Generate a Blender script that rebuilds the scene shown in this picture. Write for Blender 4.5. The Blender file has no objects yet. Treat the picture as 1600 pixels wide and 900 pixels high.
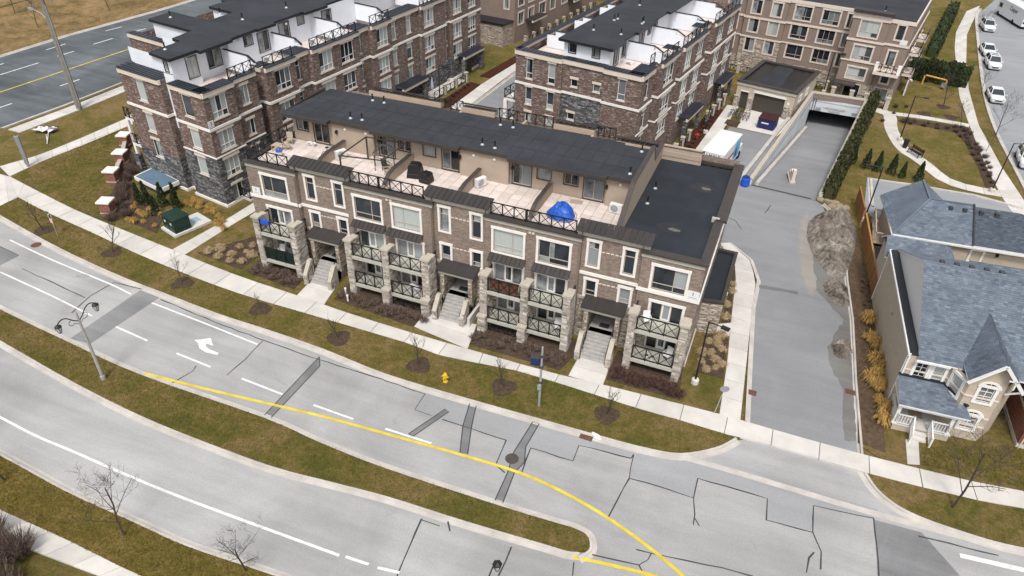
import bpy, bmesh, math, random
from mathutils import Vector, Matrix
R = random.Random(7)
sc = bpy.context.scene
COL = sc.collection
rad = math.radians

# ------------------------------------------------------------------ camera
cam = bpy.data.cameras.new('camera'); camo = bpy.data.objects.new('camera', cam); COL.objects.link(camo)
cam.sensor_fit = 'HORIZONTAL'; cam.sensor_width = 36.0; cam.lens = 25.1025
cam.clip_start = 0.5; cam.clip_end = 6000
camo.matrix_world = Matrix([[0.926703, -0.237477, 0.291248, 2.12557], [0.375063, 0.536173, -0.756205, -37.987112], [0.023422, 0.810014, 0.585942, 34.0], [0.0, 0.0, 0.0, 1.0]])
sc.camera = camo

# ------------------------------------------------------------------ sky, sun, exposure
SUN_EL, SUN_AZ = rad(58), rad(166)      # azimuth measured clockwise from +Y
w = bpy.data.worlds.new('World'); sc.world = w; w.use_nodes = True
nt = w.node_tree; nt.nodes.clear()
sky = nt.nodes.new('ShaderNodeTexSky'); sky.sky_type = 'NISHITA'; sky.sun_disc = False
sky.sun_elevation = SUN_EL; sky.sun_rotation = SUN_AZ
sky.air_density = 1.0; sky.dust_density = 4.0; sky.ozone_density = 1.0
hs = nt.nodes.new('ShaderNodeHueSaturation'); hs.inputs['Saturation'].default_value = 0.22
bg = nt.nodes.new('ShaderNodeBackground'); bg.inputs['Strength'].default_value = 0.115
wo = nt.nodes.new('ShaderNodeOutputWorld')
nt.links.new(sky.outputs[0], hs.inputs['Color']); nt.links.new(hs.outputs[0], bg.inputs[0]); nt.links.new(bg.outputs[0], wo.inputs[0])
sun = bpy.data.lights.new('sun', 'SUN'); sun.energy = 1.5; sun.angle = rad(12); sun.color = (1.0, 0.965, 0.91)
suno = bpy.data.objects.new('sun', sun); COL.objects.link(suno)
sd = Vector((math.sin(SUN_AZ) * math.cos(SUN_EL), math.cos(SUN_AZ) * math.cos(SUN_EL), math.sin(SUN_EL)))
suno.rotation_euler = (-sd).to_track_quat('-Z', 'Y').to_euler()
sc.view_settings.view_transform = 'Standard'; sc.view_settings.look = 'None'
sc.view_settings.exposure = 0.72; sc.view_settings.gamma = 1.0
sc.cycles.max_bounces = 5; sc.cycles.diffuse_bounces = 3

# ------------------------------------------------------------------ object helpers
def link(o, parent=None):
    COL.objects.link(o)
    if parent is not None: o.parent = parent
    return o
def thing(name, label, cat, loc=(0, 0, 0), rot=0.0, group=None):
    o = bpy.data.objects.new(name, None); link(o); o.empty_display_size = .3
    o.location = (loc[0], loc[1], loc[2] if len(loc) > 2 else 0.0); o.rotation_euler = (0, 0, rot)
    o['label'] = label; o['category'] = cat
    if group: o['group'] = group
    return o
def setting(name, loc=(0, 0, 0)):
    o = bpy.data.objects.new(name, None); link(o); o.location = loc; o['kind'] = 'structure'; return o
def tag(o, label, cat, group=None):
    o['label'] = label; o['category'] = cat
    if group: o['group'] = group
    return o
def put(name, mesh, parent=None, loc=(0, 0, 0), rz=0.0, scale=None, rot=None):
    o = bpy.data.objects.new(name, mesh); link(o, parent)
    o.location = (loc[0], loc[1], loc[2] if len(loc) > 2 else 0.0)
    o.rotation_euler = rot if rot else (0, 0, rz)
    if scale: o.scale = (scale,) * 3 if isinstance(scale, (int, float)) else scale
    return o
def copy_tree(o, parent=None, loc=None, rz=None, scale=None, label=None):
    c = o.copy(); link(c, parent)
    if loc is not None: c.location = (loc[0], loc[1], loc[2] if len(loc) > 2 else 0.0)
    if rz is not None: c.rotation_euler = (0, 0, rz)
    if scale is not None: c.scale = (scale,) * 3
    if label: c['label'] = label
    for ch in o.children: copy_tree(ch, c)
    return c

class MB:
    """collects faces, auto UV in metres, per-face material slot and tint"""
    def __init__(s, M=None): s.v = []; s.f = []; s.mi = []; s.t = []; s.M = M; s.m = 0; s.tint = .5
    def add(s, p):
        p = Vector((p[0], p[1], p[2])); s.v.append(s.M @ p if s.M is not None else p); return len(s.v) - 1
    def idx(s, ids): s.f.append(tuple(ids)); s.mi.append(s.m); s.t.append(s.tint)
    def face(s, *pts): s.idx([s.add(p) for p in pts])
    def box(s, x0, y0, z0, x1, y1, z1, bottom=True):
        a = [s.add(p) for p in ((x0, y0, z0), (x1, y0, z0), (x1, y1, z0), (x0, y1, z0), (x0, y0, z1), (x1, y0, z1), (x1, y1, z1), (x0, y1, z1))]
        for q in ((4, 5, 6, 7), (0, 1, 5, 4), (1, 2, 6, 5), (2, 3, 7, 6), (3, 0, 4, 7)) + (((3, 2, 1, 0),) if bottom else ()): s.idx([a[i] for i in q])
    def prism(s, poly, z0, z1, bottom=False):
        n = len(poly); area = sum(poly[i][0] * poly[(i + 1) % n][1] - poly[(i + 1) % n][0] * poly[i][1] for i in range(n))
        if area < 0: poly = poly[::-1]
        b = [s.add((p[0], p[1], z0)) for p in poly]; t = [s.add((p[0], p[1], z1)) for p in poly]
        s.idx(t)
        if bottom: s.idx(b[::-1])
        for i in range(n): j = (i + 1) % n; s.idx((b[i], b[j], t[j], t[i]))
    def tube(s, path, r, n=6, r2=None, cap=True):
        path = [Vector(p) for p in path]; rings = []
        for i, p in enumerate(path):
            d = (path[min(i + 1, len(path) - 1)] - path[max(i - 1, 0)]).normalized()
            a = Vector((0, 0, 1)) if abs(d.z) < .9 else Vector((1, 0, 0))
            u = d.cross(a).normalized(); v = d.cross(u)
            rr = r if r2 is None else r + (r2 - r) * i / (len(path) - 1)
            if isinstance(r, (list, tuple)): rr = r[i]
            rings.append([s.add(p + (u * math.cos(k * 2 * math.pi / n) + v * math.sin(k * 2 * math.pi / n)) * rr) for k in range(n)])
        for A, B in zip(rings, rings[1:]):
            for k in range(n): s.idx((A[k], B[k], B[(k + 1) % n], A[(k + 1) % n]))
        if cap: s.idx(rings[0]); s.idx(rings[-1][::-1])
    def bar(s, a, b, w, h):
        """square bar from a to b, w wide (horizontal), h high"""
        a = Vector(a); b = Vector(b); d = (b - a).normalized()
        up = Vector((0, 0, 1)) if abs(d.z) < .95 else Vector((0, 1, 0))
        u = d.cross(up).normalized() * w / 2; v = u.cross(d).normalized() * h / 2
        A = [s.add(a + i * u + j * v) for i, j in ((-1, -1), (1, -1), (1, 1), (-1, 1))]
        B = [s.add(b + i * u + j * v) for i, j in ((-1, -1), (1, -1), (1, 1), (-1, 1))]
        for k in range(4): s.idx((A[k], A[(k + 1) % 4], B[(k + 1) % 4], B[k]))
        s.idx(A[::-1]); s.idx(B)
    def lathe(s, prof, n=12, c=(0, 0)):
        rings = [[s.add((c[0] + r * math.cos(k * 2 * math.pi / n), c[1] + r * math.sin(k * 2 * math.pi / n), z)) for k in range(n)] for r, z in prof]
        for A, B in zip(rings, rings[1:]):
            for k in range(n): s.idx((A[k], A[(k + 1) % n], B[(k + 1) % n], B[k]))
        s.idx(rings[-1]); s.idx(rings[0][::-1])
    def mesh(s, name, mats, smooth=False):
        me = bpy.data.meshes.new(name); me.from_pydata([tuple(v) for v in s.v], [], s.f)
        for m in (mats if isinstance(mats, (list, tuple)) else [mats]): me.materials.append(m)
        uvl = me.uv_layers.new(name='UVMap'); uv = []
        for p in me.polygons:
            n = p.normal
            if abs(n.z) > .92: uv += [c for vi in p.vertices for c in (s.v[vi].x, s.v[vi].y)]
            else:
                t = Vector((-n.y, n.x, 0)); t.normalize(); b = n.cross(t)
                uv += [c for vi in p.vertices for c in (s.v[vi].dot(t), s.v[vi].dot(b))]
        uvl.data.foreach_set('uv', uv)
        me.polygons.foreach_set('material_index', s.mi)
        at = me.attributes.new('tint', 'FLOAT', 'FACE'); at.data.foreach_set('value', s.t)
        if smooth: me.polygons.foreach_set('use_smooth', [True] * len(me.polygons))
        me.update(); return me
    def build(s, name, mats, parent=None, smooth=False, loc=(0, 0, 0), rz=0.0):
        return put(name, s.mesh(name, mats, smooth), parent, loc, rz)

def recalc(me):
    bm = bmesh.new(); bm.from_mesh(me); bmesh.ops.recalc_face_normals(bm, faces=bm.faces); bm.to_mesh(me); bm.free(); return me
def stuff(o): o['kind'] = 'stuff'; return o
def structure(o): o['kind'] = 'structure'; return o

# ------------------------------------------------------------------ materials
class NT:
    def __init__(s, name):
        s.m = bpy.data.materials.new(name); s.m.use_nodes = True; s.t = s.m.node_tree; s.b = s.t.nodes['Principled BSDF']
    def n(s, k, **kw):
        x = s.t.nodes.new('ShaderNode' + k)
        for a, v in kw.items():
            if a in x.inputs: x.inputs[a].default_value = v
            else: setattr(x, a, v)
        return x
    def l(s, a, b): s.t.links.new(a, b)
    def coord(s, kind='uv', scale=(1, 1, 1), rot=0):
        if kind == 'uv': o = s.n('TexCoord').outputs['UV']
        elif kind == 'world': o = s.n('NewGeometry').outputs['Position']
        else: o = s.n('TexCoord').outputs['Object']
        mp = s.n('Mapping'); mp.inputs['Scale'].default_value = scale; mp.inputs['Rotation'].default_value = (0, 0, rot); s.l(o, mp.inputs[0]); return mp.outputs[0]
    def noise(s, vec, scale, detail=4, rough=.55, dist=0):
        x = s.n('TexNoise'); x.inputs['Scale'].default_value = scale; x.inputs['Detail'].default_value = detail; x.inputs['Roughness'].default_value = rough; x.inputs['Distortion'].default_value = dist
        s.l(vec, x.inputs['Vector']); return x.outputs['Fac']
    def ramp(s, fac, *stops):
        x = s.n('ValToRGB'); e = x.color_ramp.elements
        while len(e) < len(stops): e.new(.5)
        for el, (p, c) in zip(e, stops): el.position = p; el.color = (c[0], c[1], c[2], 1) if not isinstance(c, (int, float)) else (c, c, c, 1)
        s.l(fac, x.inputs[0]); return x.outputs[0]
    def mix(s, fac, a, b, mode='MIX'):
        x = s.n('Mix', data_type='RGBA', blend_type=mode)
        for i, v in ((0, fac), (6, a), (7, b)):
            if hasattr(v, 'links'): s.l(v, x.inputs[i])
            else: x.inputs[i].default_value = v if i == 0 else (v[0], v[1], v[2], 1)
        return x.outputs[2]
    def math(s, op, a, b=0.0):
        x = s.n('Math', operation=op)
        for i, v in ((0, a), (1, b)):
            if hasattr(v, 'links'): s.l(v, x.inputs[i])
            else: x.inputs[i].default_value = v
        return x.outputs[0]
    def bump(s, h, strength=.3, dist=.02):
        x = s.n('Bump'); x.inputs['Strength'].default_value = strength; x.inputs['Distance'].default_value = dist; s.l(h, x.inputs['Height']); s.l(x.outputs[0], s.b.inputs['Normal'])
    def tint(s): return s.n('Attribute', attribute_name='tint').outputs['Fac']
    def orand(s): return s.n('ObjectInfo').outputs['Random']
    def done(s, col, rough=.8, spec=.3, metal=0):
        if hasattr(col, 'links'): s.l(col, s.b.inputs['Base Color'])
        else: s.b.inputs['Base Color'].default_value = (col[0], col[1], col[2], 1)
        if hasattr(rough, 'links'): s.l(rough, s.b.inputs['Roughness'])
        else: s.b.inputs['Roughness'].default_value = rough
        s.b.inputs['Specular IOR Level'].default_value = spec; s.b.inputs['Metallic'].default_value = metal
        return s.m
def varied(name, c, amt=.25, scale=3.0, rough=.75, spec=.3, coord='obj', rnd=0.0, tint=0.0, bump=0.0, fine=40, metal=0):
    """plain material with blotches, fine grain and per-piece variation"""
    k = NT(name); v = k.coord(coord)
    f = k.ramp(k.noise(v, scale, 5, .6), (.25, 1 - amt), (.75, 1 + amt * .6))
    g = k.ramp(k.noise(v, fine, 2, .5), (.2, 1 - amt * .5), (.8, 1 + amt * .4))
    col = k.mix(1.0, k.mix(1.0, c, f, 'MULTIPLY'), g, 'MULTIPLY')
    if rnd: col = k.mix(1.0, col, k.ramp(k.orand(), (0, 1 - rnd), (1, 1 + rnd)), 'MULTIPLY')
    if tint: col = k.mix(1.0, col, k.ramp(k.tint(), (0, 1 - tint), (1, 1 + tint)), 'MULTIPLY')
    if bump: k.bump(k.noise(v, fine, 3), bump)
    return k.done(col, rough, spec, metal)
def asphalt(name, c, stain=.18, dark=(.6, .6, .62)):
    k = NT(name); v = k.coord('world')
    big = k.ramp(k.noise(v, .12, 5, .6, .6), (.3, 1 - stain), (.7, 1 + stain * .6))
    v2 = k.coord('world', (.12, 1.2, 1))
    streak = k.ramp(k.noise(v2, .7, 4, .6), (.3, 1 - stain * .6), (.7, 1 + stain * .4))
    grain = k.ramp(k.noise(v, 9, 4, .75), (.25, .86), (.75, 1.1))
    vor = k.n('TexVoronoi'); vor.inputs['Scale'].default_value = 38; k.l(v, vor.inputs['Vector'])
    sp = k.ramp(vor.outputs['Distance'], (.0, .8), (.55, 1.06))
    col = k.mix(1.0, c, big, 'MULTIPLY')
    for x in (streak, grain, sp): col = k.mix(1.0, col, x, 'MULTIPLY')
    blot = k.ramp(k.noise(v, .55, 6, .65, 1.0), (.66, 0.0), (.78, .5))
    col = k.mix(blot, col, k.mix(1.0, col, dark, 'MULTIPLY'))
    k.bump(k.noise(v, 45, 2), .25, .01)
    return k.done(col, .85, .25)
def grass_mat(name, green, brown, mid):
    k = NT(name); v = k.coord('world')
    n1 = k.noise(v, .22, 6, .68, .7); n2 = k.noise(v, 1.3, 5, .7); n3 = k.noise(v, 7, 4, .75)
    s = k.math('ADD', k.math('MULTIPLY', n1, .5), k.math('ADD', k.math('MULTIPLY', n2, .28), k.math('MULTIPLY', n3, .22)))
    col = k.ramp(s, (.42, green), (.5, mid), (.575, brown))
    col = k.mix(1.0, col, k.ramp(k.noise(v, 20, 3, .8), (.3, .5), (.7, 1.35)), 'MULTIPLY')
    col = k.mix(1.0, col, k.ramp(k.noise(v, 3.1, 4, .8), (.35, .8), (.65, 1.2)), 'MULTIPLY')
    col = k.mix(k.ramp(k.noise(v, .55, 7, .75, .4), (.58, 0.0), (.68, .55)), col, k.mix(1.0, (brown[0] * 1.25, brown[1] * 1.25, brown[2] * 1.3), k.ramp(k.noise(v, 14, 3, .8), (.3, .6), (.7, 1.25)), 'MULTIPLY'))
    k.bump(k.noise(v, 24, 4, .8), 1.0, .08)
    return k.done(col, .95, .1)
def brick_mat(name, c1, c2, c3, mortar, white=0.0, bw=.23, rh=.075, speck=(.4, .36, .34)):
    k = NT(name); v = k.coord('uv')
    b = k.n('TexBrick'); k.l(v, b.inputs['Vector']); b.offset = .5
    b.inputs['Scale'].default_value = 1; b.inputs['Brick Width'].default_value = bw; b.inputs['Row Height'].default_value = rh
    b.inputs['Mortar Size'].default_value = .007; b.inputs['Mortar Smooth'].default_value = .2; b.inputs['Bias'].default_value = 0
    b.inputs['Color1'].default_value = (0, 0, 0, 1); b.inputs['Color2'].default_value = (1, 1, 1, 1); b.inputs['Mortar'].default_value = (.5, .5, .5, 1)
    r = b.outputs['Color']
    col = k.ramp(r, (0, c1), (.45, c2), (1, c3))
    if white:
        # clusters of lime-washed bricks
        vs = k.coord('uv', (1 / bw, 1 / rh, 1)); fl = k.n('VectorMath', operation='FLOOR'); k.l(vs, fl.inputs[0])
        wn = k.n('TexWhiteNoise', noise_dimensions='2D'); k.l(fl.outputs[0], wn.inputs['Vector'])
        cl = k.noise(k.coord('uv', (.8, 3.2, 1)), 1.6, 6, .75, .4)
        m = k.math('ADD', k.math('MULTIPLY', wn.outputs['Value'], .3), cl)
        col = k.mix(k.ramp(m, (.815 - white * .1, 0.0), (.86 - white * .1, .75)), col, speck)
    col = k.mix(b.outputs['Fac'], col, mortar)
    col = k.mix(1.0, col, k.ramp(k.noise(v, .5, 4), (.3, .86), (.7, 1.1)), 'MULTIPLY')
    col = k.mix(1.0, col, k.ramp(k.noise(v, 14, 3, .7), (.25, .7), (.75, 1.25)), 'MULTIPLY')
    k.bump(k.math('MULTIPLY', b.outputs['Fac'], -1.0), .5, .01)
    return k.done(col, .9, .2)
def stone_mat(name, cs, mortar, sx=2.4, sy=5.5):
    k = NT(name); v = k.coord('uv', (sx, sy, 1)); d = k.n('TexVoronoi'); d.feature = 'F1'; d.distance = 'CHEBYCHEV'; d.inputs['Scale'].default_value = 1; d.inputs['Randomness'].default_value = .75; k.l(v, d.inputs['Vector'])
    e = k.n('TexVoronoi'); e.feature = 'DISTANCE_TO_EDGE'; e.inputs['Scale'].default_value = 1; e.inputs['Randomness'].default_value = .75; k.l(v, e.inputs['Vector'])
    sepa = k.n('SeparateColor'); k.l(d.outputs['Color'], sepa.inputs[0])
    col = k.ramp(sepa.outputs[0], *[(i / (len(cs) - 1), c) for i, c in enumerate(cs)])
    col = k.mix(1.0, col, k.ramp(k.noise(k.coord('uv'), 9, 4, .7), (.25, .7), (.75, 1.25)), 'MULTIPLY')
    ed = k.ramp(e.outputs['Distance'], (.02, 1.0), (.09, 0.0))
    col = k.mix(ed, col, mortar); k.bump(k.math('MULTIPLY', ed, -1.0), .8, .03)
    return k.done(col, .9, .2)
def glass_mat(name, dark, pale, share, blue=(.2, .24, .27)):
    """window pane: dark room or drawn curtain/blind behind reflecting glass, chosen per pane"""
    k = NT(name); v = k.coord('obj')
    r = k.orand()
    wv = k.n('TexWave'); wv.wave_type = 'BANDS'; wv.bands_direction = 'X'; wv.inputs['Scale'].default_value = 3.2; wv.inputs['Distortion'].default_value = 1.5; k.l(v, wv.inputs['Vector'])
    wz = k.n('TexWave'); wz.wave_type = 'BANDS'; wz.bands_direction = 'Z'; wz.inputs['Scale'].default_value = 2.5; k.l(v, wz.inputs['Vector'])
    cur = k.mix(k.math('MULTIPLY', wv.outputs['Fac'], .5), pale, tuple(c * .5 for c in pale))
    bl = k.mix(k.math('MULTIPLY', wz.outputs['Fac'], .55), tuple(c * .8 for c in pale), tuple(c * .35 for c in pale))
    sx = k.n('SeparateXYZ'); k.l(v, sx.inputs[0]); r2 = k.math('FRACT', k.math('MULTIPLY', r, 37.7))
    part = k.ramp(k.math('ADD', k.math('MULTIPLY', sx.outputs[0], k.math('SUBTRACT', k.math('MULTIPLY', k.math('GREATER_THAN', r2, .5), 2.0), 1.0)), k.math('ADD', .28, k.math('MULTIPLY', r2, .3))), (.3, 0.0), (.34, 1.0))
    dark2 = k.mix(k.math('MULTIPLY', part, k.math('LESS_THAN', k.math('FRACT', k.math('MULTIPLY', r, 11.3)), .5)), dark, cur); dark = dark2
    col = k.mix(k.ramp(r, (share, 0.0), (share + .01, 1.0)), cur, k.mix(k.ramp(r, (share + .18, 0.0), (share + .19, 1.0)), bl, k.mix(k.ramp(k.noise(v, .9, 3), (.35, 0.0), (.65, 1.0)), dark, blue)))
    return k.done(col, .06, .6)

M = {}
M['asphalt'] = asphalt('light weathered asphalt', (.325, .322, .318), .22)
M['asphalt_new'] = asphalt('newer asphalt strip', (.285, .289, .297), .12)
M['asphalt_drive'] = asphalt('driveway asphalt', (.225, .23, .24), .16)
M['asphalt_hwy'] = asphalt('highway asphalt', (.105, .118, .128), .4)
M['asphalt_lot'] = asphalt('side street asphalt', (.25, .26, .275), .12)
M['patch'] = asphalt('asphalt patch', (.185, .187, .192), .35)
M['rock'] = varied('tan field stone', (.27, .21, .15), .3, 3, .9, .2, bump=.4)
M['wet'] = asphalt('damp asphalt', (.165, .16, .155), .25)
M['silt'] = asphalt('silted asphalt', (.27, .25, .23), .2)
M['seal'] = varied('tar crack seal', (.048, .049, .053), .3, 2, .6, .3, 'world')
M['paint'] = varied('white road paint', (.68, .68, .67), .3, 2.5, .7, .3, 'world')
M['yellow'] = varied('yellow road paint', (.62, .47, .04), .35, 1.2, .7, .3, 'world')
M['concrete'] = varied('pavement concrete', (.52, .495, .465), .16, .7, .85, .2, 'world', rnd=.08, bump=.15)
M['kerb'] = varied('kerb concrete', (.46, .43, .40), .25, .8, .85, .2, 'world', bump=.2)
M['conc_step'] = varied('worn concrete steps', (.36, .345, .33), .25, 3, .9, .2, fine=20)
M['conc_wall'] = varied('cast concrete wall', (.56, .585, .61), .18, .5, .8, .25, 'world')
M['grass'] = grass_mat('spring lawn', (.09, .092, .021), (.21, .145, .066), (.15, .117, .036))
M['grass_dry'] = grass_mat('dry lawn', (.13, .105, .025), (.25, .165, .065), (.18, .13, .036))
M['field'] = grass_mat('dry field', (.12, .085, .035), (.30, .20, .10), (.21, .145, .065))
M['mulch'] = varied('bark mulch', (.075, .052, .038), .5, 5, .95, .1, 'world', bump=1.0, fine=26)
M['mulch_red'] = varied('dark red mulch', (.06, .022, .014), .5, 5, .95, .1, 'world', bump=1.0, fine=26)
M['soil'] = varied('bare soil', (.10, .068, .045), .5, 3, .95, .1, 'world', bump=1.0, fine=20)
M['brick'] = brick_mat('pinkish brown brick', (.15, .107, .086), (.207, .155, .125), (.27, .213, .178), (.32, .28, .25))
M['brick_dark'] = brick_mat('tumbled red brown brick', (.08, .047, .039), (.132, .083, .068), (.19, .13, .11), (.21, .17, .15), .7)
M['brick_red'] = brick_mat('red brick', (.16, .05, .032), (.22, .075, .05), (.27, .11, .075), (.30, .22, .18))
M['stone_grey'] = stone_mat('grey ledge stone', [(.05, .05, .055), (.11, .11, .118), (.18, .178, .18), (.30, .29, .28)], (.05, .05, .052), 2.2, 6)
M['stone_flat'] = stone_mat('cream ledge stone', [(.24, .19, .15), (.40, .34, .28), (.52, .46, .39), (.33, .29, .25)], (.16, .13, .11), 1.6, 6)
k = NT('cream veneer stone'); v = k.coord('obj')
col = k.ramp(k.tint(), (0, (.20, .17, .145)), (.3, (.31, .27, .235)), (.7, (.42, .38, .335)), (1, (.56, .53, .485)))
col = k.mix(1.0, col, k.ramp(k.noise(v, 9, 4, .7), (.25, .75), (.75, 1.2)), 'MULTIPLY'); k.bump(k.noise(v, 16, 4), .6, .03)
M['stone_cream'] = k.done(col, .9, .2)
M['stone_cap'] = varied('cut stone cap', (.41, .37, .31), .18, 4, .85, .2)
M['trim'] = varied('precast trim', (.72, .69, .65), .1, 2, .7, .3)
M['fascia'] = varied('pale fascia board', (.40, .39, .34), .12, 2, .7, .3)
M['fascia_tan'] = varied('cream cornice', (.62, .54, .46), .12, 2, .7, .3)
M['stucco'] = varied('beige stucco siding', (.37, .30, .24), .1, 1.5, .9, .15, bump=.2, fine=60)
M['stucco_white'] = varied('white stucco', (.70, .73, .78), .07, 1, .9, .15, bump=.15, fine=60)
M['stucco_taupe'] = varied('taupe stucco', (.225, .172, .145), .12, 1.2, .9, .15, bump=.2, fine=60)
M['beige_trim'] = varied('beige window surround', (.60, .52, .46), .1, 2, .75, .25)
M['siding'] = varied('tan brick siding', (.45, .385, .31), .12, 2, .85, .2)
def membrane(name, c):
    k = NT(name); v = k.coord('obj')
    b = k.n('TexBrick'); k.l(v, b.inputs['Vector']); b.inputs['Scale'].default_value = 1; b.inputs['Brick Width'].default_value = 6.0; b.inputs['Row Height'].default_value = .95; b.inputs['Mortar Size'].default_value = .02; b.inputs['Mortar Smooth'].default_value = .6
    b.inputs['Color1'].default_value = (.93, .93, .93, 1); b.inputs['Color2'].default_value = (1.07, 1.07, 1.07, 1); b.inputs['Mortar'].default_value = (.82, .82, .82, 1)
    col = k.mix(1.0, c, b.outputs['Color'], 'MULTIPLY')
    col = k.mix(1.0, col, k.ramp(k.noise(v, .35, 5, .65, .5), (.3, .78), (.7, 1.25)), 'MULTIPLY')
    col = k.mix(1.0, col, k.ramp(k.noise(v, 18, 3, .8), (.25, .78), (.75, 1.2)), 'MULTIPLY')
    k.bump(k.noise(v, 30, 3), .4, .01); return k.done(col, .8, .25)
M['roof'] = membrane('grey roof membrane', (.030, .033, .040))
M['roof_dark'] = membrane('dark roof membrane', (.021, .025, .032))
M['puddle'] = varied('dried pond stain', (.012, .013, .015), .4, 2, .3, .5)
M['puddle_pale'] = varied('pale silt stain', (.12, .115, .11), .4, 5, .7, .3)
M['seam'] = varied('brown standing seam metal', (.038, .033, .032), .18, 1.5, .55, .3, rnd=.12)
M['seam_black'] = varied('blue black standing seam metal', (.022, .026, .036), .18, 1.5, .4, .5, rnd=.15)
M['coping'] = varied('dark metal coping', (.05, .042, .038), .2, 2, .5, .4)
M['coping_black'] = varied('black metal coping', (.016, .017, .021), .2, 2, .45, .4)
M['black'] = varied('black powder coat', (.012, .012, .013), .15, 3, .45, .4)
M['frame'] = varied('taupe window frame', (.42, .36, .32), .08, 3, .5, .4)
M['frame_white'] = varied('white window frame', (.72, .71, .69), .08, 3, .5, .4)
M['frame_dark'] = varied('dark brown door frame', (.055, .047, .039), .1, 3, .5, .4)
M['pane'] = glass_mat('window glass', (.012, .015, .019), (.34, .37, .38), .14, (.028, .036, .045))
M['pane_dark'] = glass_mat('dark window glass', (.008, .01, .012), (.2, .22, .23), .05, (.016, .02, .026))
M['pane_pale'] = glass_mat('curtained window glass', (.03, .035, .04), (.44, .48, .47), .5, (.06, .075, .085))
M['paver'] = varied('pinkish terrace paver', (.58, .50, .46), .12, 1.2, .85, .2, rnd=.13)
M['white'] = varied('white enamel', (.66, .66, .66), .06, 3, .4, .4)
M['grey'] = varied('mid grey metal', (.25, .26, .27), .15, 3, .5, .5)
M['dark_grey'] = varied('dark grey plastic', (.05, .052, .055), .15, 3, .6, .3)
M['galv'] = varied('galvanised steel', (.36, .38, .39), .2, 2, .45, .5, metal=.3)
M['conc_pole'] = varied('spun concrete pole', (.33, .31, .29), .15, 3, .8, .2)
M['timber_pole'] = varied('weathered timber', (.22, .20, .18), .25, 2, .9, .1)
M['cedar_board'] = varied('cedar boards', (.30, .15, .06), .25, 2, .8, .2, rnd=.25)
M['wood'] = varied('pale timber', (.38, .31, .24), .2, 2, .8, .2, rnd=.1)
M['blue_tarp'] = varied('blue tarpaulin', (.006, .08, .42), .3, 1.5, .45, .4)
M['blue'] = varied('blue plastic', (.01, .08, .5), .12, 3, .4, .4)
M['navy'] = varied('navy blue steel', (.012, .022, .10), .2, 2, .5, .4)
M['red_lid'] = varied('dark red lid', (.045, .010, .010), .2, 2, .6, .3)
M['red'] = varied('red paint', (.45, .03, .03), .15, 2, .5, .4)
M['green_box'] = varied('dark green enamel', (.006, .03, .022), .2, 2, .35, .4)
M['hydrant'] = varied('yellow enamel', (.62, .40, .02), .15, 4, .45, .4)
M['orange'] = varied('orange paint', (.62, .30, .06), .15, 4, .5, .4)
M['rust'] = varied('rusty iron', (.13, .065, .046), .4, 6, .85, .2)
M['iron'] = varied('cast iron', (.07, .06, .055), .3, 8, .7, .3)
M['tyre'] = varied('rubber', (.018, .018, .018), .2, 5, .85, .2)
M['car_white'] = varied('white car paint', (.64, .66, .68), .03, 2, .22, .5)
M['car_glass'] = varied('car glass', (.02, .03, .035), .1, 2, .08, .6)
M['lamp_lens'] = varied('clear lens', (.45, .46, .47), .1, 4, .15, .6)
M['skyblue'] = varied('sky blue panel', (.25, .38, .5), .12, .8, .4, .4)
M['blue_roof'] = varied('slate blue membrane', (.10, .155, .215), .15, .8, .6, .3)
M['bark'] = varied('grey brown bark', (.075, .062, .054), .3, 5, .95, .1)
M['twig'] = varied('purple brown twigs', (.125, .09, .074), .3, 5, .95, .1, tint=.5)
M['twig_red'] = varied('red brown twigs', (.088, .05, .042), .3, 5, .95, .1, tint=.5)
M['straw'] = varied('straw grass blades', (.46, .29, .095), .2, 5, .9, .1, tint=.4)
M['straw_pale'] = varied('pale straw blades', (.42, .32, .19), .2, 5, .9, .1, tint=.35)
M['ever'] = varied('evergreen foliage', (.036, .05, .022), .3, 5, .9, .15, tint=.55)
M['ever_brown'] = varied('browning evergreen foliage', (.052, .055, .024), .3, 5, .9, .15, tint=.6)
M['blade'] = varied('lawn blades', (.125, .108, .024), .35, .6, .9, .1, 'world', tint=.45)
M['snow'] = NT('x').m
k = NT('dirty ploughed snow'); v = k.coord('world')
n1 = k.noise(v, .7, 8, .72, .6); n2 = k.noise(v, 6, 5, .7)
col = k.ramp(k.math('ADD', k.math('MULTIPLY', n1, .72), k.math('MULTIPLY', n2, .28)), (.40, (.045, .037, .03)), (.48, (.135, .114, .095)), (.56, (.21, .186, .162)), (.66, (.38, .36, .335)))
k.bump(n2, .6, .06); M['snow'] = k.done(col, .9, .2)
k = NT('blue grey asphalt shingles'); v = k.coord('obj')
col = k.ramp(k.tint(), (0, (.085, .103, .13)), (.5, (.122, .147, .182)), (1, (.165, .195, .235)))
col = k.mix(1.0, col, k.ramp(k.noise(v, .8, 4), (.3, .85), (.7, 1.12)), 'MULTIPLY'); col = k.mix(1.0, col, k.ramp(k.noise(v, 40, 2), (.3, .85), (.7, 1.12)), 'MULTIPLY')
M['shingle'] = k.done(col, .9, .2)
k = NT('charcoal shingles'); v = k.coord('obj')
col = k.ramp(k.tint(), (0, (.045, .058, .075)), (.5, (.066, .082, .104)), (1, (.095, .115, .14)))
M['shingle_dark'] = k.done(k.mix(1.0, col, k.ramp(k.noise(v, 40, 2), (.3, .85), (.7, 1.12)), 'MULTIPLY'), .9, .2)

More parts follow.
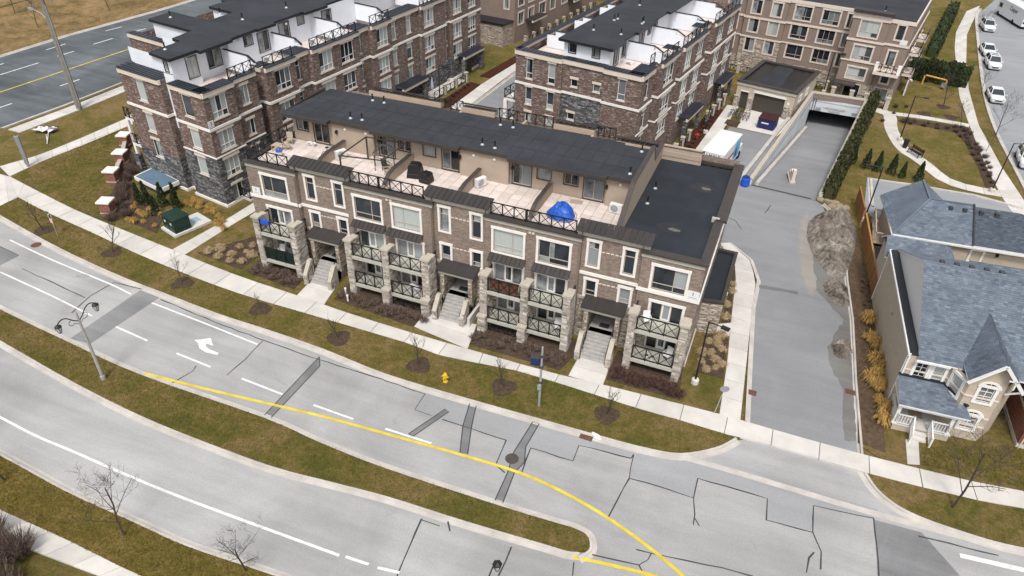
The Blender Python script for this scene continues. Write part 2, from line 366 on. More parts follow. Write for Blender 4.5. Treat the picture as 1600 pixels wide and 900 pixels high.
# ------------------------------------------------------------------ windows, railings, letters
_cache = {}
def window_meshes(w, h, style, glass, trim, frame):
    key = (round(w, 2), round(h, 2), style, glass, trim, frame)
    if key in _cache: return _cache[key]
    t = MB(); b = .17
    # surround / lintel and sill: local X along the wall, -Y outward, origin at bottom centre of the opening
    if style.startswith('lintel'):
        t.box(-w / 2 - .12, -.06, h, w / 2 + .12, .04, h + .24); t.box(-w / 2 - .06, -.07, -.12, w / 2 + .06, .04, 0)
    elif style.startswith('plain'):
        for q in ((-w / 2 - .06, 0, -w / 2, h), (w / 2, 0, w / 2 + .06, h), (-w / 2 - .06, h, w / 2 + .06, h + .06), (-w / 2 - .06, -.06, w / 2 + .06, 0)): t.box(q[0], -.05, q[1], q[2], .02, q[3])
    else:
        t.box(-w / 2 - b, -.055, 0, -w / 2, .04, h); t.box(w / 2, -.055, 0, w / 2 + b, .04, h)
        t.box(-w / 2 - b - .03, -.075, h, w / 2 + b + .03, .04, h + b + .03); t.box(-w / 2 - b, -.065, -.14, w / 2 + b, .04, 0)
    f = MB(); y0, y1 = .06, .115; e = .05
    def fb(x0, z0, x1, z1): f.box(x0, y0, z0, x1, y1, z1)
    fb(-w / 2, 0, w / 2, e); fb(-w / 2, h - e, w / 2, h); fb(-w / 2, e, -w / 2 + e, h - e); fb(w / 2 - e, e, w / 2, h - e)
    L, Rr, B, T = -w / 2 + e, w / 2 - e, e, h - e; cells = []
    kind = style.split('_')[-1]; m = .05
    if kind in ('big', 'bigr'):
        xm = (L + (Rr - L) * (.36 if kind == 'big' else .64)); zm = B + (T - B) * .24
        fb(xm - m / 2, B, xm + m / 2, T); fb(L, zm - m / 2, xm - m / 2, zm + m / 2); fb(xm + m / 2, zm - m / 2, Rr, zm + m / 2)
        cells = [(L, B, xm - m / 2, zm - m / 2), (xm + m / 2, B, Rr, zm - m / 2), (L, zm + m / 2, xm - m / 2, T), (xm + m / 2, zm + m / 2, Rr, T)]
    elif kind == 'grid':
        xa = L + (Rr - L) * .33; xb = L + (Rr - L) * .66; zm = B + (T - B) * .27
        for x in (xa, xb): fb(x - m / 2, B, x + m / 2, T)
        xs = [L, xa - m / 2, xa + m / 2, xb - m / 2, xb + m / 2, Rr]
        for i in (0, 2, 4): fb(xs[i], zm - m / 2, xs[i + 1], zm + m / 2); cells += [(xs[i], B, xs[i + 1], zm - m / 2), (xs[i], zm + m / 2, xs[i + 1], T)]
    elif kind == 'tall': zm = B + (T - B) * .72; fb(L, zm - m / 2, Rr, zm + m / 2); cells = [(L, B, Rr, zm - m / 2), (L, zm + m / 2, Rr, T)]
    elif kind == 'low': zm = B + (T - B) * .27; fb(L, zm - m / 2, Rr, zm + m / 2); cells = [(L, B, Rr, zm - m / 2), (L, zm + m / 2, Rr, T)]
    elif kind == 'pair': fb(-m / 2, B, m / 2, T); cells = [(L, B, -m / 2, T), (m / 2, B, Rr, T)]
    elif kind == 'door':
        xa = L + (Rr - L) * .34; xb = L + (Rr - L) * .66; q = .1
        for x in (xa, xb): fb(x - m / 2, B, x + m / 2, T)
        f.m = 1
        f.box(xa + m / 2, y0 - .01, B, xa + m / 2 + q, y1 - .01, T); f.box(xb - m / 2 - q, y0 - .01, B, xb - m / 2, y1 - .01, T)
        f.box(xa + m / 2 + q, y0 - .01, B, xb - m / 2 - q, y1 - .01, B + .25); f.box(xa + m / 2 + q, y0 - .01, T - q, xb - m / 2 - q, y1 - .01, T); f.m = 0
        cells = [(L, B, xa - m / 2, T), (xa + m / 2 + q, B + .25, xb - m / 2 - q, T - q), (xb + m / 2, B, Rr, T)]
    elif kind == 'muntin':
        nx, nz = max(2, round(w / .34)), max(3, round(h / .36))
        for i in range(1, nx): x = L + (Rr - L) * i / nx; f.box(x - .02, y0 + .012, B, x + .02, y1, T)
        for i in range(1, nz): z = B + (T - B) * i / nz; f.box(L, y0 + .015, z - .02, Rr, y1 - .003, z + .02)
        cells = [(L, B, Rr, T)]
    else: cells = [(L, B, Rr, T)]
    ps = []
    for c in cells:
        p = MB(); p.face((c[0], .1, c[1]), (c[2], .1, c[1]), (c[2], .1, c[3]), (c[0], .1, c[3])); ps.append(p.mesh('pane', M[glass]))
    _cache[key] = (t.mesh('window', M[trim]), f.mesh('frame', [M[frame], M['frame_white']]), ps)
    return _cache[key]
def window(parent, x, y, z, rz, w, h, style='trim_big', glass='pane', trim='trim', frame='frame', name='window'):
    t, f, ps = window_meshes(w, h, style, glass, trim, frame)
    o = put(name, t, parent, (x, y, z), rz); put('frame', f, o)
    for p in ps: put('pane', p, o)
    return o
def wall(mb, p0, p1, z0, z1, holes=(), depth=.12):
    """vertical wall sheet p0->p1, outward normal to the right; holes = (s0,s1,za,zb) get reveals"""
    p0 = Vector(p0[:2]); p1 = Vector(p1[:2]); Ln = (p1 - p0).length; d = (p1 - p0) / Ln; n = Vector((d.y, -d.x))
    P = lambda s, z, k=0.0: (p0.x + d.x * s - n.x * k, p0.y + d.y * s - n.y * k, z)
    hs = [(max(a, 0.01), min(b, Ln - .01), max(c, z0), min(e, z1)) for a, b, c, e in holes if b > .02 and a < Ln - .02 and e > z0 and c < z1]
    xs = sorted({0.0, Ln, *[h[0] for h in hs], *[h[1] for h in hs]}); zs = sorted({z0, z1, *[h[2] for h in hs], *[h[3] for h in hs]})
    for a, b in zip(xs, xs[1:]):
        if b - a < 1e-4: continue
        for c, e in zip(zs, zs[1:]):
            if e - c < 1e-4: continue
            ms, mz = (a + b) / 2, (c + e) / 2
            if any(h[0] < ms < h[1] and h[2] < mz < h[3] for h in hs): continue
            mb.face(P(a, c), P(b, c), P(b, e), P(a, e))
    for a, b, c, e in hs:
        if c > z0: mb.face(P(a, c), P(b, c), P(b, c, depth), P(a, c, depth))
        if e < z1: mb.face(P(a, e, depth), P(b, e, depth), P(b, e), P(a, e))
        mb.face(P(a, c), P(a, c, depth), P(a, e, depth), P(a, e)); mb.face(P(b, c, depth), P(b, c), P(b, e), P(b, e, depth))
def facade(parent, mb, p0, p1, z0, z1, wins, style_kw={}):
    """wins: (s_centre, z_sill, w, h, style, glass)"""
    p0 = Vector(p0[:2]); p1 = Vector(p1[:2]); d = (p1 - p0).normalized(); rz = math.atan2(d.y, d.x)
    wall(mb, p0, p1, z0, z1, [(s - ww / 2, s + ww / 2, z, z + h) for s, z, ww, h, *_ in wins])
    for s, z, ww, h, st, gl in wins:
        if z + h > z1 + .3 or z < z0 - .01: continue
        q = p0 + d * s; window(parent, q.x, q.y, z, rz, ww, h, st, gl, **style_kw)
def place(parent, p0, p1, wins, kw={}):
    p0 = Vector(p0[:2]); p1 = Vector(p1[:2]); d = (p1 - p0).normalized(); rz = math.atan2(d.y, d.x)
    for s, z, ww, h, st, gl in wins: q = p0 + d * s; window(parent, q.x, q.y, z, rz, ww, h, st, gl, **kw)
def holes(wins): return [(s - w_ / 2, s + w_ / 2, z, z + h) for s, z, w_, h, *_ in wins]
def slab_along(mb, pts, z0, z1, out, inn=.0, closed=False):
    """moulding that follows a polyline, standing 'out' proud on its right-hand side"""
    P = [Vector(p[:2]) for p in pts]; n = len(P); off = []
    for i in range(n):
        a = P[i - 1] if (i > 0 or closed) else None; b = P[(i + 1) % n] if (i < n - 1 or closed) else None
        ns = [Vector((q.y, -q.x)) for q in [(P[i] - a).normalized() if a is not None else None, (b - P[i]).normalized() if b is not None else None] if q is not None]
        m = sum(ns, Vector((0, 0))); m.normalize(); c = max(.35, m.dot(ns[0])); off.append(m / c)
    for i in range(n if closed else n - 1):
        j = (i + 1) % n
        a, b, c, d = P[i] + off[i] * out, P[j] + off[j] * out, P[j] - off[j] * inn, P[i] - off[i] * inn
        mb.face((*a, z0), (*b, z0), (*b, z1), (*a, z1)); mb.face((*a, z1), (*b, z1), (*c, z1), (*d, z1)); mb.face((*d, z0), (*c, z0), (*b, z0), (*a, z0))
        if inn: mb.face((*c, z0), (*d, z0), (*d, z1), (*c, z1))
        if not closed and i == 0: mb.face((*d, z0), (*a, z0), (*a, z1), (*d, z1))
        if not closed and i == n - 2: mb.face((*b, z0), (*c, z0), (*c, z1), (*b, z1))
_rail = {}
def railing_mesh(L, h=1.0, cells=3):
    key = (round(L, 2), h, cells)
    if key in _rail: return _rail[key]
    m = MB(); pw = .075
    for i in range(cells + 1): x = -L / 2 + L * i / cells; m.box(x - pw / 2, -pw / 2, 0, x + pw / 2, pw / 2, h + .04)
    m.box(-L / 2, -.045, h - .03, L / 2, .045, h + .025); m.box(-L / 2, -.03, .08, L / 2, .03, .13)
    for i in range(cells):
        a = -L / 2 + L * i / cells + pw / 2; b = -L / 2 + L * (i + 1) / cells - pw / 2
        m.bar((a, 0, .12), (b, 0, h - .03), .03, .04); m.bar((a, 0.004, h - .03), (b, 0.004, .12), .03, .04)
    _rail[key] = m.mesh('railing', M['black']); return _rail[key]
def railing(parent, p0, p1, z, h=1.0, cells=3, name='railing'):
    p0 = Vector(p0[:2]); p1 = Vector(p1[:2]); d = p1 - p0; c = (p0 + p1) / 2
    return put(name, railing_mesh(d.length, h, cells), parent, (c.x, c.y, z), math.atan2(d.y, d.x))
def text_mesh(txt, size, mat, depth=.004, shear=0.0):
    cu = bpy.data.curves.new('lettering', 'FONT'); cu.body = txt; cu.size = size; cu.extrude = depth; cu.align_x = 'CENTER'; cu.align_y = 'CENTER'; cu.shear = shear; cu.offset = size * .012
    ob = bpy.data.objects.new('lettering', cu); COL.objects.link(ob)
    dg = bpy.context.evaluated_depsgraph_get(); me = bpy.data.meshes.new_from_object(ob.evaluated_get(dg))
    bpy.data.objects.remove(ob); bpy.data.curves.remove(cu)
    me.materials.clear(); me.materials.append(mat); return me
def letters(parent, txt, size, mat, loc, rot, name='lettering', shear=0.0): return put(name, text_mesh(txt, size, M[mat], shear=shear), parent, loc, rot=rot)
# ================================================================== THE SETTING
def resample(pts, step):
    P = [Vector(p[:2]) for p in pts]; out = [P[0]]; acc = 0.0
    for a, b in zip(P, P[1:]):
        L = (b - a).length; t = step - acc
        while t <= L: out.append(a + (b - a) * (t / L)); t += step
        acc = (acc + L) % step
    if (out[-1] - P[-1]).length > step * .3: out.append(P[-1])
    return out
def smooth(pts, n=4):
    """Catmull-Rom through surveyed points"""
    P = [Vector(p[:2]) for p in pts]; o = []
    for i in range(len(P) - 1):
        p0, p1, p2, p3 = P[max(i - 1, 0)], P[i], P[i + 1], P[min(i + 2, len(P) - 1)]
        for k in range(n):
            t = k / n; o.append(.5 * ((2 * p1) + (p2 - p0) * t + (2 * p0 - 5 * p1 + 4 * p2 - p3) * t * t + (3 * p1 - p0 - 3 * p2 + p3) * t ** 3))
    o.append(P[-1]); return o
def offset(pts, d):
    P = [Vector(p[:2]) for p in pts]; o = []
    for i in range(len(P)):
        t = (P[min(i + 1, len(P) - 1)] - P[max(i - 1, 0)]).normalized(); o.append(P[i] + Vector((-t.y, t.x)) * d)
    return o
def strip(mb, pts, wd, z, closed=False):
    L, Rr = offset(pts, wd / 2), offset(pts, -wd / 2)
    for i in range(len(pts) - 1): mb.face((*Rr[i], z), (*Rr[i + 1], z), (*L[i + 1], z), (*L[i], z))
def sheet(name, poly, z, mat, z0=None, parent=None):
    m = MB()
    if z0 is None:
        a = sum(poly[i][0] * poly[(i + 1) % len(poly)][1] - poly[(i + 1) % len(poly)][0] * poly[i][1] for i in range(len(poly)))
        if a < 0: poly = poly[::-1]
        m.face(*[(p[0], p[1], z) for p in poly])
    else: m.prism(poly, z0, z)
    o = m.build(name, M[mat], parent)
    if parent is None: o['kind'] = 'structure'
    return o
def inside(p, poly):
    x, y = p[0], p[1]; c = False; n = len(poly)
    for i in range(n):
        a, b = poly[i], poly[i - 1]
        if (a[1] > y) != (b[1] > y) and x < (b[0] - a[0]) * (y - a[1]) / (b[1] - a[1]) + a[0]: c = not c
    return c

# ground: one sheet to the horizon, open only where the garage ramp goes down
RAMP = [(1.0, 32.6), (7.55, 32.0), (11.7, 60.4), (5.5, 60.7)]
bm = bmesh.new()
def ring(pts): 
    vs = [bm.verts.new((p[0], p[1], 0)) for p in pts]
    return [bm.edges.new((vs[i], vs[(i + 1) % len(vs)])) for i in range(len(vs))]
ed = ring([(-2500, -2500), (2500, -2500), (2500, 2500), (-2500, 2500)]) + ring(RAMP)
bmesh.ops.triangle_fill(bm, use_beauty=True, use_dissolve=False, edges=ed); bmesh.ops.recalc_face_normals(bm, faces=bm.faces)
me = bpy.data.meshes.new('ground'); bm.to_mesh(me); bm.free()
if me.polygons[0].normal.z < 0: me.flip_normals()
me.materials.append(M['grass']); structure(put('ground', me))

NK = smooth([(-90, 3.5), (-80, 1.2), (-70, -1.0)] + [(-61.54, -2.87), (-52.12, -4.71), (-44.35, -5.76), (-39.42, -6.15), (-33.77, -6.56), (-29.31, -6.63), (-24.50, -6.81), (-18.95, -7.32), (-13.04, -7.26), (-7.57, -7.07), (-3.28, -6.92), (-0.81, -6.77), (1.39, -6.35), (3.40, -4.96), (4.47, -3.59)])
NK2 = smooth([(11.6, -2.2), (11.97, -3.37), (12.85, -4.68), (14.38, -5.49), (17.00, -5.76), (20.18, -5.60), (27, -4.2), (40, -1), (60, 5)])
MN = smooth([(-84, -7.5), (-70, -9.3), (-58, -11.2), (-49.49, -12.30), (-41.27, -13.11), (-34.07, -13.68), (-23.91, -13.66), (-19.61, -13.99), (-14.95, -14.17), (-7.56, -13.98), (-4.47, -13.82), (-2.99, -13.74), (-2.09, -13.98), (-1.72, -14.86), (-2.20, -15.61)])
MS = smooth([(-84, -11), (-68, -12.9), (-55, -14.3), (-45.23, -15.63), (-37.56, -16.66), (-31.12, -17.25), (-25.58, -17.39), (-20.82, -17.33), (-17.04, -16.93), (-13.56, -16.56), (-8.76, -16.32), (-4.28, -15.99), (-2.86, -15.89), (-2.15, -15.67)])
SK = smooth([(-84, -17.5), (-66, -19.8), (-50, -21.6), (-36.64, -22.35), (-30.63, -22.77), (-25.52, -22.85), (-21.71, -22.90), (-16.68, -22.54), (-8, -22.0), (4, -20.5), (20, -17), (45, -9)])
WU = smooth([(-67.76, 3.05), (-59.92, 1.43), (-54.64, 0.51), (-43.67, -0.85), (-35.98, -1.74), (-29.95, -2.06), (-24.63, -2.40), (-19.58, -2.53), (-14.87, -2.53), (-8.49, -2.49), (-4.81, -2.22), (3.08, -1.83), (4.77, -1.85), (11.60, -1.79), (16.68, -1.51), (20.85, -1.02), (32, 1.6)])
WL = smooth([(-63.35, 0.41), (-58.67, -0.54), (-51.44, -1.60), (-47.00, -2.35), (-41.09, -3.11), (-34.22, -3.67), (-26.18, -3.68), (-18.94, -3.69), (-15.82, -3.93), (-10.92, -3.26), (-6.11, -3.33), (-1.60, -3.47), (1.14, -3.41), (4.09, -3.46), (5.93, -3.25), (11.97, -3.26), (16.22, -3.00), (20.64, -2.44), (32, .2)])

sheet('road', NK + [(5.0, -3.3), (11.4, -2.8)] + NK2 + [(60, -5)] + SK[::-1] + [(-90, -17)], .004, 'asphalt')
KH = .13
MS = offset(MS, .3)
def kerb(name, pts, side, gutter=.32, wd=.17, joint=True):
    """concrete kerb: flat gutter on the road side, then the upstand; side=+1 puts the kerb left of the line"""
    m = MB(); P = pts; g0 = offset(P, -side * gutter); k1 = offset(P, side * wd)
    for i in range(len(P) - 1):
        m.tint = R.random()
        q = [(*g0[i], .010), (*g0[i + 1], .010), (*P[i + 1], .016), (*P[i], .016)]
        u = [(*P[i], .016), (*P[i + 1], .016), (*(P[i + 1] + (k1[i + 1] - P[i + 1]) * .15), KH), (*(P[i] + (k1[i] - P[i]) * .15), KH)]
        t = [u[3], u[2], (*k1[i + 1], KH + .004), (*k1[i], KH + .004)]
        b = [t[3], t[2], (*k1[i + 1], 0), (*k1[i], 0)]
        for f in (q, u, t, b): m.face(*(f if side > 0 else f[::-1]))
    return structure(m.build(name, M['kerb']))
kerb('kerb', NK, 1); kerb('kerb', NK2, 1)
med = MN + MS[::-1][1:]
kerb('kerb', MN, -1, .24); kerb('kerb', MS, 1, .24)
kerb('kerb', SK, -1, .22)
# raised lawns
mi = offset(MN, -.17); ms = offset(MS, .17)
MEDP = mi[:-3] + ms[::-1][3:]
sheet('median_lawn', MEDP, KH - .01, 'grass', 0.0)
VERGE = offset(NK, .17)[12:] + [(4.6, -3.4)] + [p for p in WL[::-1] if -63.5 < p.x < 4.2] + [(-63.35, 0.41), (-63.22, -1.56)]
sheet('verge_lawn', VERGE, KH - .012, 'grass', 0.0)
V2 = offset(NK2, .17)[2:] + [p for p in WL[::-1] if p.x > 12.1]
sheet('verge_lawn', V2, KH - .012, 'grass', 0.0)
SVERGE = offset(SK, -.17) + [(45, -14), (-12, -25.0), (-23.21, -25.37), (-27.84, -25.24), (-32.92, -25.27), (-44, -25), (-60, -23.5), (-84, -21.5)]
sheet('verge_lawn', SVERGE, KH - .012, 'grass_dry', 0.0)
FRONT = [p for p in WU if p.x < 4.3] + [(4.2, 1.0), (3.6, 8.0), (3.45, 14.96), (2.45, 17.99), (0.52, 19.97), (.6, 17.4), (-38.5, 17.4), (-38.6, 26), (-52, 29), (-67.5, 24), (-68.08, 18.97), (-69.20, 7.53), (-70.49, 4.13)]
sheet('front_lawn', FRONT, .10, 'grass', 0.0)
sheet('side_lawn', [p for p in WU if p.x > 11.8] + [(32, 17), (12.2, 17), (11.4, 12), (11.7, -1)], .10, 'grass', 0.0)

def near(p, P):
    best = None
    for a, b in zip(P, P[1:]):
        d = b - a; t = max(0, min(1, (p - a).dot(d) / (d.length_squared + 1e-9))); q = a + d * t
        if best is None or (q - p).length < (best - p).length: best = q
    return best
# pavements cut into slabs
def slabs(parent, left, right, step, z, name='slab', gap=.035, square=False):
    n = max(2, int(sum((b - a).length for a, b in zip(left, left[1:])) / step))
    def at(P, t):
        L = [0.0]
        for a, b in zip(P, P[1:]): L.append(L[-1] + (b - a).length)
        x = t * L[-1]
        for i in range(len(P) - 1):
            if x <= L[i + 1] or i == len(P) - 2: return P[i] + (P[i + 1] - P[i]) * ((x - L[i]) / max(1e-6, L[i + 1] - L[i]))
    g = gap / step / n
    for i in range(n):
        a, b = i / n, (i + 1) / n - g * step * .5
        m = MB(); dz = R.uniform(-.0015, .0015)
        pr = (lambda t, f=right: near(at(left, t), f)) if square else (lambda t: at(right, t))
        m.prism([at(left, a), pr(a), pr(b), at(left, b)], .0, z + dz); m.build(name, M['concrete'], parent)
sw = setting('sidewalk'); slabs(sw, WU, WL, 2.8, KH + .006, square=True)
# base that shows dark in the joints
m = MB(); 
for a, b, c, d in zip(WU, WU[1:], WL[1:], WL): m.face((*d, KH - .03), (*c, KH - .03), (*b, KH - .03), (*a, KH - .03))
m.build('joint_bed', M['wet'], sw)
def walk(poly_l, poly_r, step, z=KH + .002, name='footpath'):
    s = setting(name); slabs(s, [Vector(p[:2]) for p in poly_l], [Vector(p[:2]) for p in poly_r], step, z); return s
walk([(-29.87, -2.05), (-30.07, 0.75)], [(-27.25, -2.21), (-27.80, 0.55)], 1.4)
walk([(-19.57, -1.82), (-19.62, 0.04)], [(-14.84, -2.54), (-15.39, 0.32)], 1.4)
walk([(-7.24, -2.29), (-7.17, 0.01)], [(-4.76, -2.33), (-4.88, 0.04)], 1.4)
walk([(-43.48, -0.83), (-42.74, 4.62), (-42.45, 9.05)], [(-41.95, -1.04), (-41.63, 4.36), (-41.21, 8.34)], 1.6, .125)
walk([(-70.55, 4.18), (-69.23, 7.72), (-68.82, 12.92), (-68.62, 19.53)], [(-67.72, 3.05), (-67.75, 6.84), (-67.16, 11.68), (-66.74, 17.96)], 1.7, .126)
walk([(-69.06, 3.01), (-67.65, 2.99)], [(-63.25, -1.53), (-63.21, 0.33)], 1.7, .128)
walk([(3.07, -1.94), (2.78, 3.67), (2.38, 8.29), (1.84, 15.27), (1.16, 18.19)], [(4.41, -1.90), (4.05, 4.23), (3.63, 11.20), (3.48, 14.98), (2.61, 17.91)], 1.7, .128)
walk([(1.16, 18.19), (-0.29, 19.84), (1.0, 17.6)], [(2.61, 17.91), (0.51, 20.20), (1.9, 17.6)], 1.7, .128)
walk([(1.44, 6.76), (2.50, 6.62)], [(1.41, 7.73), (2.40, 8.36)], 1.2, .127)
walk([(-36, -25.1), (-32.92, -25.27), (-27.84, -25.24), (-23.21, -25.37), (-14, -25.0), (0, -24)], [(-37, -26.6), (-31.30, -26.54), (-28.67, -26.39), (-24.28, -26.13), (-14.2, -26.5), (0.2, -25.5)], 1.7, .13)

# driveway, rear lane, ramp
DL = [(4.75, -3.3), (4.84, -1.76), (4.25, 4.82), (3.71, 11.24), (3.70, 15.07), (2.72, 18.15), (0.60, 20.24)]
DRV = DL + [(1.6, 17.9), (-40, 18.2), (-40, 27.5), (-34.1, 28), (-33.9, 40), (-33.4, 56), (-31, 110), (-24, 110), (-27.6, 42), (-26.2, 34), (-9.5, 29.6), (-5.3, 30.6), (-4.2, 40), (-3.2, 47.2), (2.4, 46.6), (.9, 33.0)] + [(7.5, 31.9), (8.1, 31.2), (10.52, 18.10), (11.01, 12.66), (11.33, 4.98), (11.67, -1.87), (11.7, -2.6)]
sheet('driveway', DRV, .009, 'asphalt_drive')
kerb('kerb', [Vector(p[:2]) for p in DL[1:]], 1, .2, .14)
kerb('kerb', [Vector(p[:2]) for p in [(11.75, -1.9), (11.33, 4.98), (11.01, 12.66), (10.52, 18.10), (10.2, 24), (9.6, 29), (8.1, 31.4)]], -1, .15, .16)
kerb('kerb', [Vector(p) for p in [(-34.1, 29), (-33.9, 40), (-33.4, 56), (-31.2, 108)]], 1, .2, .16)
sheet('concrete_apron', [(-2.35, 47.3), (2.35, 46.75), (4.3, 54), (-2.2, 54.2)], .016, 'concrete')
rl = setting('ramp_lane')
m = MB(); m.face((1.0, 32.6, .009), (7.55, 32.0, .009), (11.65, 60.4, -3.4), (5.45, 60.7, -3.4)); m.face((5.45, 60.7, -3.4), (11.65, 60.4, -3.4), (14, 80, -3.6), (7, 80, -3.6)); m.build('ramp_surface', M['asphalt_drive'], rl)
m = MB(); strip(m, [Vector((1.0, 32.75)), Vector((6.9, 32.15))], .32, .014); m.build('drain_grate', M['iron'], rl)
m = MB()
for a, b in (((2.1, 38.5), (6.3, 59.5)),): strip(m, [Vector(a), Vector(b)], .04, .0)
sheet('asphalt_strip', [(-18.74, -7.68), (-15.56, -7.73), (-15.50, -9.31), (-14.26, -9.33), (-13.45, -9.36), (-11.42, -9.34), (-8.99, -9.37), (-8.82, -11.44), (-7.15, -11.37), (-7.34, -9.35), (-4.61, -9.30), (-4.65, -7.97), (-1.31, -7.67), (-1.10, -9.25), (1.02, -9.13), (2.71, -9.16), (2.69, -7.63), (6.72, -7.51), (6.81, -9.06), (9.31, -8.88), (9.25, -6.95), (12.49, -6.52), (12.74, -5.76), (7.71, -5.97), (3.95, -6.00), (1.28, -6.58), (-0.77, -6.90), (-3.23, -7.04), (-7.53, -7.20), (-12.97, -7.41), (-18.89, -7.44)], .0075, 'asphalt_new')
# markings and repairs on the main road
g_ = MB(); strip(g_, smooth([(1.19, -6.36), (3.99, -6.25), (7.73, -6.21), (11.63, -6.18), (15.02, -6.01), (16.99, -5.90)]), .42, .0125); structure(g_.build('gutter', M['kerb']))
mk = setting('road_markings')
def mark(name, pts, wd, mat='paint', z=.0165, sm=True):
    m = MB(); P = [Vector(p[:2]) for p in pts]; P = smooth(P) if sm and len(P) > 2 else P; strip(m, P, wd, z); return m.build(name, M[mat], mk)
mark('lane_line', [(-57.39, -5.20), (-51.34, -6.01), (-44.58, -6.64), (-41.85, -7.04)], .14); mark('lane_line', [(-39.57, -7.24), (-34.13, -7.62), (-28.99, -8.03)], .14)
mark('lane_line', [(-53.77, -8.95), (-47.32, -9.64), (-42.38, -10.29)], .14)
for a, b in (((-39.77, -10.54), (-36.48, -10.85)), ((-33.57, -11.09), (-30.42, -11.28)), ((-27.71, -11.37), (-24.24, -11.53)), ((-21.77, -11.55), (-18.72, -11.60)), ((-16.41, -11.51), (-13.17, -11.45))): mark('lane_dash', [a, b], .15)
mark('centre_line', [(-34.12, -13.56), (-28.80, -13.09), (-20.83, -12.20), (-15.85, -11.85), (-11.95, -11.60), (-7.14, -11.43), (-3.57, -11.92), (-0.29, -12.86), (3.04, -14.34), (4.5, -15.6), (8, -18.6)], .2, 'yellow')
mark('centre_line', [(-2.58, -15.56), (1.48, -14.99), (7, -14.6), (20, -12)], .2, 'yellow')
mark('lane_line', [(-60, -18), (-39.29, -20.28), (-32.46, -20.56), (-25.93, -20.67), (-20.17, -20.54), (-14.08, -20.34)], .16)
for a, b in (((-13.72, -20.27), (-12.36, -20.19)), ((-11.83, -20.17), (-10.64, -19.99))): mark('lane_dash', [a, b], .16)
mark('stop_line', [(16.86, -7.26), (21.21, -6.75)], .3)
m = MB()
def poly(m, pts, z): 
    a = sum(pts[i][0] * pts[(i + 1) % len(pts)][1] - pts[(i + 1) % len(pts)][0] * pts[i][1] for i in range(len(pts)))
    m.face(*[(p[0], p[1], z) for p in (pts if a > 0 else pts[::-1])])
poly(m, [(-30.92, -9.88), (-30.84, -10.10), (-31.78, -10.20), (-32.52, -10.02), (-32.98, -9.61), (-33.47, -9.45), (-32.53, -8.81), (-31.79, -9.42), (-32.42, -9.42), (-32.24, -9.66), (-31.75, -9.83)], .0165); m.build('turn_arrow', M['paint'], mk)
rp = setting('road_repairs')
def patch(pts, edge=True, z=.010, mat='patch'):
    m = MB(); poly(m, [p[:2] for p in pts], z); m.build('asphalt_patch', M[mat], rp)
    if edge: m = MB(); strip(m, [Vector(p[:2]) for p in list(pts) + [pts[0]]], .07, z + .0035); m.build('crack_seal', M['seal'], rp)
patch([(-14.85, -11.30), (-13.70, -8.46), (-13.37, -8.57), (-14.49, -11.38)])
patch([(-12.45, -7.32), (-11.97, -7.32), (-11.48, -9.13), (-10.74, -11.33), (-11.23, -11.41), (-12.00, -9.35)])
patch([(-8.01, -7.21), (-7.57, -7.24), (-7.67, -9.38), (-7.30, -10.57), (-7.56, -11.54), (-7.37, -13.81), (-7.85, -13.82), (-7.94, -11.71), (-8.19, -10.06)])
patch([(-41.63, -6.19), (-39.53, -6.50), (-39.91, -12.72), (-41.70, -12.88)], False); patch([(-24.17, -7.39), (-23.57, -8.18), (-23.60, -13.90), (-24.13, -13.90)])
patch([(-57.18, -6.28), (-54.53, -6.62), (-54.61, -8.29), (-64, -6.0)]); patch([(12.49, -6.62), (14.99, -6.47), (16.74, -8.63), (12.68, -10.43)], False, mat='patch')
patch([(3.80, 14.62), (5.53, 14.79), (6.86, 14.95), (6.89, 14.52), (5.56, 14.38), (3.86, 14.08)], False, .0125)
def stain(pts, mat, z=.0115):
    m = MB(); P = resample([p[:2] for p in pts] + [pts[0][:2]], .5)[:-1]; poly(m, [p + Vector((R.gauss(0, .09), R.gauss(0, .09))) for p in P], z); m.build('ground_stain', M[mat], rp)
stain([(11.51, -0.68), (10.75, -1.01), (10.54, 4.64), (9.82, 6.12), (9.30, 8.18), (9.94, 10.49), (10.45, 12.42), (9.04, 14.51), (7.53, 16.77), (6.65, 20.64), (6.45, 25.30), (7.57, 29.06), (11.17, 18.39), (11.29, 4.97)], 'wet')
stain([(6.78, 29.38), (6.26, 26.49), (6.40, 21.10), (7.23, 16.64), (8.08, 14.09), (8.17, 17.06), (7.47, 23.32)], 'silt', .0128)
def wob(pts):
    o = []; P = [Vector(p[:2]) for p in pts]
    for a, b in zip(P, P[1:]):
        n = max(1, int((b - a).length / .8)); o += [a + (b - a) * k / n + (Vector((R.uniform(-.04, .04), R.uniform(-.04, .04))) if k else Vector((0, 0))) for k in range(n)]
    return o + [P[-1]]
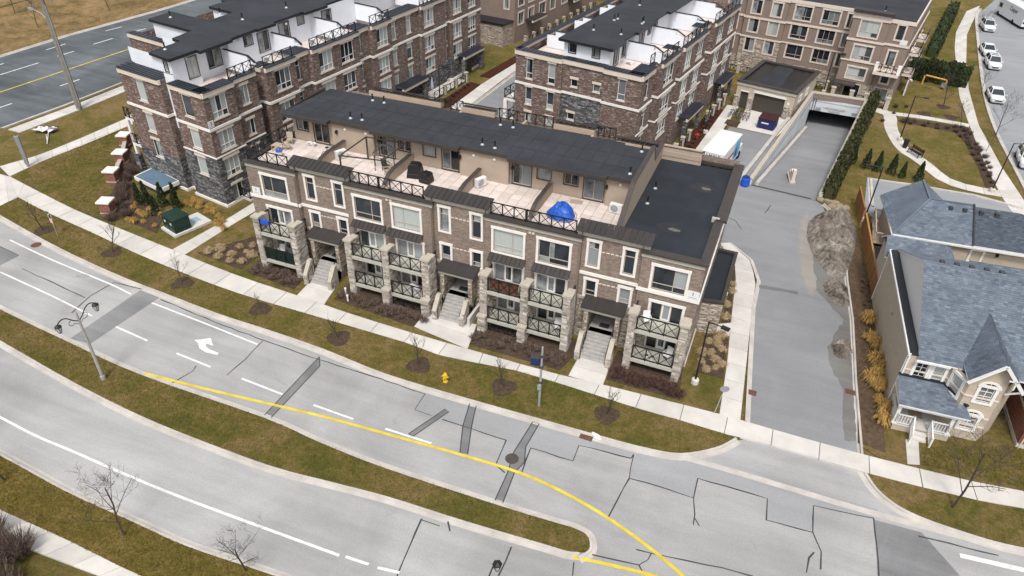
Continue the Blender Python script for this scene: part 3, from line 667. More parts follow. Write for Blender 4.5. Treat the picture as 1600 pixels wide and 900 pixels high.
for pts in ([(-18.74, -7.68), (-15.56, -7.73), (-15.50, -9.31), (-14.26, -9.33)], [(-13.45, -9.36), (-11.42, -9.34), (-8.99, -9.37), (-8.82, -11.44), (-8.09, -11.77)], [(-7.15, -11.37), (-7.34, -9.35), (-4.61, -9.30), (-4.65, -7.97), (-1.39, -7.70), (-1.31, -7.34)],
            [(-1.30, -7.38), (-1.10, -9.25), (1.02, -9.13), (2.71, -9.16), (2.69, -7.63), (6.72, -7.51), (6.81, -9.06), (9.31, -8.88), (9.25, -6.95), (12.49, -6.52), (12.71, -10.33)], [(9.31, -8.88), (9.81, -9.99), (9.83, -11.15)], [(9.45, -10.18), (9.21, -10.66), (9.14, -11.64)], [(14.81, -6.82), (18.82, -6.43)], [(-1.10, -9.25), (-1.33, -10.94), (-1.51, -12.41)], [(2.71, -9.16), (2.99, -10.27), (3.04, -11.00)], [(3.03, -10.53), (3.37, -10.95)],
            [(-1.66, -15.04), (-0.28, -14.84), (0.82, -14.66), (1.19, -14.17), (1.27, -13.71)], [(0.82, -14.66), (1.12, -15.03)], [(0.46, -13.80), (2.26, -13.55), (4.95, -13.09), (6.55, -12.98)], [(-11.13, -16.59), (-10.91, -18.35), (-10.66, -20.20)], [(-11.09, -16.66), (-9.98, -16.62)],
            [(-5.83, -16.29), (-5.81, -18.15)], [(-2.42, -15.86), (-2.24, -16.64)], [(-39.30, -6.64), (-32.84, -7.27), (-28.68, -7.48), (-24.16, -7.66), (-18.78, -7.62)], [(-28.90, -7.57), (-28.74, -9.66), (-28.84, -11.50)], [(-31.40, -11.59), (-31.24, -12.09), (-31.66, -13.57)],
            [(-41.63, -6.19), (-44.30, -6.35), (-44.54, -8.47), (-44.06, -10.63)], [(-52.57, -7.91), (-44.71, -8.79)], [(-0.15, 24.90), (0.55, 24.51), (1.28, 23.14)], [(3.32, 29.13), (2.95, 27.17)], [(-9.70, -16.18), (-9.32, -16.70)]):
    m = MB(); P = wob(pts); L_, R_ = offset(P, 1.0), offset(P, -1.0); ws = [R.uniform(.024, .052) for _ in P]
    for i in range(len(P) - 1): q = [P[i] + (R_[i] - P[i]) * ws[i], P[i + 1] + (R_[i + 1] - P[i + 1]) * ws[i + 1], P[i + 1] + (L_[i + 1] - P[i + 1]) * ws[i + 1], P[i] + (L_[i] - P[i]) * ws[i]]; m.face(*[(*a, .0142) for a in q])
    m.build('crack_seal', M['seal'], rp)
for p in ((-8.10, -10.60), (-54.65, -4.86)):
    m = MB(); m.lathe([(.42, .012), (.42, .02), (.36, .021), (.36, .016), (.05, .017)], 20); o = m.build('manhole_cover', M['iron' if p[0] > -40 else 'rust'], rp, loc=p)
for p in ((-4.44, -7.11), (4.68, 1.22), (11.15, 4.0)):
    m = MB(); m.box(-.42, -.26, .01, .42, .26, .022)
    for i in range(7): m.box(-.38 + i * .12, -.22, .022, -.33 + i * .12, .22, .028)
    m.build('catch_basin_grate', M['rust'], rp, loc=(p[0], p[1], .0))

# highway to the west, its verge and the field beyond
HW = [(-100.9, -60), (-101.0, 28), (-100.8, 39), (-99, 56), (-96, 130)]; HE = [(-79, -60), (-79, 11), (-78.4, 19), (-78.2, 29), (-75, 130)]
sheet('highway', HE + HW[::-1], .012, 'asphalt_hwy')
kerb('kerb', [Vector(p) for p in HE[1:]], -1, .5, .3); kerb('kerb', [Vector(p) for p in HW], 1, .5, .3)
fs = setting('footpath'); slabs(fs, [Vector((p[0] + 1.1, p[1])) for p in HE[1:]], [Vector((p[0] + 2.9, p[1])) for p in HE[1:]], 3.0, .12)
sheet('field', [(-101.5, -80), (-101.5, 28), (-101.3, 40), (-99.6, 56), (-96, 140), (-200, 300), (-500, 100), (-500, -80)], .02, 'field')
hm = setting('highway_markings')
def hmark(name, pts, wd, mat): m = MB(); strip(m, [Vector(p[:2]) for p in pts], wd, .019); m.build(name, M[mat], hm)
hmark('centre_line', [(-89.6, -40), (-89.05, 18.66), (-88.49, 28.59), (-87.83, 40.30), (-87.0, 60), (-85, 120)], .22, 'yellow')
for a, b in (((-94.57, 22.98), (-94.18, 28.50)), ((-97.77, 43.26), (-97.28, 46.05)), ((-94.16, 37.65), (-93.90, 40.99)), ((-97.97, 32.89), (-97.81, 36.04)), ((-94.24, 31.53), (-94.00, 34.11)), ((-93.82, 44.49), (-93.29, 46.94)), ((-84.33, 23.36), (-84.08, 26.12)), ((-84.62, 15.19), (-84.50, 16.68)), ((-98.09, 25.74), (-98.12, 26.31))): hmark('lane_dash', [a, b], .2, 'paint')

# side street on the right, park paths
SKB = smooth([(32, 122), (31.88, 124.09), (30.62, 117.20), (29.28, 102.50), (27.09, 74.37), (26.75, 60.00), (27.22, 49.86), (27.65, 40.54), (27.6, 30), (28.4, 10), (30, -2)])
sheet('side_street', [p for p in SKB] + [(70, 4), (70, 160), (44, 160)], .010, 'asphalt_lot')
kerb('kerb', SKB, -1, .3, .18)
walk([Vector(p) for p in ((29.41, 120.86), (26.25, 104.57), (25.23, 94.85), (23.79, 71.21), (23.94, 61.26), (24.37, 48.18), (25.18, 39.13), (26.9, 31.5))], [Vector(p) for p in ((32.28, 126.83), (27.88, 104.17), (26.14, 87.10), (25.25, 74.29), (25.03, 61.11), (25.97, 48.92), (27.12, 40.01), (28.4, 31.5))], 1.8, .05, 'footpath')
pp = smooth([(12.95, 60.99), (14.42, 60.50), (14.95, 59.03), (14.87, 55.69), (15.50, 51.37), (16.32, 48.60), (17.84, 46.59), (19.81, 42.76), (22.14, 41.62), (25.09, 41.59)])
walk(offset(pp, .75), offset(pp, -.75), 1.6, .03); pq = [Vector(p) for p in ((14.65, 60.39), (19.34, 60.76), (23.95, 60.28))]
walk(offset(pq, .55), offset(pq, -.55), 1.6, .034)
sheet('bench_pad', [(15.43, 49.12), (16.03, 50.94), (17.90, 47.69), (17.17, 46.10)], .036, 'concrete')
sheet('rear_lane', [(11.9, 32.2), (13.0, 30.0), (13.2, 23), (24, 24), (27, 31), (27, 39.3), (22.4, 40.4), (12.2, 39.8)], .012, 'asphalt_lot')
kerb('kerb', [Vector(p) for p in ((26.6, 39.0), (22.4, 40.0), (17, 40.0), (12.4, 39.4), (12.5, 33))], 1, .25, .3)

# planting beds
def bed(poly, mat='mulch', z=.125): return sheet('planting_bed', poly, z, mat, 0.0)
bed([(-35.6, -1.0), (-30.6, -1.5), (-30.7, 1.7), (-35.9, 1.7)]); bed([(-27.0, -1.3), (-19.2, -1.9), (-18.6, .2), (-18.7, 1.7), (-27, 1.7)]); bed([(-15.2, -2.0), (-8.0, -2.0), (-7.3, .6), (-7.3, 1.7), (-15.2, 1.7)]); bed([(-4.7, -1.6), (0.4, -1.6), (0.2, -.4), (-.05, 1.7), (-4.8, 1.7)])
bed([(-41.2, -.4), (-36.2, -.9), (-36.1, 4.0), (-37, 6)]); bed([(0.73, 6.04), (2.43, 6.78), (2.79, 1.75), (1.02, 1.69)])
bed([(1.70, 7.99), (2.32, 8.13), (1.77, 14.72), (1.53, 16.89)])
bed([(-53.57, 1.31), (-57.62, 6.84), (-62.38, 12.79), (-58.69, 11.29), (-56.39, 7.40), (-52.33, 4.35), (-48.50, 3.61), (-46.58, 0.63), (-51.71, 1.36)])
bed([(11.6, -.8), (13.2, -1.1), (13.1, 2), (12.4, 16.5), (11.2, 28.5), (10.3, 24), (10.9, 16), (11.5, 6)], 'soil', .11)
bed([(15.70, 58.04), (16.30, 59.32), (23.75, 59.35), (24.36, 55.21), (24.77, 48.37), (24.50, 43.01), (23.75, 42.66), (23.54, 47.47), (22.87, 54.52), (22.08, 57.18)], 'mulch', .03)
bed([(-38.6, 30), (-36.4, 29.6), (-36.0, 47), (-37.6, 47.4)], 'mulch_red', .1); bed([(-37.4, 50), (-35.9, 50), (-34.8, 60), (-36.2, 60)], 'mulch_red', .1); walk([(-36.3, 29), (-35.8, 48), (-34.4, 62), (-33, 90)], [(-34.3, 29), (-34.05, 48), (-33.4, 62), (-31.6, 90)], 2.2, .12)
bed([(-8.2, 32), (-6.6, 31.6), (-4.6, 52), (-6.2, 53)], 'mulch_red', .1); walk([(-6.5, 31), (-4.5, 54)], [(-5.1, 31), (-3.1, 54)], 2.2, .12); bed([(-5.0, 32), (-4.5, 32), (-3.5, 47), (-4.0, 47.5)], 'mulch', .11)
bed([(-4.0, 47.6), (-2.5, 47.4), (-2.2, 49), (-3.8, 49.2)], 'mulch', .12)
sheet('rear_lawn', [(-12, 62), (8, 62.2), (8.4, 64), (-12, 69)], .05, 'grass_dry')
TREE_RINGS = [(-55.90, -3.02), (-47.74, -3.23), (-39.17, -4.34), (-31.36, -4.66), (-23.96, -5.18), (-17.20, -5.49), (-10.92, -5.14), (-3.75, -4.84), (18.98, 62.09), (21.46, 65.82), (22.09, 62.40)]
tr = setting('tree_mulch_rings')
for p in TREE_RINGS:
    m = MB(); a0 = R.random() * 6; z = .13 if p[1] < 10 else .03
    rr = [.85 * (1 + .12 * math.sin(3 * i / 20 * 6.28 + a0) + R.uniform(-.06, .06)) for i in range(20)]
    c = m.add((0, 0, z + .05)); ids = [m.add((rr[i] * math.cos(i * math.pi / 10), rr[i] * math.sin(i * math.pi / 10), z - .01)) for i in range(20)]
    for i in range(20): m.idx((c, ids[i], ids[(i + 1) % 20]))
    m.build('mulch_ring', M['mulch'], tr, loc=p)
# ================================================================== FRONT TOWNHOUSE BLOCK
def veneer(name, x0, y0, x1, y1, z0, z1, parent, mat='stone_cream', faces='-y+x-x'):
    """course-by-course rough stones round a pier, one mesh"""
    m = MB()
    for fc in ('-y', '+x', '-x', '+y'):
        if fc not in faces: continue
        horiz = fc[1] == 'y'; L = (x1 - x0) if horiz else (y1 - y0); z = z0
        while z < z1 - .03:
            h = min(R.choice((.09, .12, .16, .2)), z1 - z); s = 0.0
            while s < L - .02:
                q = min(R.uniform(.16, .5), L - s)
                if L - s - q < .1: q = L - s
                d = R.uniform(.015, .055); m.tint = min(1, max(0, R.gauss(.52, .28))); g = .008
                a, b = s + g, s + q - g
                if fc == '-y': m.box(x0 + a, y0 - d, z + g, x0 + b, y0 + .03, z + h - g, False)
                elif fc == '+y': m.box(x0 + a, y1 - .03, z + g, x0 + b, y1 + d, z + h - g, False)
                elif fc == '+x': m.box(x1 - .03, y0 + a, z + g, x1 + d, y0 + b, z + h - g, False)
                else: m.box(x0 - d, y0 + a, z + g, x0 + .03, y0 + b, z + h - g, False)
                s += q
            z += h
    return stuff(m.build(name, M[mat], parent))
T = thing('townhouse_block', 'long three storey brick townhouse block with stone balcony piers and roof terraces facing the road', 'building')
X0, X1, YB = -36.0, 0.0, 17.2
FR = [(-36, 1.85), (-31.35, 1.85), (-31.35, 2.15), (-26.85, 2.15), (-26.85, 1.85), (-19.6, 1.85), (-19.6, 2.15), (-15.4, 2.15), (-15.4, 1.85), (-8.3, 1.85), (-8.3, 2.15), (-4.1, 2.15), (-4.1, 1.85), (0, 1.85)]
BIG = lambda c, st='trim_big', gl='pane': (c, 6.05, 2.25, 1.85, st, gl)
DOOR = lambda c, gl='pane': (c, 3.42, 2.15, 1.6, 'trim_door', gl)
LOWD = lambda c, gl='pane_dark': (c, 1.0, 2.1, 1.75, 'plain_door', gl)
NAR = lambda c: (c, 6.5, .72, 1.95, 'trim_tall', 'pane'); SML = lambda c: (c, 4.0, .72, 1.3, 'trim_low', 'pane')
UP = {0: [BIG(-33.5), DOOR(-33.45, 'pane')], 2: [NAR(-30.3), NAR(-27.75), SML(-30.25), SML(-27.7)], 4: [BIG(-25.05, 'trim_bigr'), BIG(-21.75, 'trim_big', 'pane_pale'), DOOR(-24.95, 'pane_pale'), DOOR(-21.6)],
      6: [NAR(-18.75), NAR(-16.2), SML(-18.7), SML(-16.2)], 8: [BIG(-13.6, 'trim_bigr', 'pane_pale'), BIG(-10.2, 'trim_big'), DOOR(-13.55, 'pane_dark'), DOOR(-10.25)], 10: [NAR(-7.45), NAR(-4.95), SML(-7.42), SML(-4.95)], 12: [BIG(-2.1, 'trim_bigr'), DOOR(-1.95)]}
LO = {0: [LOWD(-33.3)], 4: [LOWD(-24.7), LOWD(-21.5)], 8: [LOWD(-13.3), LOWD(-10.1)], 12: [LOWD(-1.9)]}
ENT = {2: -29.0, 6: -17.45, 10: -6.15}
mb = MB(); ms_ = MB()
for i, (a, b) in enumerate(zip(FR, FR[1:])):
    top = 8.75 if i not in (2, 6, 10) else 9.35
    if i in (2, 6, 10):
        c = ENT[i] - a[0]
        facade(T, mb, a, b, 3.75, top, [(q[0] - a[0],) + q[1:] for q in UP[i]])
        wall(ms_, a, b, 0, 3.75, [(c - 1.05, c + 1.05, 0, 3.3)], 2.2)
    elif abs(a[0] - b[0]) > .5:
        facade(T, mb, a, b, 3.3, top, [(q[0] - a[0],) + q[1:] for q in UP.get(i, [])])
        facade(T, ms_, a, b, 0, 3.3, [(q[0] - a[0],) + q[1:] for q in LO.get(i, [])])
    else: wall(mb, a, b, 3.3, 9.35); wall(ms_, a, b, 0, 3.3)
wall(mb, (0, 1.85), (0, 17.2), 3.3, 8.75); wall(ms_, (0, 1.85), (0, 17.2), 0, 3.3); wall(mb, (0, 17.2), (-36, 17.2), 3.3, 9.3); wall(ms_, (0, 17.2), (-36, 17.2), 0, 3.3); wall(mb, (-36, 17.2), (-36, 1.85), 3.3, 8.75); wall(ms_, (-36, 17.2), (-36, 1.85), 0, 3.3)
mb.build('brick_wall', M['brick'], T); ms_.build('stone_base_wall', M['stone_flat'], T)
# pale inset bricks between the narrow windows
m = MB()
for c in ENT.values():
    for z in (7.75, 5.15):
        for k in range(5): x = c - .75 + k * .32; m.box(x, 2.12, z, x + .23, 2.165, z + .09)
m.build('inset_brick_row', M['beige_trim'], T)
# string courses, fascias, copings
def course(name, pts, z0, z1, out, mat, inn=.0): m = MB(); slab_along(m, pts, z0, z1, out, inn); return m.build(name, M[mat], T)
course('string_course', [(-36, 1.85), (-31.35, 1.85), (-31.35, 2.15), (-26.85, 2.15)], 5.72, 5.95, .09, 'trim', .02)
course('string_course', [(-8.3, 2.15), (-4.1, 2.15), (-4.1, 1.85), (0, 1.85), (0, 17.2)], 5.72, 5.95, .09, 'trim', .02)
course('stone_ledge', [(-31.33, 2.15), (-26.87, 2.15)], 3.62, 3.86, .1, 'stone_cap', .02); course('stone_ledge', [(-19.58, 2.15), (-15.42, 2.15)], 3.62, 3.86, .1, 'stone_cap', .02); course('stone_ledge', [(-8.28, 2.15), (-4.12, 2.15)], 3.62, 3.86, .1, 'stone_cap', .02)
for a, b in ((-36.0, -31.3), (-26.9, -19.55), (-15.45, -8.25), (-4.15, 0.0)):
    course('fascia_board', [(a, 1.85), (b, 1.85)], 8.42, 8.74, .07, 'fascia', .02)
    course('parapet_coping', [(a - .05, 1.85), (b + .05, 1.85)], 8.745, 8.86, .2, 'coping', .45)
course('parapet_coping', [(-36, 7.3), (-36, 2.35)], 8.745, 8.86, .12, 'coping', .4)
# metal caps over the entrance bays, seam by seam
def metal_cap(x0, x1, yf, yb, zf, zb, parent, n, name='metal_cap', mat='seam', fas='fascia', fz=.42):
    m = MB(); y = yf + (.28 if yb > yf else -.28); m.box(x0 + .12, min(y, yb), zf - fz, x1 - .12, max(y, yb), zf - .02); f = m.build(name, M[fas], parent)
    W = (x1 - x0) / n; p = MB(); L = yb - yf; t = .05
    e = .02 if L > 0 else -.02
    def slab(mm, xa, xb, h0, h1):
        vs = [(xa, yf, zf + h0), (xb, yf, zf + h0), (xb, yb, zb + h0), (xa, yb, zb + h0)]; vt = [(q[0], q[1], q[2] - h0 + h1) for q in vs]
        a = [mm.add(q) for q in vs]; b = [mm.add(q) for q in vt]
        if L < 0: a = a[::-1]; b = b[::-1]
        mm.idx(b); mm.idx(a[::-1])
        for i in range(4): j = (i + 1) % 4; mm.idx((a[i], a[j], b[j], b[i]))
    slab(p, -W / 2 + .012, W / 2 - .012, 0, t); slab(p, W / 2 - .024, W / 2 - .013, t, t + .018)
    me = p.mesh('roof_panel', M[mat])
    for i in range(n): put('roof_panel', me, f, (x0 + W * (i + .5), 0, 0))
    return f
for a, b in ((-32.0, -26.55), (-20.3, -15.1), (-8.75, -3.55)): metal_cap(a, b, 1.72, 2.85, 9.3, 9.62, T, 13)
# terraces: pavers, dividing walls, railings
DIV = [-30.1, -24.05, -18.1, -12.4]; TX = [-35.75] + DIV + [-6.25]
m = MB(); m.box(-35.9, 2.2, 8.4, -6.2, 7.3, 8.56); m.build('terrace_deck', M['soil'], T)
pv = {}
for a, b in zip(TX, TX[1:]):
    nx = round((b - a - .2) / .74); wx = (b - a - .2) / nx; ny = 7; wy = 4.95 / ny; kx = round(wx, 2)
    if kx not in pv: m = MB(); m.box(-wx / 2 + .012, -wy / 2 + .012, -.05, wx / 2 - .012, wy / 2 - .012, 0, False); pv[kx] = m.mesh('paver', M['paver'])
    for i in range(nx):
        for j in range(ny): put('paver', pv[kx], T, (a + .1 + wx * (i + .5), 2.3 + wy * (j + .5), 8.62 + R.uniform(-.004, .004)))
for x in DIV:
    prof = [(2.35, 8.5), (7.4, 8.5), (7.4, 9.5), (4.3, 9.5), (3.6, 9.36), (3.1, 9.06), (2.85, 8.8), (2.35, 8.8)]
    m = MB(); A = [m.add((x - .1, y, z)) for y, z in prof]; B = [m.add((x + .1, y, z)) for y, z in prof]; m.idx(A[::-1]); m.idx(B)
    for i in range(8): j = (i + 1) % 8; m.idx((A[i], A[j], B[j], B[i]))
    d = put('dividing_wall', recalc(m.mesh('dividing_wall', M['stucco'])), T)
    m = MB(); top = [(7.0, 9.5), (4.3, 9.5), (3.6, 9.36), (3.1, 9.06), (2.8, 8.8)]
    for (y0, z0), (y1, z1) in zip(top, top[1:]): m.bar((x, y0, z0 + .03), (x, y1, z1 + .03), .3, .06)
    m.build('wall_cap', M['coping'], d)
for a, b in ((-35.85, -32.05), (-26.5, -24.1), (-24.0, -20.35), (-15.05, -12.45), (-12.35, -8.8)): railing(T, (a, 2.1), (b, 2.1), 8.85, .95, 4 if b - a > 3 else 3)
railing(T, (-35.85, 7.2), (-35.85, 2.1), 8.85, .95, 5)
# penthouse storey
PF = [(-35.2, 7.35), (-31.2, 7.35), (-31.2, 7.0), (-27.3, 7.0), (-27.3, 7.35), (-19.75, 7.35), (-19.75, 7.0), (-15.75, 7.0), (-15.75, 7.35), (-8.2, 7.35), (-8.2, 7.0), (-6.2, 7.0)]
PW = {0: [(-34.28, 9.5, 1.05, .9, 'plain_pair', 'pane_dark'), (-32.5, 8.68, 1.4, 1.65, 'plain_pair', 'pane_dark')], 4: [(-26.35, 8.68, 1.4, 1.65, 'plain_pair', 'pane_dark'), (-24.75, 9.5, 1.0, .9, 'plain_pair', 'pane_dark'), (-22.55, 9.5, 1.05, .9, 'plain_pair', 'pane'), (-20.75, 8.68, 1.4, 1.65, 'plain_pair', 'pane_dark')],
      8: [(-14.8, 8.68, 1.5, 1.65, 'plain_pair', 'pane_dark'), (-13.05, 9.5, 1.05, .9, 'plain_pair', 'pane'), (-10.95, 9.5, 1.05, .9, 'plain_pair', 'pane_dark'), (-9.2, 8.68, 1.5, 1.65, 'plain_pair', 'pane_dark')]}
mb = MB()
for i, (a, b) in enumerate(zip(PF, PF[1:])):
    facade(T, mb, a, b, 8.5, 11.0, [(q[0] - a[0],) + q[1:] for q in PW.get(i, [])], dict(trim='frame_dark', frame='frame'))
wall(mb, (-6.2, 7.0), (-6.2, 12.2), 8.5, 11.0); wall(mb, (-6.2, 12.2), (-35.2, 12.2), 8.5, 11.0); wall(mb, (-35.2, 12.2), (-35.2, 7.35), 8.5, 11.0)
mb.build('penthouse_wall', M['stucco'], T)
m = MB(); m.prism([(-35.45, 6.3), (-31.1, 6.3), (-31.1, 6.75), (-27.2, 6.75), (-27.2, 6.3), (-19.6, 6.3), (-19.6, 6.75), (-15.6, 6.75), (-15.6, 6.3), (-8.15, 6.3), (-8.15, 6.65), (-6.35, 6.65), (-6.35, 12.2), (-8.4, 12.2), (-8.4, 12.55), (-34.9, 12.6)], 10.98, 11.18, True)
pr_ = m.build('penthouse_roof', M['roof'], T)
m = MB(); slab_along(m, [(-35.45, 12.6), (-35.45, 6.3), (-31.1, 6.3), (-31.1, 6.75), (-27.2, 6.75), (-27.2, 6.3), (-19.6, 6.3), (-19.6, 6.75), (-15.6, 6.75), (-15.6, 6.3), (-8.15, 6.3), (-8.15, 6.65), (-6.36, 6.65)], 10.9, 11.195, .03, .02); m.build('roof_edge', M['coping'], pr_)
# roof seams
m = MB(); x = -34.4
while x < -6.6: m.bar((x, 6.85, 11.184), (x, 12.15, 11.184), .03, .01); x += 1.02
for y in (8.35, 10.3): m.bar((-35.4, y, 11.187), (-6.4, y, 11.187), .03, .01)
m.build('roof_seam', M['coping_black'], pr_)
m = MB(); m.lathe([(.16, 0), (.14, .04), (.08, .1), (.06, .14), (.055, .14)], 10); flash = m.mesh('flashing', M['galv'])
m = MB(); m.lathe([(.055, .1), (.06, .5), (.08, .5), (.08, .58), (.02, .58)], 8); pipe = m.mesh('vent_pipe', M['black'])
def vent(x, y, z, parent, s=1.0): p = put('vent_pipe', pipe, parent, (x, y, z), 0, s); put('flashing', flash, p); return p
for x, y in ((-30.14, 11.75), (-29.0, 11.7), (-29.74, 7.7), (-28.73, 7.8), (-18.16, 7.6), (-17.07, 7.45), (-18.36, 11.6), (-17.26, 11.55), (-6.86, 11.5), (-6.75, 7.55)): vent(x, y, 11.19, T)
for x, y in ((-5.36, 11.0), (-5.37, 8.44)): vent(x, y, 8.69, T)
# side parapet of the penthouse and the flat roof at the east end
m = MB(); prof = [(3.2, 8.6), (16.5, 8.6), (16.5, 9.95), (13.1, 9.95), (12.6, 11.3), (6.4, 11.3), (6.1, 11.15), (3.2, 9.35)]
A = [m.add((-6.3, y, z)) for y, z in prof]; B = [m.add((-6.06, y, z)) for y, z in prof]; m.idx(A[::-1]); m.idx(B)
for i in range(8): j = (i + 1) % 8; m.idx((A[i], A[j], B[j], B[i]))
sp_ = put('end_parapet_wall', recalc(m.mesh('end_parapet_wall', M['stucco'])), T)
m = MB()
for (y0, z0), (y1, z1) in zip(prof[2:], prof[3:]): m.bar((-6.18, y0, z0 + .03), (-6.18, y1, z1 + .03), .34, .07)
m.build('wall_cap', M['coping'], sp_)
m = MB(); m.prism([(-6.06, 2.2), (-.25, 2.2), (-.25, 16.5), (-6.06, 16.5)], 8.3, 8.68); fr_ = m.build('flat_roof', M['roof_dark'], T)
m = MB(); m.box(-.42, 1.66, 8.76, .14, 7.7, 8.87); m.box(-.35, 7.7, 8.76, .42, 17.35, 8.97); m.box(-2.9, 16.95, 8.6, -.36, 17.34, 8.82); m.build('roof_coping', M['coping'], T)
m = MB(); m.box(-.62, 7.72, 8.6, -.1, 7.95, 9.0); m.build('scupper', M['fascia'], T)
m = MB(); m.box(-6.06, 16.35, 8.5, -2.9, 16.6, 9.9); m.build('back_parapet_wall', M['stucco'], T)
metal_cap(-10.1, -2.8, 17.45, 16.3, 9.45, 9.8, T, 18, fas='stucco')
metal_cap(-33.6, -26.0, 17.45, 16.4, 9.95, 10.3, T, 19, fas='stucco'); metal_cap(-24.2, -20.8, 17.45, 16.4, 9.95, 10.3, T, 8, fas='stucco'); metal_cap(-15.6, -11.8, 17.45, 16.4, 9.95, 10.3, T, 9, fas='stucco')
for a, b in ((-26.0, -24.2), (-20.7, -18.2), (-18.1, -15.7), (-11.7, -10.2)): railing(T, (a, 17.0), (b, 17.0), 9.3, .95, 3)
m = MB(); m.box(-35.9, 12.3, 8.3, -6.3, 17.1, 8.55); m.build('rear_terrace', M['paver'], T)
for x in (-24.1, -18.15, -12.0):
    m = MB(); m.box(x - .1, 13.2, 8.5, x + .1, 17.1, 9.6); m.build('dividing_wall', M['stucco'], T)
def blot(name, cx, cy, rx, ry, z, mat, parent, n=22, seed=1):
    q = random.Random(seed); m = MB(); m.face(*[(cx + rx * math.cos(t) * s, cy + ry * math.sin(t) * s, z) for t, s in [(i * 2 * math.pi / n, q.uniform(.82, 1.12)) for i in range(n)]]); return m.build(name, M[mat], parent)
for cx, cy, sd in ((-2.15, 12.6, 3), (-3.15, 5.6, 5)):
    blot('pond_stain', cx, cy, .95, .75, 8.686, 'puddle', fr_, seed=sd); blot('silt_stain', cx + .35, cy - .05, .42, .22, 8.69, 'puddle_pale', fr_, seed=sd + 1)
# wall lights on the penthouse
m = MB(); m.lathe([(.0, 0), (.11, .01), (.12, .04), (.08, .07), (0, .08)], 12); wl_ = m.mesh('wall_light', M['trim'])
for x in (-29.9, -28.0, -18.6, -16.9, -7.2): put('wall_light', wl_, T, (x, 7.0, 10.5), rot=(rad(90), 0, 0))
m = MB(); m.box(-.06, -.16, 0, .06, 0, .3); m.box(-.09, -.2, .06, .09, -.05, .24); lan = m.mesh('lantern', M['black'])
for x in (-31.05, -27.15, -19.9, -15.6, -8.35): put('lantern', lan, T, (x + (.2 if x > -20 else .35), 7.0 if x not in (-19.9, ) else 7.0, 10.0))
# balconies
PIERS = [(-34.8, -34.2), (-31.35, -30.75), (-26.3, -25.7), (-23.1, -22.5), (-19.75, -19.1), (-15.05, -14.45), (-11.9, -11.3), (-8.75, -8.15), (-4.1, -3.55), (-.65, -.08)]
for a, b in PIERS:
    m = MB(); m.box(a + .06, .06, 0, b - .06, 1.2, 4.9); p = m.build('pier', M['stone_cap'], T)
    veneer('veneer_stones', a + .05, .05, b - .05, 1.22, 0.0, 4.9, p)
    m = MB(); m.box(a - .06, -.04, 4.9, b + .06, .62, 5.06); m.build('cap_stone', M['stone_cap'], p)
LOWPIER = [(-23.1, -22.5), (-19.75, -19.1), (-15.05, -14.45), (-11.9, -11.3)]
for a, b in LOWPIER:
    m = MB(); m.box(a + .03, -.3, 0, b - .03, .05, 1.45); p = m.build('pier_buttress', M['stone_cap'], T)
    veneer('veneer_stones', a + .02, -.32, b - .02, .0, 0, 1.45, p); m = MB(); m.box(a - .05, -.4, 1.45, b + .05, .0, 1.6); m.build('cap_stone', M['stone_cap'], p)
BAL = [(-34.2, -31.35), (-25.7, -23.1), (-22.5, -19.75), (-14.45, -11.9), (-11.3, -8.75), (-3.55, -.65)]
GREENS = {}
for i, (a, b) in enumerate(BAL):
    for z in (1.15, 3.7):
        m = MB(); m.box(a, .05, z - .27, b, .26, z); m.box(a, .26, z - .2, b, 1.83, z - .03); s_ = m.build('balcony_slab', M['fascia'], T)
        if not (i == 0 and z < 2): railing(T, (a + .05, .14), (b - .05, .14), z, 1.12, 3)
        else: railing(T, (a + .05, .14), (b - .05, .14), z, 1.12, 3)
    m = MB(); m.box(a, .4, 0, b, 1.8, .03); m.build('patio_slab', M['concrete'], T)
    for z in (3.7,):
        for x in ((a - .35,) if i in (0, 1, 3, 5) else ()) + ((b + .35,) if i in (0, 2, 4, 5) else ()):
            if x < -.5: railing(T, (x, .75), (x, 1.75), z, 1.12, 1, 'side_railing')
for i in (2, 3): railing(T, (BAL[i][0] + .1, .1), (BAL[i][1] - .1, .1), .02, .8, 3)
# metal canopies above the upper balcony doors
for a, b in ((-26.45, -23.55), (-23.35, -20.4), (-15.0, -12.2), (-11.65, -8.85)):
    c = metal_cap(a, b, 1.2, 1.84, 5.5, 5.84, T, 8, 'door_canopy', 'seam', 'fascia', .18)
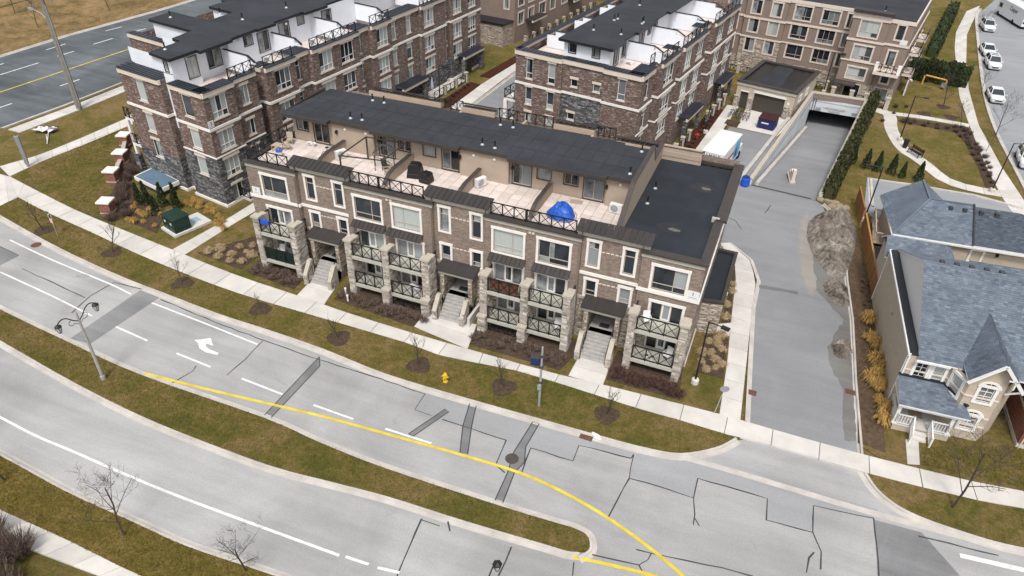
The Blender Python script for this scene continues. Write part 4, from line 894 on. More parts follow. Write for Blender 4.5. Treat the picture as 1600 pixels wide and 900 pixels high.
# entrance porches with stairs
def porch(cx):
    p = bpy.data.objects.new('entrance_porch', None); link(p, T); p.location = (cx, 0, 0)
    for s in (-1, 1):
        m = MB(); x = s * 1.15; m.box(x - .16, 1.12, 1.0, x + .16, 1.44, 3.42); m.box(x - .15, 1.44, 1.35, x + .15, 2.14, 3.38); m.build('porch_post', M['stone_flat'], p)
    m = MB(); m.box(-1.4, 1.05, 3.42, 1.4, 1.27, 3.7); m.box(-1.4, 1.27, 3.42, -1.16, 2.14, 3.7); m.box(1.16, 1.27, 3.42, 1.4, 2.14, 3.7); m.box(-1.16, 1.27, 3.54, 1.16, 2.14, 3.62); m.build('porch_beam', M['fascia'], p)
    m = MB(); a = (-1.55, .2, 3.82); v = [(-1.55, .9), (1.55, .9), (1.55, 2.14), (-1.55, 2.14)]; z = [3.71, 3.71, 3.98, 3.98]
    A = [m.add((q[0], q[1], zz)) for q, zz in zip(v, z)]; B = [m.add((q[0], q[1], zz + .08)) for q, zz in zip(v, z)]; m.idx(B); m.idx(A[::-1])
    for i in range(4): m.idx((A[i], A[(i + 1) % 4], B[(i + 1) % 4], B[i]))
    for i in range(7): x = -1.5 + i * .5; m.bar((x, .92, 3.8), (x, 2.1, 4.057), .015, .02)
    m.build('porch_roof', M['seam'], p)
    m = MB(); n = 8
    for i in range(n): m.box(-.95, -.15 + i * .21, 0, .95, 2.0, 1.4 * (i + 1) / n)
    m.box(-1.0, 1.5, 0, 1.0, 4.3, 1.4); m.build('stair', M['conc_step'], p)
    m = MB(); m.box(-1.04, 4.3, 1.4, 1.04, 4.4, 3.5); m.build('passage_wall', M['stucco'], p); m = MB(); m.box(-.5, 4.24, 1.41, .5, 4.3, 3.3); m.build('entry_door', M['frame_dark'], p)
    m = MB(); m.box(-.35, 2.2, 1.405, .35, 2.7, 1.42); m.build('door_mat', M['dark_grey'], p)
    for s in (-1, 1):
        m = MB(); x0, x1 = (-1.3, -.97) if s < 0 else (.97, 1.3); pr = [(-.45, 0), (.6, 0), (.6, 1.95), (.35, 1.95), (-.45, .95)]
        A = [m.add((x0, y, z)) for y, z in pr]; B = [m.add((x1, y, z)) for y, z in pr]; m.idx(A[::-1]); m.idx(B)
        for i in range(5): m.idx((A[i], A[(i + 1) % 5], B[(i + 1) % 5], B[i]))
        q = put('cheek_wall', recalc(m.mesh('cheek_wall', M['stone_cap'])), p)
        veneer('veneer_stones', x0 + .01, -.45, x1 - .01, .3, 0, .92, q)
        m = MB(); x = s * .9; m.tube([(x, -.3, .1), (x, -.3, 1.0), (x, 1.4, 2.35), (x, 2.0, 2.35)], .025, 6)
        for t in (0, .35, .7, 1): y = -.3 + 1.7 * t; m.bar((x, y, .08 + 1.3 * t), (x, y, 1.0 + 1.35 * t), .03, .03)
        m.build('handrail', M['black'], p)
    return p
for c in ENT.values(): porch(c)
# basement stair well beside the middle entrance
m = MB(); m.box(-18.95, .2, .1, -18.72, 1.9, 1.1); m.box(-15.95, -.2, .1, -15.75, 1.9, .9); m.build('stairwell_wall', M['concrete'], T)
railing(T, (-18.6, -.1), (-18.6, 1.5), .13, 1.0, 3); railing(T, (-16.2, -.3), (-16.2, 1.2), .13, 1.0, 3)
# number plates
def plate(parent, x, y, z, rz, txt, w_=.85, h_=.62, small=True):
    m = MB(); m.box(-w_ / 2, -.04, -h_ / 2, w_ / 2, 0, h_ / 2); p = put('number_plate', m.mesh('number_plate', M['white']), parent, (x, y, z), rz)
    letters(p, txt, .38, 'black', (0, -.045, .08), (rad(90), 0, 0))
    if small: m = MB(); m.box(-.26, -.044, -.2, .26, -.04, -.16); m.build('number_rule', M['grey'], p)
    return p
plate(T, -.42, 1.85, 6.3, 0, '1'); plate(T, -35.42, 1.85, 6.3, 0, '1', .75)
# wall vents
m = MB(); m.box(-.09, -.06, 0, .09, .02, .14); vm = m.mesh('wall_vent', M['beige_trim'])
for x in (-23.3, -23.0, -12.0, -11.75): put('wall_vent', vm, T, (x, 1.85, 8.15))
for x in (-31.45, -19.68, -8.38): m = MB(); m.tube([(x, 1.78, 3.3), (x, 1.78, 8.4)], .045, 6); m.build('downpipe', M['stucco_taupe'], T)
# single storey annex on the east side
m = MB(); wall(m, (0.02, 6.2), (1.5, 6.5), 0, 2.9); wall(m, (1.5, 6.5), (1.5, 13.8), 0, 2.9); wall(m, (1.5, 13.8), (.02, 13.8), 0, 2.9); an = m.build('annex_wall', M['stone_flat'], T)
m = MB(); slab_along(m, [(.02, 6.2), (1.5, 6.5), (1.5, 13.8), (.02, 13.8)], 2.9, 3.08, .08, .2); m.build('annex_coping', M['coping'], an); sheet('annex_roof', [(.02, 6.3), (1.4, 6.55), (1.4, 13.7), (.02, 13.7)], 2.8, 'roof_dark', None, an)
m = MB(); m.box(1.5, 8.6, 2.3, 1.62, 8.8, 2.5); m.build('annex_light', M['white'], an)
m = MB(); slab_along(m, [(0, 1.85), (0, 6.2)], .0, .4, .06, .02); m.build('plinth', M['concrete'], T)
# ================================================================== BRICK BLOCKS WITH WHITE PENTHOUSES
def frame2(O, a1, a2):
    c1, s1, c2, s2 = math.cos(rad(a1)), math.sin(rad(a1)), math.cos(rad(a2)), math.sin(rad(a2))
    return lambda s, t: (s * c1 + t * c2, s * s1 + t * s2)
LW = dict(trim='fascia_tan', frame='frame_white')
def rows(s, w_, st, zs=(8.5, 5.45, 2.85), h=(2.0, 1.85, 1.8), gl='pane_pale'): return [(s, z, w_, hh, st, gl) for z, hh in zip(zs, h)]
def pent(parent, L, outline, z0, z1, wallpts, doors, roof='roof', mat='stucco_white'):
    mb = MB(); W = [L(*p) for p in wallpts]
    for i, (a, b) in enumerate(zip(W, W[1:])): facade(parent, mb, a, b, z0, z1, doors.get(i, []), dict(trim='coping_black', frame='frame'))
    mb.build('penthouse_wall', M[mat], parent)
    m = MB(); O = [L(*p) for p in outline]; m.prism(O, z1 - .02, z1 + .2, True); r = m.build('penthouse_roof', M[roof], parent)
    area = sum(O[i][0] * O[(i + 1) % len(O)][1] - O[(i + 1) % len(O)][0] * O[i][1] for i in range(len(O)))
    m = MB(); slab_along(m, O if area > 0 else O[::-1], z1 - .06, z1 + .215, .04, .02, True); m.build('roof_edge', M['coping_black'], r)
    return r
def cap_run(parent, a, b, depth, z, n, fz=.45, mat='seam_black', name='parapet_cap'):
    """flat seamed cap on a parapet from a to b (outside on the right), with a cream cornice below"""
    a = Vector(a); b = Vector(b); d = (b - a).normalized(); Ln = (b - a).length; rz = math.atan2(d.y, d.x)
    m = MB(); m.box(-.03, -.14, z - fz, Ln + .03, .1, z); f = m.build(name, M['fascia_tan'], parent, loc=(a.x, a.y, 0), rz=rz)
    W = Ln / n; p = MB(); p.box(-W / 2 + .01, -.2, z + .003, W / 2 - .01, depth, z + .06); p.box(W / 2 - .025, -.2, z + .06, W / 2 - .01, depth, z + .1); me = p.mesh('roof_panel', M[mat])
    for i in range(n): put('roof_panel', me, f, (W * (i + .5), 0, 0))
    return f
def ac_mesh():
    b = MB(); b.box(-.45, -.18, .06, .45, .18, .72); b.box(-.4, -.15, 0, -.3, .15, .06); b.box(.3, -.15, 0, .4, .15, .06); bm_ = b.mesh('casing', M['white'])
    g = MB(); g.M = Matrix.Translation((-.1, -.182, .4)) @ Matrix.Rotation(rad(90), 4, 'X')
    for r in (.27, .2, .13, .06): g.lathe([(r, 0), (r, .012), (r - .025, .012), (r - .025, 0)], 16)
    d = MB(); d.M = g.M; d.lathe([(.285, -.004), (.285, .004)], 20)
    return bm_, g.mesh('fan_grille', M['white']), d.mesh('fan_opening', M['dark_grey'])
ACM = ac_mesh()
def ac(x, y, z, rz, label):
    o = thing('air_conditioner', label, 'air conditioner', (x, y, z), rz, 'outdoor air conditioner units'); put('casing', ACM[0], o); put('fan_grille', ACM[1], o); put('fan_opening', ACM[2], o); return o

# ---- block beside the boulevard corner (left)
EA = (-44.1, 6.99); LA = frame2(EA, 84, 170)
A_ = thing('brick_apartment_block', 'tall dark brick and grey stone block with white penthouse at the highway corner', 'building', EA)
FA = [(0, 0), (3.5, 0), (3.5, .35), (6.5, .35), (6.5, 1.2), (7.5, 1.2), (7.5, 0), (11.5, 0), (11.5, .55), (13.9, .55), (13.9, 0), (21.3, 0), (21.3, .55), (23.6, .55), (23.6, 0), (27.2, 0), (27.2, .4), (33.2, .4), (33.2, 0), (38.6, 0), (38.6, .5), (40.0, .5), (40, .1), (47.6, .1)]
WA = {0: rows(1.6, 1.75, 'lintel_grid') + [(1.6, .35, 1.2, 1.6, 'lintel_pair', 'pane_dark')], 2: rows(1.45, .95, 'lintel_pair', (8.5, 5.5, 2.9), (1.8, 1.5, 1.5), 'pane'), 6: rows(2.15, 2.0, 'lintel_grid', gl='pane'), 8: rows(.75, .6, 'lintel_tall', gl='pane_dark'),
      10: rows(2.0, 2.0, 'lintel_grid') + rows(5.4, 2.0, 'lintel_grid', gl='pane'), 12: rows(.7, .6, 'lintel_tall', gl='pane_dark'), 14: rows(1.9, 2.0, 'lintel_grid'), 16: rows(.9, .9, 'lintel_tall') + rows(3.9, .95, 'lintel_tall'),
      18: rows(1.7, 2.1, 'lintel_grid'), 20: rows(.6, .6, 'lintel_tall', gl='pane_dark'), 22: rows(1.6, 2.0, 'lintel_grid') + rows(5.3, 1.9, 'lintel_grid', gl='pane')}
mb = MB(); sb = MB()
for i, (p, q) in enumerate(zip(FA, FA[1:])):
    zs = 5.0 if p[0] < 6.6 else 3.0; a, b = LA(*p), LA(*q); ws = WA.get(i, [])
    wall(mb, a, b, zs, 11.1, holes(ws)); wall(sb, a, b, 0, zs, holes(ws)); place(A_, a, b, ws, LW)
SA = [(0, 11.6), (0, 5.7), (.7, 5.7), (.7, 4.4), (0, 4.4), (0, 0)]
WSA = {0: rows(2.8, 1.15, 'lintel_plain', gl='pane_pale'), 4: rows(2.05, 1.25, 'lintel_plain', gl='pane_pale')}
WSA = {k: [(s, z, w_, h, st, 'pane_pale') for s, z, w_, h, st, _ in v] for k, v in WSA.items()}
for i, (p, q) in enumerate(zip(SA, SA[1:])):
    zs = 5.0 if i > 1 else 3.4; a, b = LA(*p), LA(*q); hl = WSA.get(i, [])
    if i == 2:
        w2 = MB(); wall(w2, a, b, 6.4, 11.6, [(.35, .95, 8.3, 9.3)]); w2.build('white_infill_wall', M['stucco_white'], A_); d = (Vector(b) - Vector(a)).normalized(); u = Vector(a) + d * .65; window(A_, u.x, u.y, 8.3, math.atan2(d.y, d.x), .6, 1.0, 'plain_x', 'pane', trim='coping_black', frame='frame'); wall(sb, a, b, 0, 6.4); continue
    wall(mb, a, b, zs, 11.1, holes(hl)); wall(sb, a, b, 0, zs, holes(hl)); place(A_, a, b, hl, LW)
for p, q in (((47.6, .1), (47.6, 18.6)), ((47.6, 18.6), (6.3, 18.6)), ((6.3, 18.6), (6.3, 11.6)), ((6.3, 11.6), (0, 11.6))): wall(mb, LA(*p), LA(*q), 0, 11.1)
mb.build('brick_wall', M['brick_dark'], A_); sb.build('stone_wall', M['stone_grey'], A_)
ring_ = [LA(*p) for p in SA + FA[1:]]
for z0, z1, o_ in ((7.62, 7.85, .1), (5.0, 5.12, .08), (0, .35, .12)):
    m = MB(); pts = ring_ if z0 > 6 or z0 < 1 else [LA(*p) for p in SA[3:] + FA[1:4]]; slab_along(m, pts, z0, z1, o_, .02); m.build('string_course' if z0 > 1 else 'plinth', M['trim'], A_)
sheet('terrace_floor', [LA(*p) for p in ((6.4, 18.5), (6.4, 11.5), (.1, 11.5), (.75, 5.6), (.75, 4.5), (.1, .1), (3.6, .6), (7.4, 1.3), (11.6, .65), (47.4, .65), (47.5, 18.5))], 9.55, 'paver', None, A_)
for p, q, dp, n in (((0, 11.6), (0, 5.7), 1.5, 14), ((0, 4.4), (0, 0), 1.0, 11), ((0, 0), (3.5, 0), 1.15, 9), ((7.5, 1.9), (7.5, .6), 1.2, 3), ((11.5, .55), (13.9, .55), 1.6, 6), ((21.3, .55), (23.6, .55), 1.6, 6), ((27.2, .4), (33.2, .4), 1.5, 14), ((38.6, .5), (40.0, .5), 1.5, 4)): cap_run(A_, LA(*p), LA(*q), dp, 11.12, n)
for p, q in (((3.5, .35), (6.5, .35)), ((7.5, 0), (11.5, 0)), ((13.9, 0), (21.3, 0)), ((23.6, 0), (27.2, 0)), ((33.2, 0), (38.6, 0)), ((40, .1), (47.6, .1))):
    cap_run(A_, LA(*p), LA(*q), .35, 11.1, 2, .38)
    L_ = q[0] - p[0]; k = 2 if L_ > 5 else 1
    for j in range(k): railing(A_, LA(p[0] + L_ * j / k + .1, p[1] + .2), LA(p[0] + L_ * (j + 1) / k - .1, q[1] + .2), 11.16, .95, 3)
OUTA = [(1.3, 8.0), (1.1, 5.0), (4.2, 5.05), (4.1, 4.45), (8.1, 4.6), (8.1, 5.0), (11.8, 5.2), (11.8, 5.0), (14.3, 5.0), (14.3, 5.5), (18.9, 5.6), (18.9, 5.1), (22.4, 5.1), (22.4, 5.6), (30, 5.6), (30, 5.1), (38, 5.1), (38, 5.6), (47.2, 5.6), (47.2, 15.2), (14.5, 15.2), (14.5, 11.4), (10.8, 11.1), (10.8, 16.8), (7.8, 16.6), (7.8, 9.9), (5.1, 9.5), (5.1, 8.2)]
WLA = [(1.6, 11.6), (1.5, 5.5), (4.5, 5.5), (4.5, 6.1), (8.2, 6.1), (8.2, 5.5), (14.4, 5.5), (14.4, 6.1), (20.5, 6.1), (20.5, 5.5), (27.5, 5.5), (27.5, 6.1), (36, 6.1), (36, 5.5), (46.9, 5.5)]
DA = {0: [(5.35, 11.35, .5, .95, 'plain_x', 'pane')], 1: [(2.2, 10.3, 1.2, 1.9, 'plain_pair', 'pane_pale')], 3: [(2.3, 10.3, 1.6, 1.9, 'plain_pair', 'pane')], 5: [(2.6, 11.4, 1.1, .9, 'plain_pair', 'pane'), (4.6, 10.3, 1.5, 1.9, 'plain_pair', 'pane')], 7: [(2.0, 10.3, 1.5, 1.9, 'plain_pair', 'pane_pale'), (4.6, 11.4, 1.0, .9, 'plain_pair', 'pane')], 9: [(2.0, 10.3, 1.5, 1.9, 'plain_pair', 'pane')], 13: [(4, 10.3, 1.5, 1.9, 'plain_pair', 'pane')]}
ra = pent(A_, LA, OUTA, 9.5, 12.6, WLA, DA)
for p, q in (((5.3, 11.4), (5.3, 9.6)), ((8.0, 16.4), (8.0, 9.9)), ((14.7, 15), (14.7, 11.6)), ((8, 16.4), (10.6, 16.4))): m = MB(); wall(m, LA(*p), LA(*q), 10.0, 12.6); m.build('penthouse_wall', M['stucco_white'], A_)
cap_run(A_, LA(6.3, 18.6), LA(6.3, 11.8), .6, 11.5, 10); cap_run(A_, LA(6.3, 11.6), LA(0, 11.6), .5, 11.13, 12)
for s in (7.6, 14.0, 20.6, 27.6, 35.5):
    a, b = Vector(LA(s, 5.6)), Vector(LA(s, 2.2)); c = Vector(LA(s, 1.3)); m = MB(); m.bar((*a, 10.95), (*b, 10.95), .16, 1.8); m.bar((*b, 10.7), (*c, 10.7), .16, 1.3)
    dv = m.build('dividing_wall', M['stucco_white'], A_); m = MB(); m.bar((*a, 11.88), (*b, 11.88), .24, .06); m.bar((*b, 11.88), (*c, 11.4), .24, .06); m.build('wall_cap', M['coping_black'], dv)
for s, t in ((9.4, 15.2), (2.6, 7.4), (13.2, 8.6), (19, 8), (13.2, 12), (24, 9), (31, 8), (36, 10), (42, 9)): vent(*LA(s, t), 12.8, A_, 1.15)
for i, s in enumerate((3.2, 9.6, 16.2)): x, y = LA(s, 5.46 if i != 0 else 5.46); put('wall_light', wl_, A_, (x, y, 12.2), rot=(rad(90), 0, rad(84)))
x, y = LA(.1, -.02); plate(A_, *LA(.25, 0), 8.25, rad(84), '3', .6, .62)
# porch canopies and patio fences at the foot
for s0, s1 in ((27.4, 32.6), (41.4, 46.6)):
    a, b = LA(s0, -1.0), LA(s1, -1.0); cap_run(A_, a, b, 1.6, 3.0, 10, .35, 'seam_black', 'porch_canopy')
    for s in (s0 + .3, s1 - .3): x, y = LA(s, -.8); m = MB(); m.box(x - .25, y - .25, 0, x + .25, y + .25, 2.65); m.build('porch_pier', M['stone_grey'], A_)
    m = MB(); s = (s0 + s1) / 2; x, y = LA(s, -.02); m.M = Matrix.Translation((x, y, 0)) @ Matrix.Rotation(rad(84), 4, 'Z'); m.box(-.9, -.03, 0, .9, .05, 2.3); m.build('entry_door', M['frame_dark'], A_)
for s0, s1 in ((14, 26.8), (33, 41), (4.4, 7)):
    n = int((s1 - s0) / 2.1)
    for i in range(n):
        a, b = LA(s0 + (s1 - s0) * i / n, -1.7), LA(s0 + (s1 - s0) * (i + 1) / n - .35, -1.7); railing(A_, a, b, .1, .95, 2, 'patio_railing')
        x, y = LA(s0 + (s1 - s0) * (i + 1) / n - .15, -1.7); m = MB(); m.box(x - .2, y - .2, 0, x + .2, y + .2, 1.25); m.box(x - .25, y - .25, 1.25, x + .25, y + .25, 1.33); m.build('patio_post', M['stone_cap'], A_)
    m = MB(); a, b, c, d = LA(s0, -1.7), LA(s1, -1.7), LA(s1, .3), LA(s0, .3); poly(m, [a, b, c, d], .11); m.build('patio_floor', M['concrete'], A_)
x, y = LA(3.6, -1.1); railing(A_, LA(2.0, -1.0), LA(5.4, -1.1), .3, .95, 3, 'patio_railing'); railing(A_, LA(2.0, -.05), LA(2.0, -1.0), .3, .95, 1, 'patio_railing'); m = MB(); poly(m, [LA(1.9, -1.1), LA(5.5, -1.2), LA(5.5, .2), LA(1.9, .1)], .3); m.build('patio_floor', M['concrete'], A_)
m = MB(); m.prism([LA(1.9, -1.15), LA(5.5, -1.25), LA(5.5, .2), LA(1.9, .1)], 0, .29); m.build('patio_base', M['concrete'], A_)
# rear corner balcony on the highway side
m = MB()
for z in (3.2, 5.9): m.prism([LA(.2, 11.6), LA(3.2, 11.6), LA(3.2, 13.2), LA(.2, 13.2)], z - .3, z, True)
m.build('side_balcony', M['trim'], A_)
for s, t in ((.3, 13.1), (3.1, 13.1)):
    x, y = LA(s, t); m = MB(); m.box(x - .13, y - .13, 2.0, x + .13, y + .13, 5.6); q = m.build('balcony_post', M['trim'], A_); m = MB(); m.box(x - .28, y - .28, 0, x + .28, y + .28, 2.0); m.build('post_base', M['stone_grey'], q); railing(A_, LA(.2, 11.8), LA(.2, 13.1), 5.9, 1.0, 2); railing(A_, LA(.2, 11.8), LA(.2, 13.1), 3.2, 1.0, 2)

# ---- block in the middle distance
EB = (-10.7, 27.9); LB = frame2(EB, 81.5, 170)
B_ = thing('brick_apartment_block', 'dark brick block with white penthouse and blank end wall directly behind the front townhouses', 'building', EB)
FB = [(0, 14.0), (0, 8.6), (.25, 8.6), (.25, 4.0), (0, 4.0), (0, 0), (3.2, 0), (3.2, .4), (4.4, .4), (4.4, -.3), (9.2, -.3), (9.2, .3), (10.6, .3), (10.6, -.35), (18.6, -.35), (18.6, .4), (21.5, .4), (21.5, -.3), (31.4, -.3)]
TW = lambda s, w_=.75, gl='pane_dark': [(s, 8.35, w_, 2.05, 'lintel_low', gl), (s, 5.6, w_, 1.85, 'lintel_low', 'pane_pale'), (s, 2.95, w_, 1.8, 'lintel_low', 'pane_pale')]
WB = {0: TW(1.65) + TW(4.25, .8, 'pane'), 2: [(1.35, 8.5, .75, .75, 'lintel_x', 'pane_dark'), (3.85, 8.5, .75, .75, 'lintel_x', 'pane_dark'), (1.2, 5.0, .8, .7, 'lintel_x', 'pane')], 4: [TW(2.0, .8)[0], (3.2, 3.4, .8, .8, 'lintel_x', 'pane_dark')], 5: rows(1.5, .8, 'lintel_tall', gl='pane_dark'),
      9: rows(2.4, 2.6, 'lintel_grid', gl='pane'), 13: rows(1.9, 2.0, 'lintel_grid') + rows(5.8, 2.1, 'lintel_grid', gl='pane'), 15: rows(1.4, .9, 'lintel_tall', gl='pane_dark'), 17: rows(2.6, 2.2, 'lintel_grid', gl='pane') + rows(7.2, 2.2, 'lintel_grid', gl='pane_dark'), 7: [], 11: rows(.7, .6, 'lintel_tall', gl='pane_dark')}
mb = MB(); sb = MB()
for i, (p, q) in enumerate(zip(FB, FB[1:])):
    a, b = LB(*p), LB(*q)
    if i == 2:
        facade(B_, mb, a, b, 7.8, 11.1, [q_ for q_ in WB[2] if q_[1] > 7], LW); facade(B_, sb, a, b, 0, 7.8, [q_ for q_ in WB[2] if q_[1] < 7], LW)
    elif i in (7, 11, 15): facade(B_, mb, a, b, 3.4, 11.1, WB.get(i, []), LW); wall(sb, a, b, 0, 3.4)
    else: facade(B_, mb, a, b, 0, 11.1, WB.get(i, []), LW)
for p, q in (((31.4, -.3), (31.4, 14)), ((31.4, 14), (0, 14))): wall(mb, LB(*p), LB(*q), 0, 11.1)
mb.build('brick_wall', M['brick_dark'], B_); sb.build('stone_wall', M['stone_grey'], B_)
m = MB(); slab_along(m, [LB(*p) for p in FB], 7.62, 7.85, .09, .02); m.build('string_course', M['trim'], B_)
m = MB(); slab_along(m, [LB(*p) for p in FB[5:]], 5.05, 5.2, .07, .02); m.build('string_course', M['trim'], B_)
sheet('terrace_floor', [LB(*p) for p in ((.3, 13.7), (.5, .3), (31, .3), (31, 13.7))], 10.0, 'paver', None, B_)
for p, q, dp, n in (((0, 14.0), (0, 8.6), .8, 12), ((.25, 8.6), (.25, 4.0), .7, 10), ((0, 4.0), (0, 0), .8, 9), ((0, 0), (3.2, 0), 1.5, 8), ((9.2, .3), (10.6, .3), 1.3, 4), ((18.6, .4), (21.5, .4), 1.3, 7), ((31.4, 14), (0, 14), .5, 70)): cap_run(B_, LB(*p), LB(*q), dp, 11.12, n, .5)
for p, q in (((3.2, .4), (4.4, .4)), ((4.4, -.3), (9.2, -.3)), ((10.6, -.35), (18.6, -.35)), ((21.5, -.3), (31.4, -.3))):
    cap_run(B_, LB(*p), LB(*q), .35, 11.1, 2, .38); L_ = q[0] - p[0]; kk = max(1, round(L_ / 4))
    for j in range(kk): railing(B_, LB(p[0] + L_ * j / kk + .05, p[1] + .2), LB(p[0] + L_ * (j + 1) / kk - .05, q[1] + .2), 11.16, .95, 3 if L_ > 2 else 1)
OUTB = [(1.5, 9.9), (1.4, 3.9), (4.6, 3.9), (4.6, 4.3), (8, 4.25), (8, 3.9), (13.1, 4.0), (13.1, 4.4), (17.5, 4.4), (17.5, 4.0), (31, 4.0), (31, 10.4), (18.6, 10.6), (18.6, 10.1), (6.6, 10.0)]
WLB = [(2.0, 9.5), (2.0, 4.4), (4.9, 4.4), (4.9, 4.9), (8.2, 4.9), (8.2, 4.4), (13.3, 4.4), (13.3, 4.9), (20, 4.9), (20, 4.4), (30.8, 4.4)]
DB = {0: [(.95, 11.2, .8, .9, 'plain_x', 'pane'), (3.6, 11.2, .8, .9, 'plain_x', 'pane')], 1: [(1.6, 10.3, 1.2, 1.8, 'plain_pair', 'pane_dark')], 3: [(1.5, 10.3, 1.4, 1.8, 'plain_pair', 'pane_dark')], 5: [(2.0, 10.3, 1.4, 1.8, 'plain_pair', 'pane_dark'), (4.2, 11.3, .9, .8, 'plain_pair', 'pane')], 7: [(2, 10.3, 1.5, 1.8, 'plain_pair', 'pane')]}
rb = pent(B_, LB, OUTB, 9.9, 12.35, WLB, DB)
m = MB(); wall(m, LB(30.8, 9.5), LB(2.0, 9.5), 10.1, 12.35); m.build('penthouse_wall', M['stucco_white'], B_)
for s in (7.0, 13.6, 20.4, 27.2):
    for sg in (0, 1):
        f = (lambda t: LB(s, t)) if sg == 0 else (lambda t: LB(s - 1.5, 14 - t)); a, b, c = Vector(f(4.6)), Vector(f(1.7)), Vector(f(.7)); m = MB(); m.bar((*a, 10.95), (*b, 10.95), .16, 1.8); m.bar((*b, 10.7), (*c, 10.7), .16, 1.3)
        dv = m.build('dividing_wall', M['stucco_white'], B_); m = MB(); m.bar((*a, 11.88), (*b, 11.88), .24, .06); m.bar((*b, 11.88), (*c, 11.4), .24, .06); m.build('wall_cap', M['coping_black'], dv)
for s, t in ((6.0, 8.2), (6.3, 5.2), (10.6, 7.9), (11.3, 7.8), (11.8, 5.0), (11.2, 4.9), (18, 8), (23, 6), (26, 8)): vent(*LB(s, t), 12.55, B_, 1.1)
for s0, s1 in ((12.4, 17.8), (25.6, 30.6)):
    cap_run(B_, LB(s0, -1.4), LB(s1, -1.4), 1.5, 2.9, 10, .32, 'seam_black', 'porch_canopy')
    for s in (s0 + .3, s1 - .3): x, y = LB(s, -1.2); m = MB(); m.box(x - .22, y - .22, 0, x + .22, y + .22, 2.58); m.build('porch_pier', M['stone_grey'], B_)
for i in range(12):
    s = 4.5 + i * 2.25
    if 12.2 < s < 16.8 or 25 < s < 29.5: continue
    railing(B_, LB(s, -1.7), LB(s + 1.9, -1.7), .1, .95, 2, 'patio_railing'); x, y = LB(s + 2.1, -1.7); m = MB(); m.box(x - .2, y - .2, 0, x + .2, y + .2, 1.3); m.box(x - .26, y - .26, 1.3, x + .26, y + .26, 1.4); m.build('patio_post', M['stone_cap'], B_)
m = MB()
for z in (2.9, 5.6): m.prism([LB(.2, 14.1), LB(2.6, 14.1), LB(2.6, 15.5), LB(.2, 15.5)], z - .25, z, True)
for s in (.35, 2.4): x, y = LB(s, 15.35); m.box(x - .2, y - .2, 0, x + .2, y + .2, 5.35)
m.build('side_balcony', M['trim'], B_)
for z in (2.9, 5.6): railing(B_, LB(.2, 15.4), LB(.2, 14.2), z, 1.0, 1); railing(B_, LB(2.6, 15.4), LB(.2, 15.4), z, 1.0, 2)

# ---- taupe stucco block at the back right
EC = (14.2, 63.0); LC = frame2(EC, 170, 80)      # s runs left along the front, t runs back
C_ = thing('stucco_apartment_block', 'taupe stucco block with beige window surrounds behind the parking garage entrance', 'building', EC)
BW = dict(trim='beige_trim', frame='frame')
FC = [(30, 2.6), (20.6, 2.6), (20.6, 2.2), (15.1, 2.2), (15.1, 2.6), (6.6, 2.6), (6.6, 0), (2.3, 0), (2.3, .4), (-.55, .4)]
rw = lambda s, w_, st='trim_big', gl='pane', n=4: [(s, z, w_, h, st, gl) for z, h in zip((8.0, 5.55, 2.95, .35), (1.75, 1.75, 1.75, 1.6))][:n]
WC = {0: rw(3.4, 1.6, 'trim_pair', 'pane_pale', 3) + rw(7.6, 1.6, 'trim_pair', 'pane', 3), 2: rw(1.4, 1.25, 'trim_pair', 'pane', 3) + rw(4.1, 1.25, 'trim_pair', 'pane_pale', 3), 4: rw(1.95, 2.1, 'trim_bigr', 'pane', 3) + rw(5.5, 2.1, 'trim_grid', 'pane_dark', 3) + rw(8.0, .9, 'trim_pair', 'pane_dark', 3),
      6: [(2.2, 7.95, 2.2, 1.95, 'trim_grid', 'pane_pale'), (2.2, 5.05, 2.2, 1.75, 'trim_grid', 'pane_pale'), (2.2, 2.6, 2.2, 1.45, 'trim_bigr', 'pane_pale'), (2.2, .2, 1.9, 1.7, 'plain_pair', 'pane_dark')], 8: [(1.45, 8.1, .85, 1.75, 'trim_x', 'pane'), (1.3, 4.5, .9, 2.2, 'trim_x', 'pane_dark'), (1.4, 2.6, .9, 1.3, 'trim_x', 'pane_pale'), (1.4, .2, 1.6, 1.7, 'plain_pair', 'pane_dark')]}
mb = MB(); sb = MB()
for i, (p, q) in enumerate(zip(FC, FC[1:])):
    zs = 4.95 if i == 2 else 2.1; a, b = LC(*p), LC(*q); top = 10.4 if i != 6 else 10.9
    facade(C_, mb, a, b, zs, top, [w_ for w_ in WC.get(i, []) if w_[1] >= zs], BW); facade(C_, sb, a, b, 0, zs, [w_ for w_ in WC.get(i, []) if w_[1] < zs], BW)
for p, q in (((-.55, .4), (-.55, 22)), ((-.55, 22), (30, 22)), ((30, 22), (30, 2.6))): wall(mb, LC(*p), LC(*q), 0, 10.4)
mb.build('stucco_wall', M['stucco_taupe'], C_); sb.build('stone_wall', M['stone_flat'], C_)
for z0, z1 in ((7.3, 7.55), (4.75, 4.92), (10.0, 10.42)):
    m = MB(); slab_along(m, [LC(*p) for p in FC] + [LC(-.55, 21)], z0, z1, .1, .05); m.build('string_course', M['beige_trim'], C_)
sheet('flat_roof', [LC(*p) for p in ((30, 2.7), (6.6, 2.7), (6.5, .2), (-.5, .5), (-.5, 22), (30, 22))], 10.36, 'roof', None, C_)
m = MB(); slab_along(m, [LC(6.75, -.05), LC(2.1, -.05)], 10.75, 11.1, .35, .9); m.build('roof_cap', M['seam'], C_); m = MB(); slab_along(m, [LC(6.65, 0), LC(2.25, 0)], 10.4, 10.75, .15, .1); m.build('fascia_board', M['beige_trim'], C_)
vent(*LC(3.6, 3.6), 10.38, C_, 1.3)
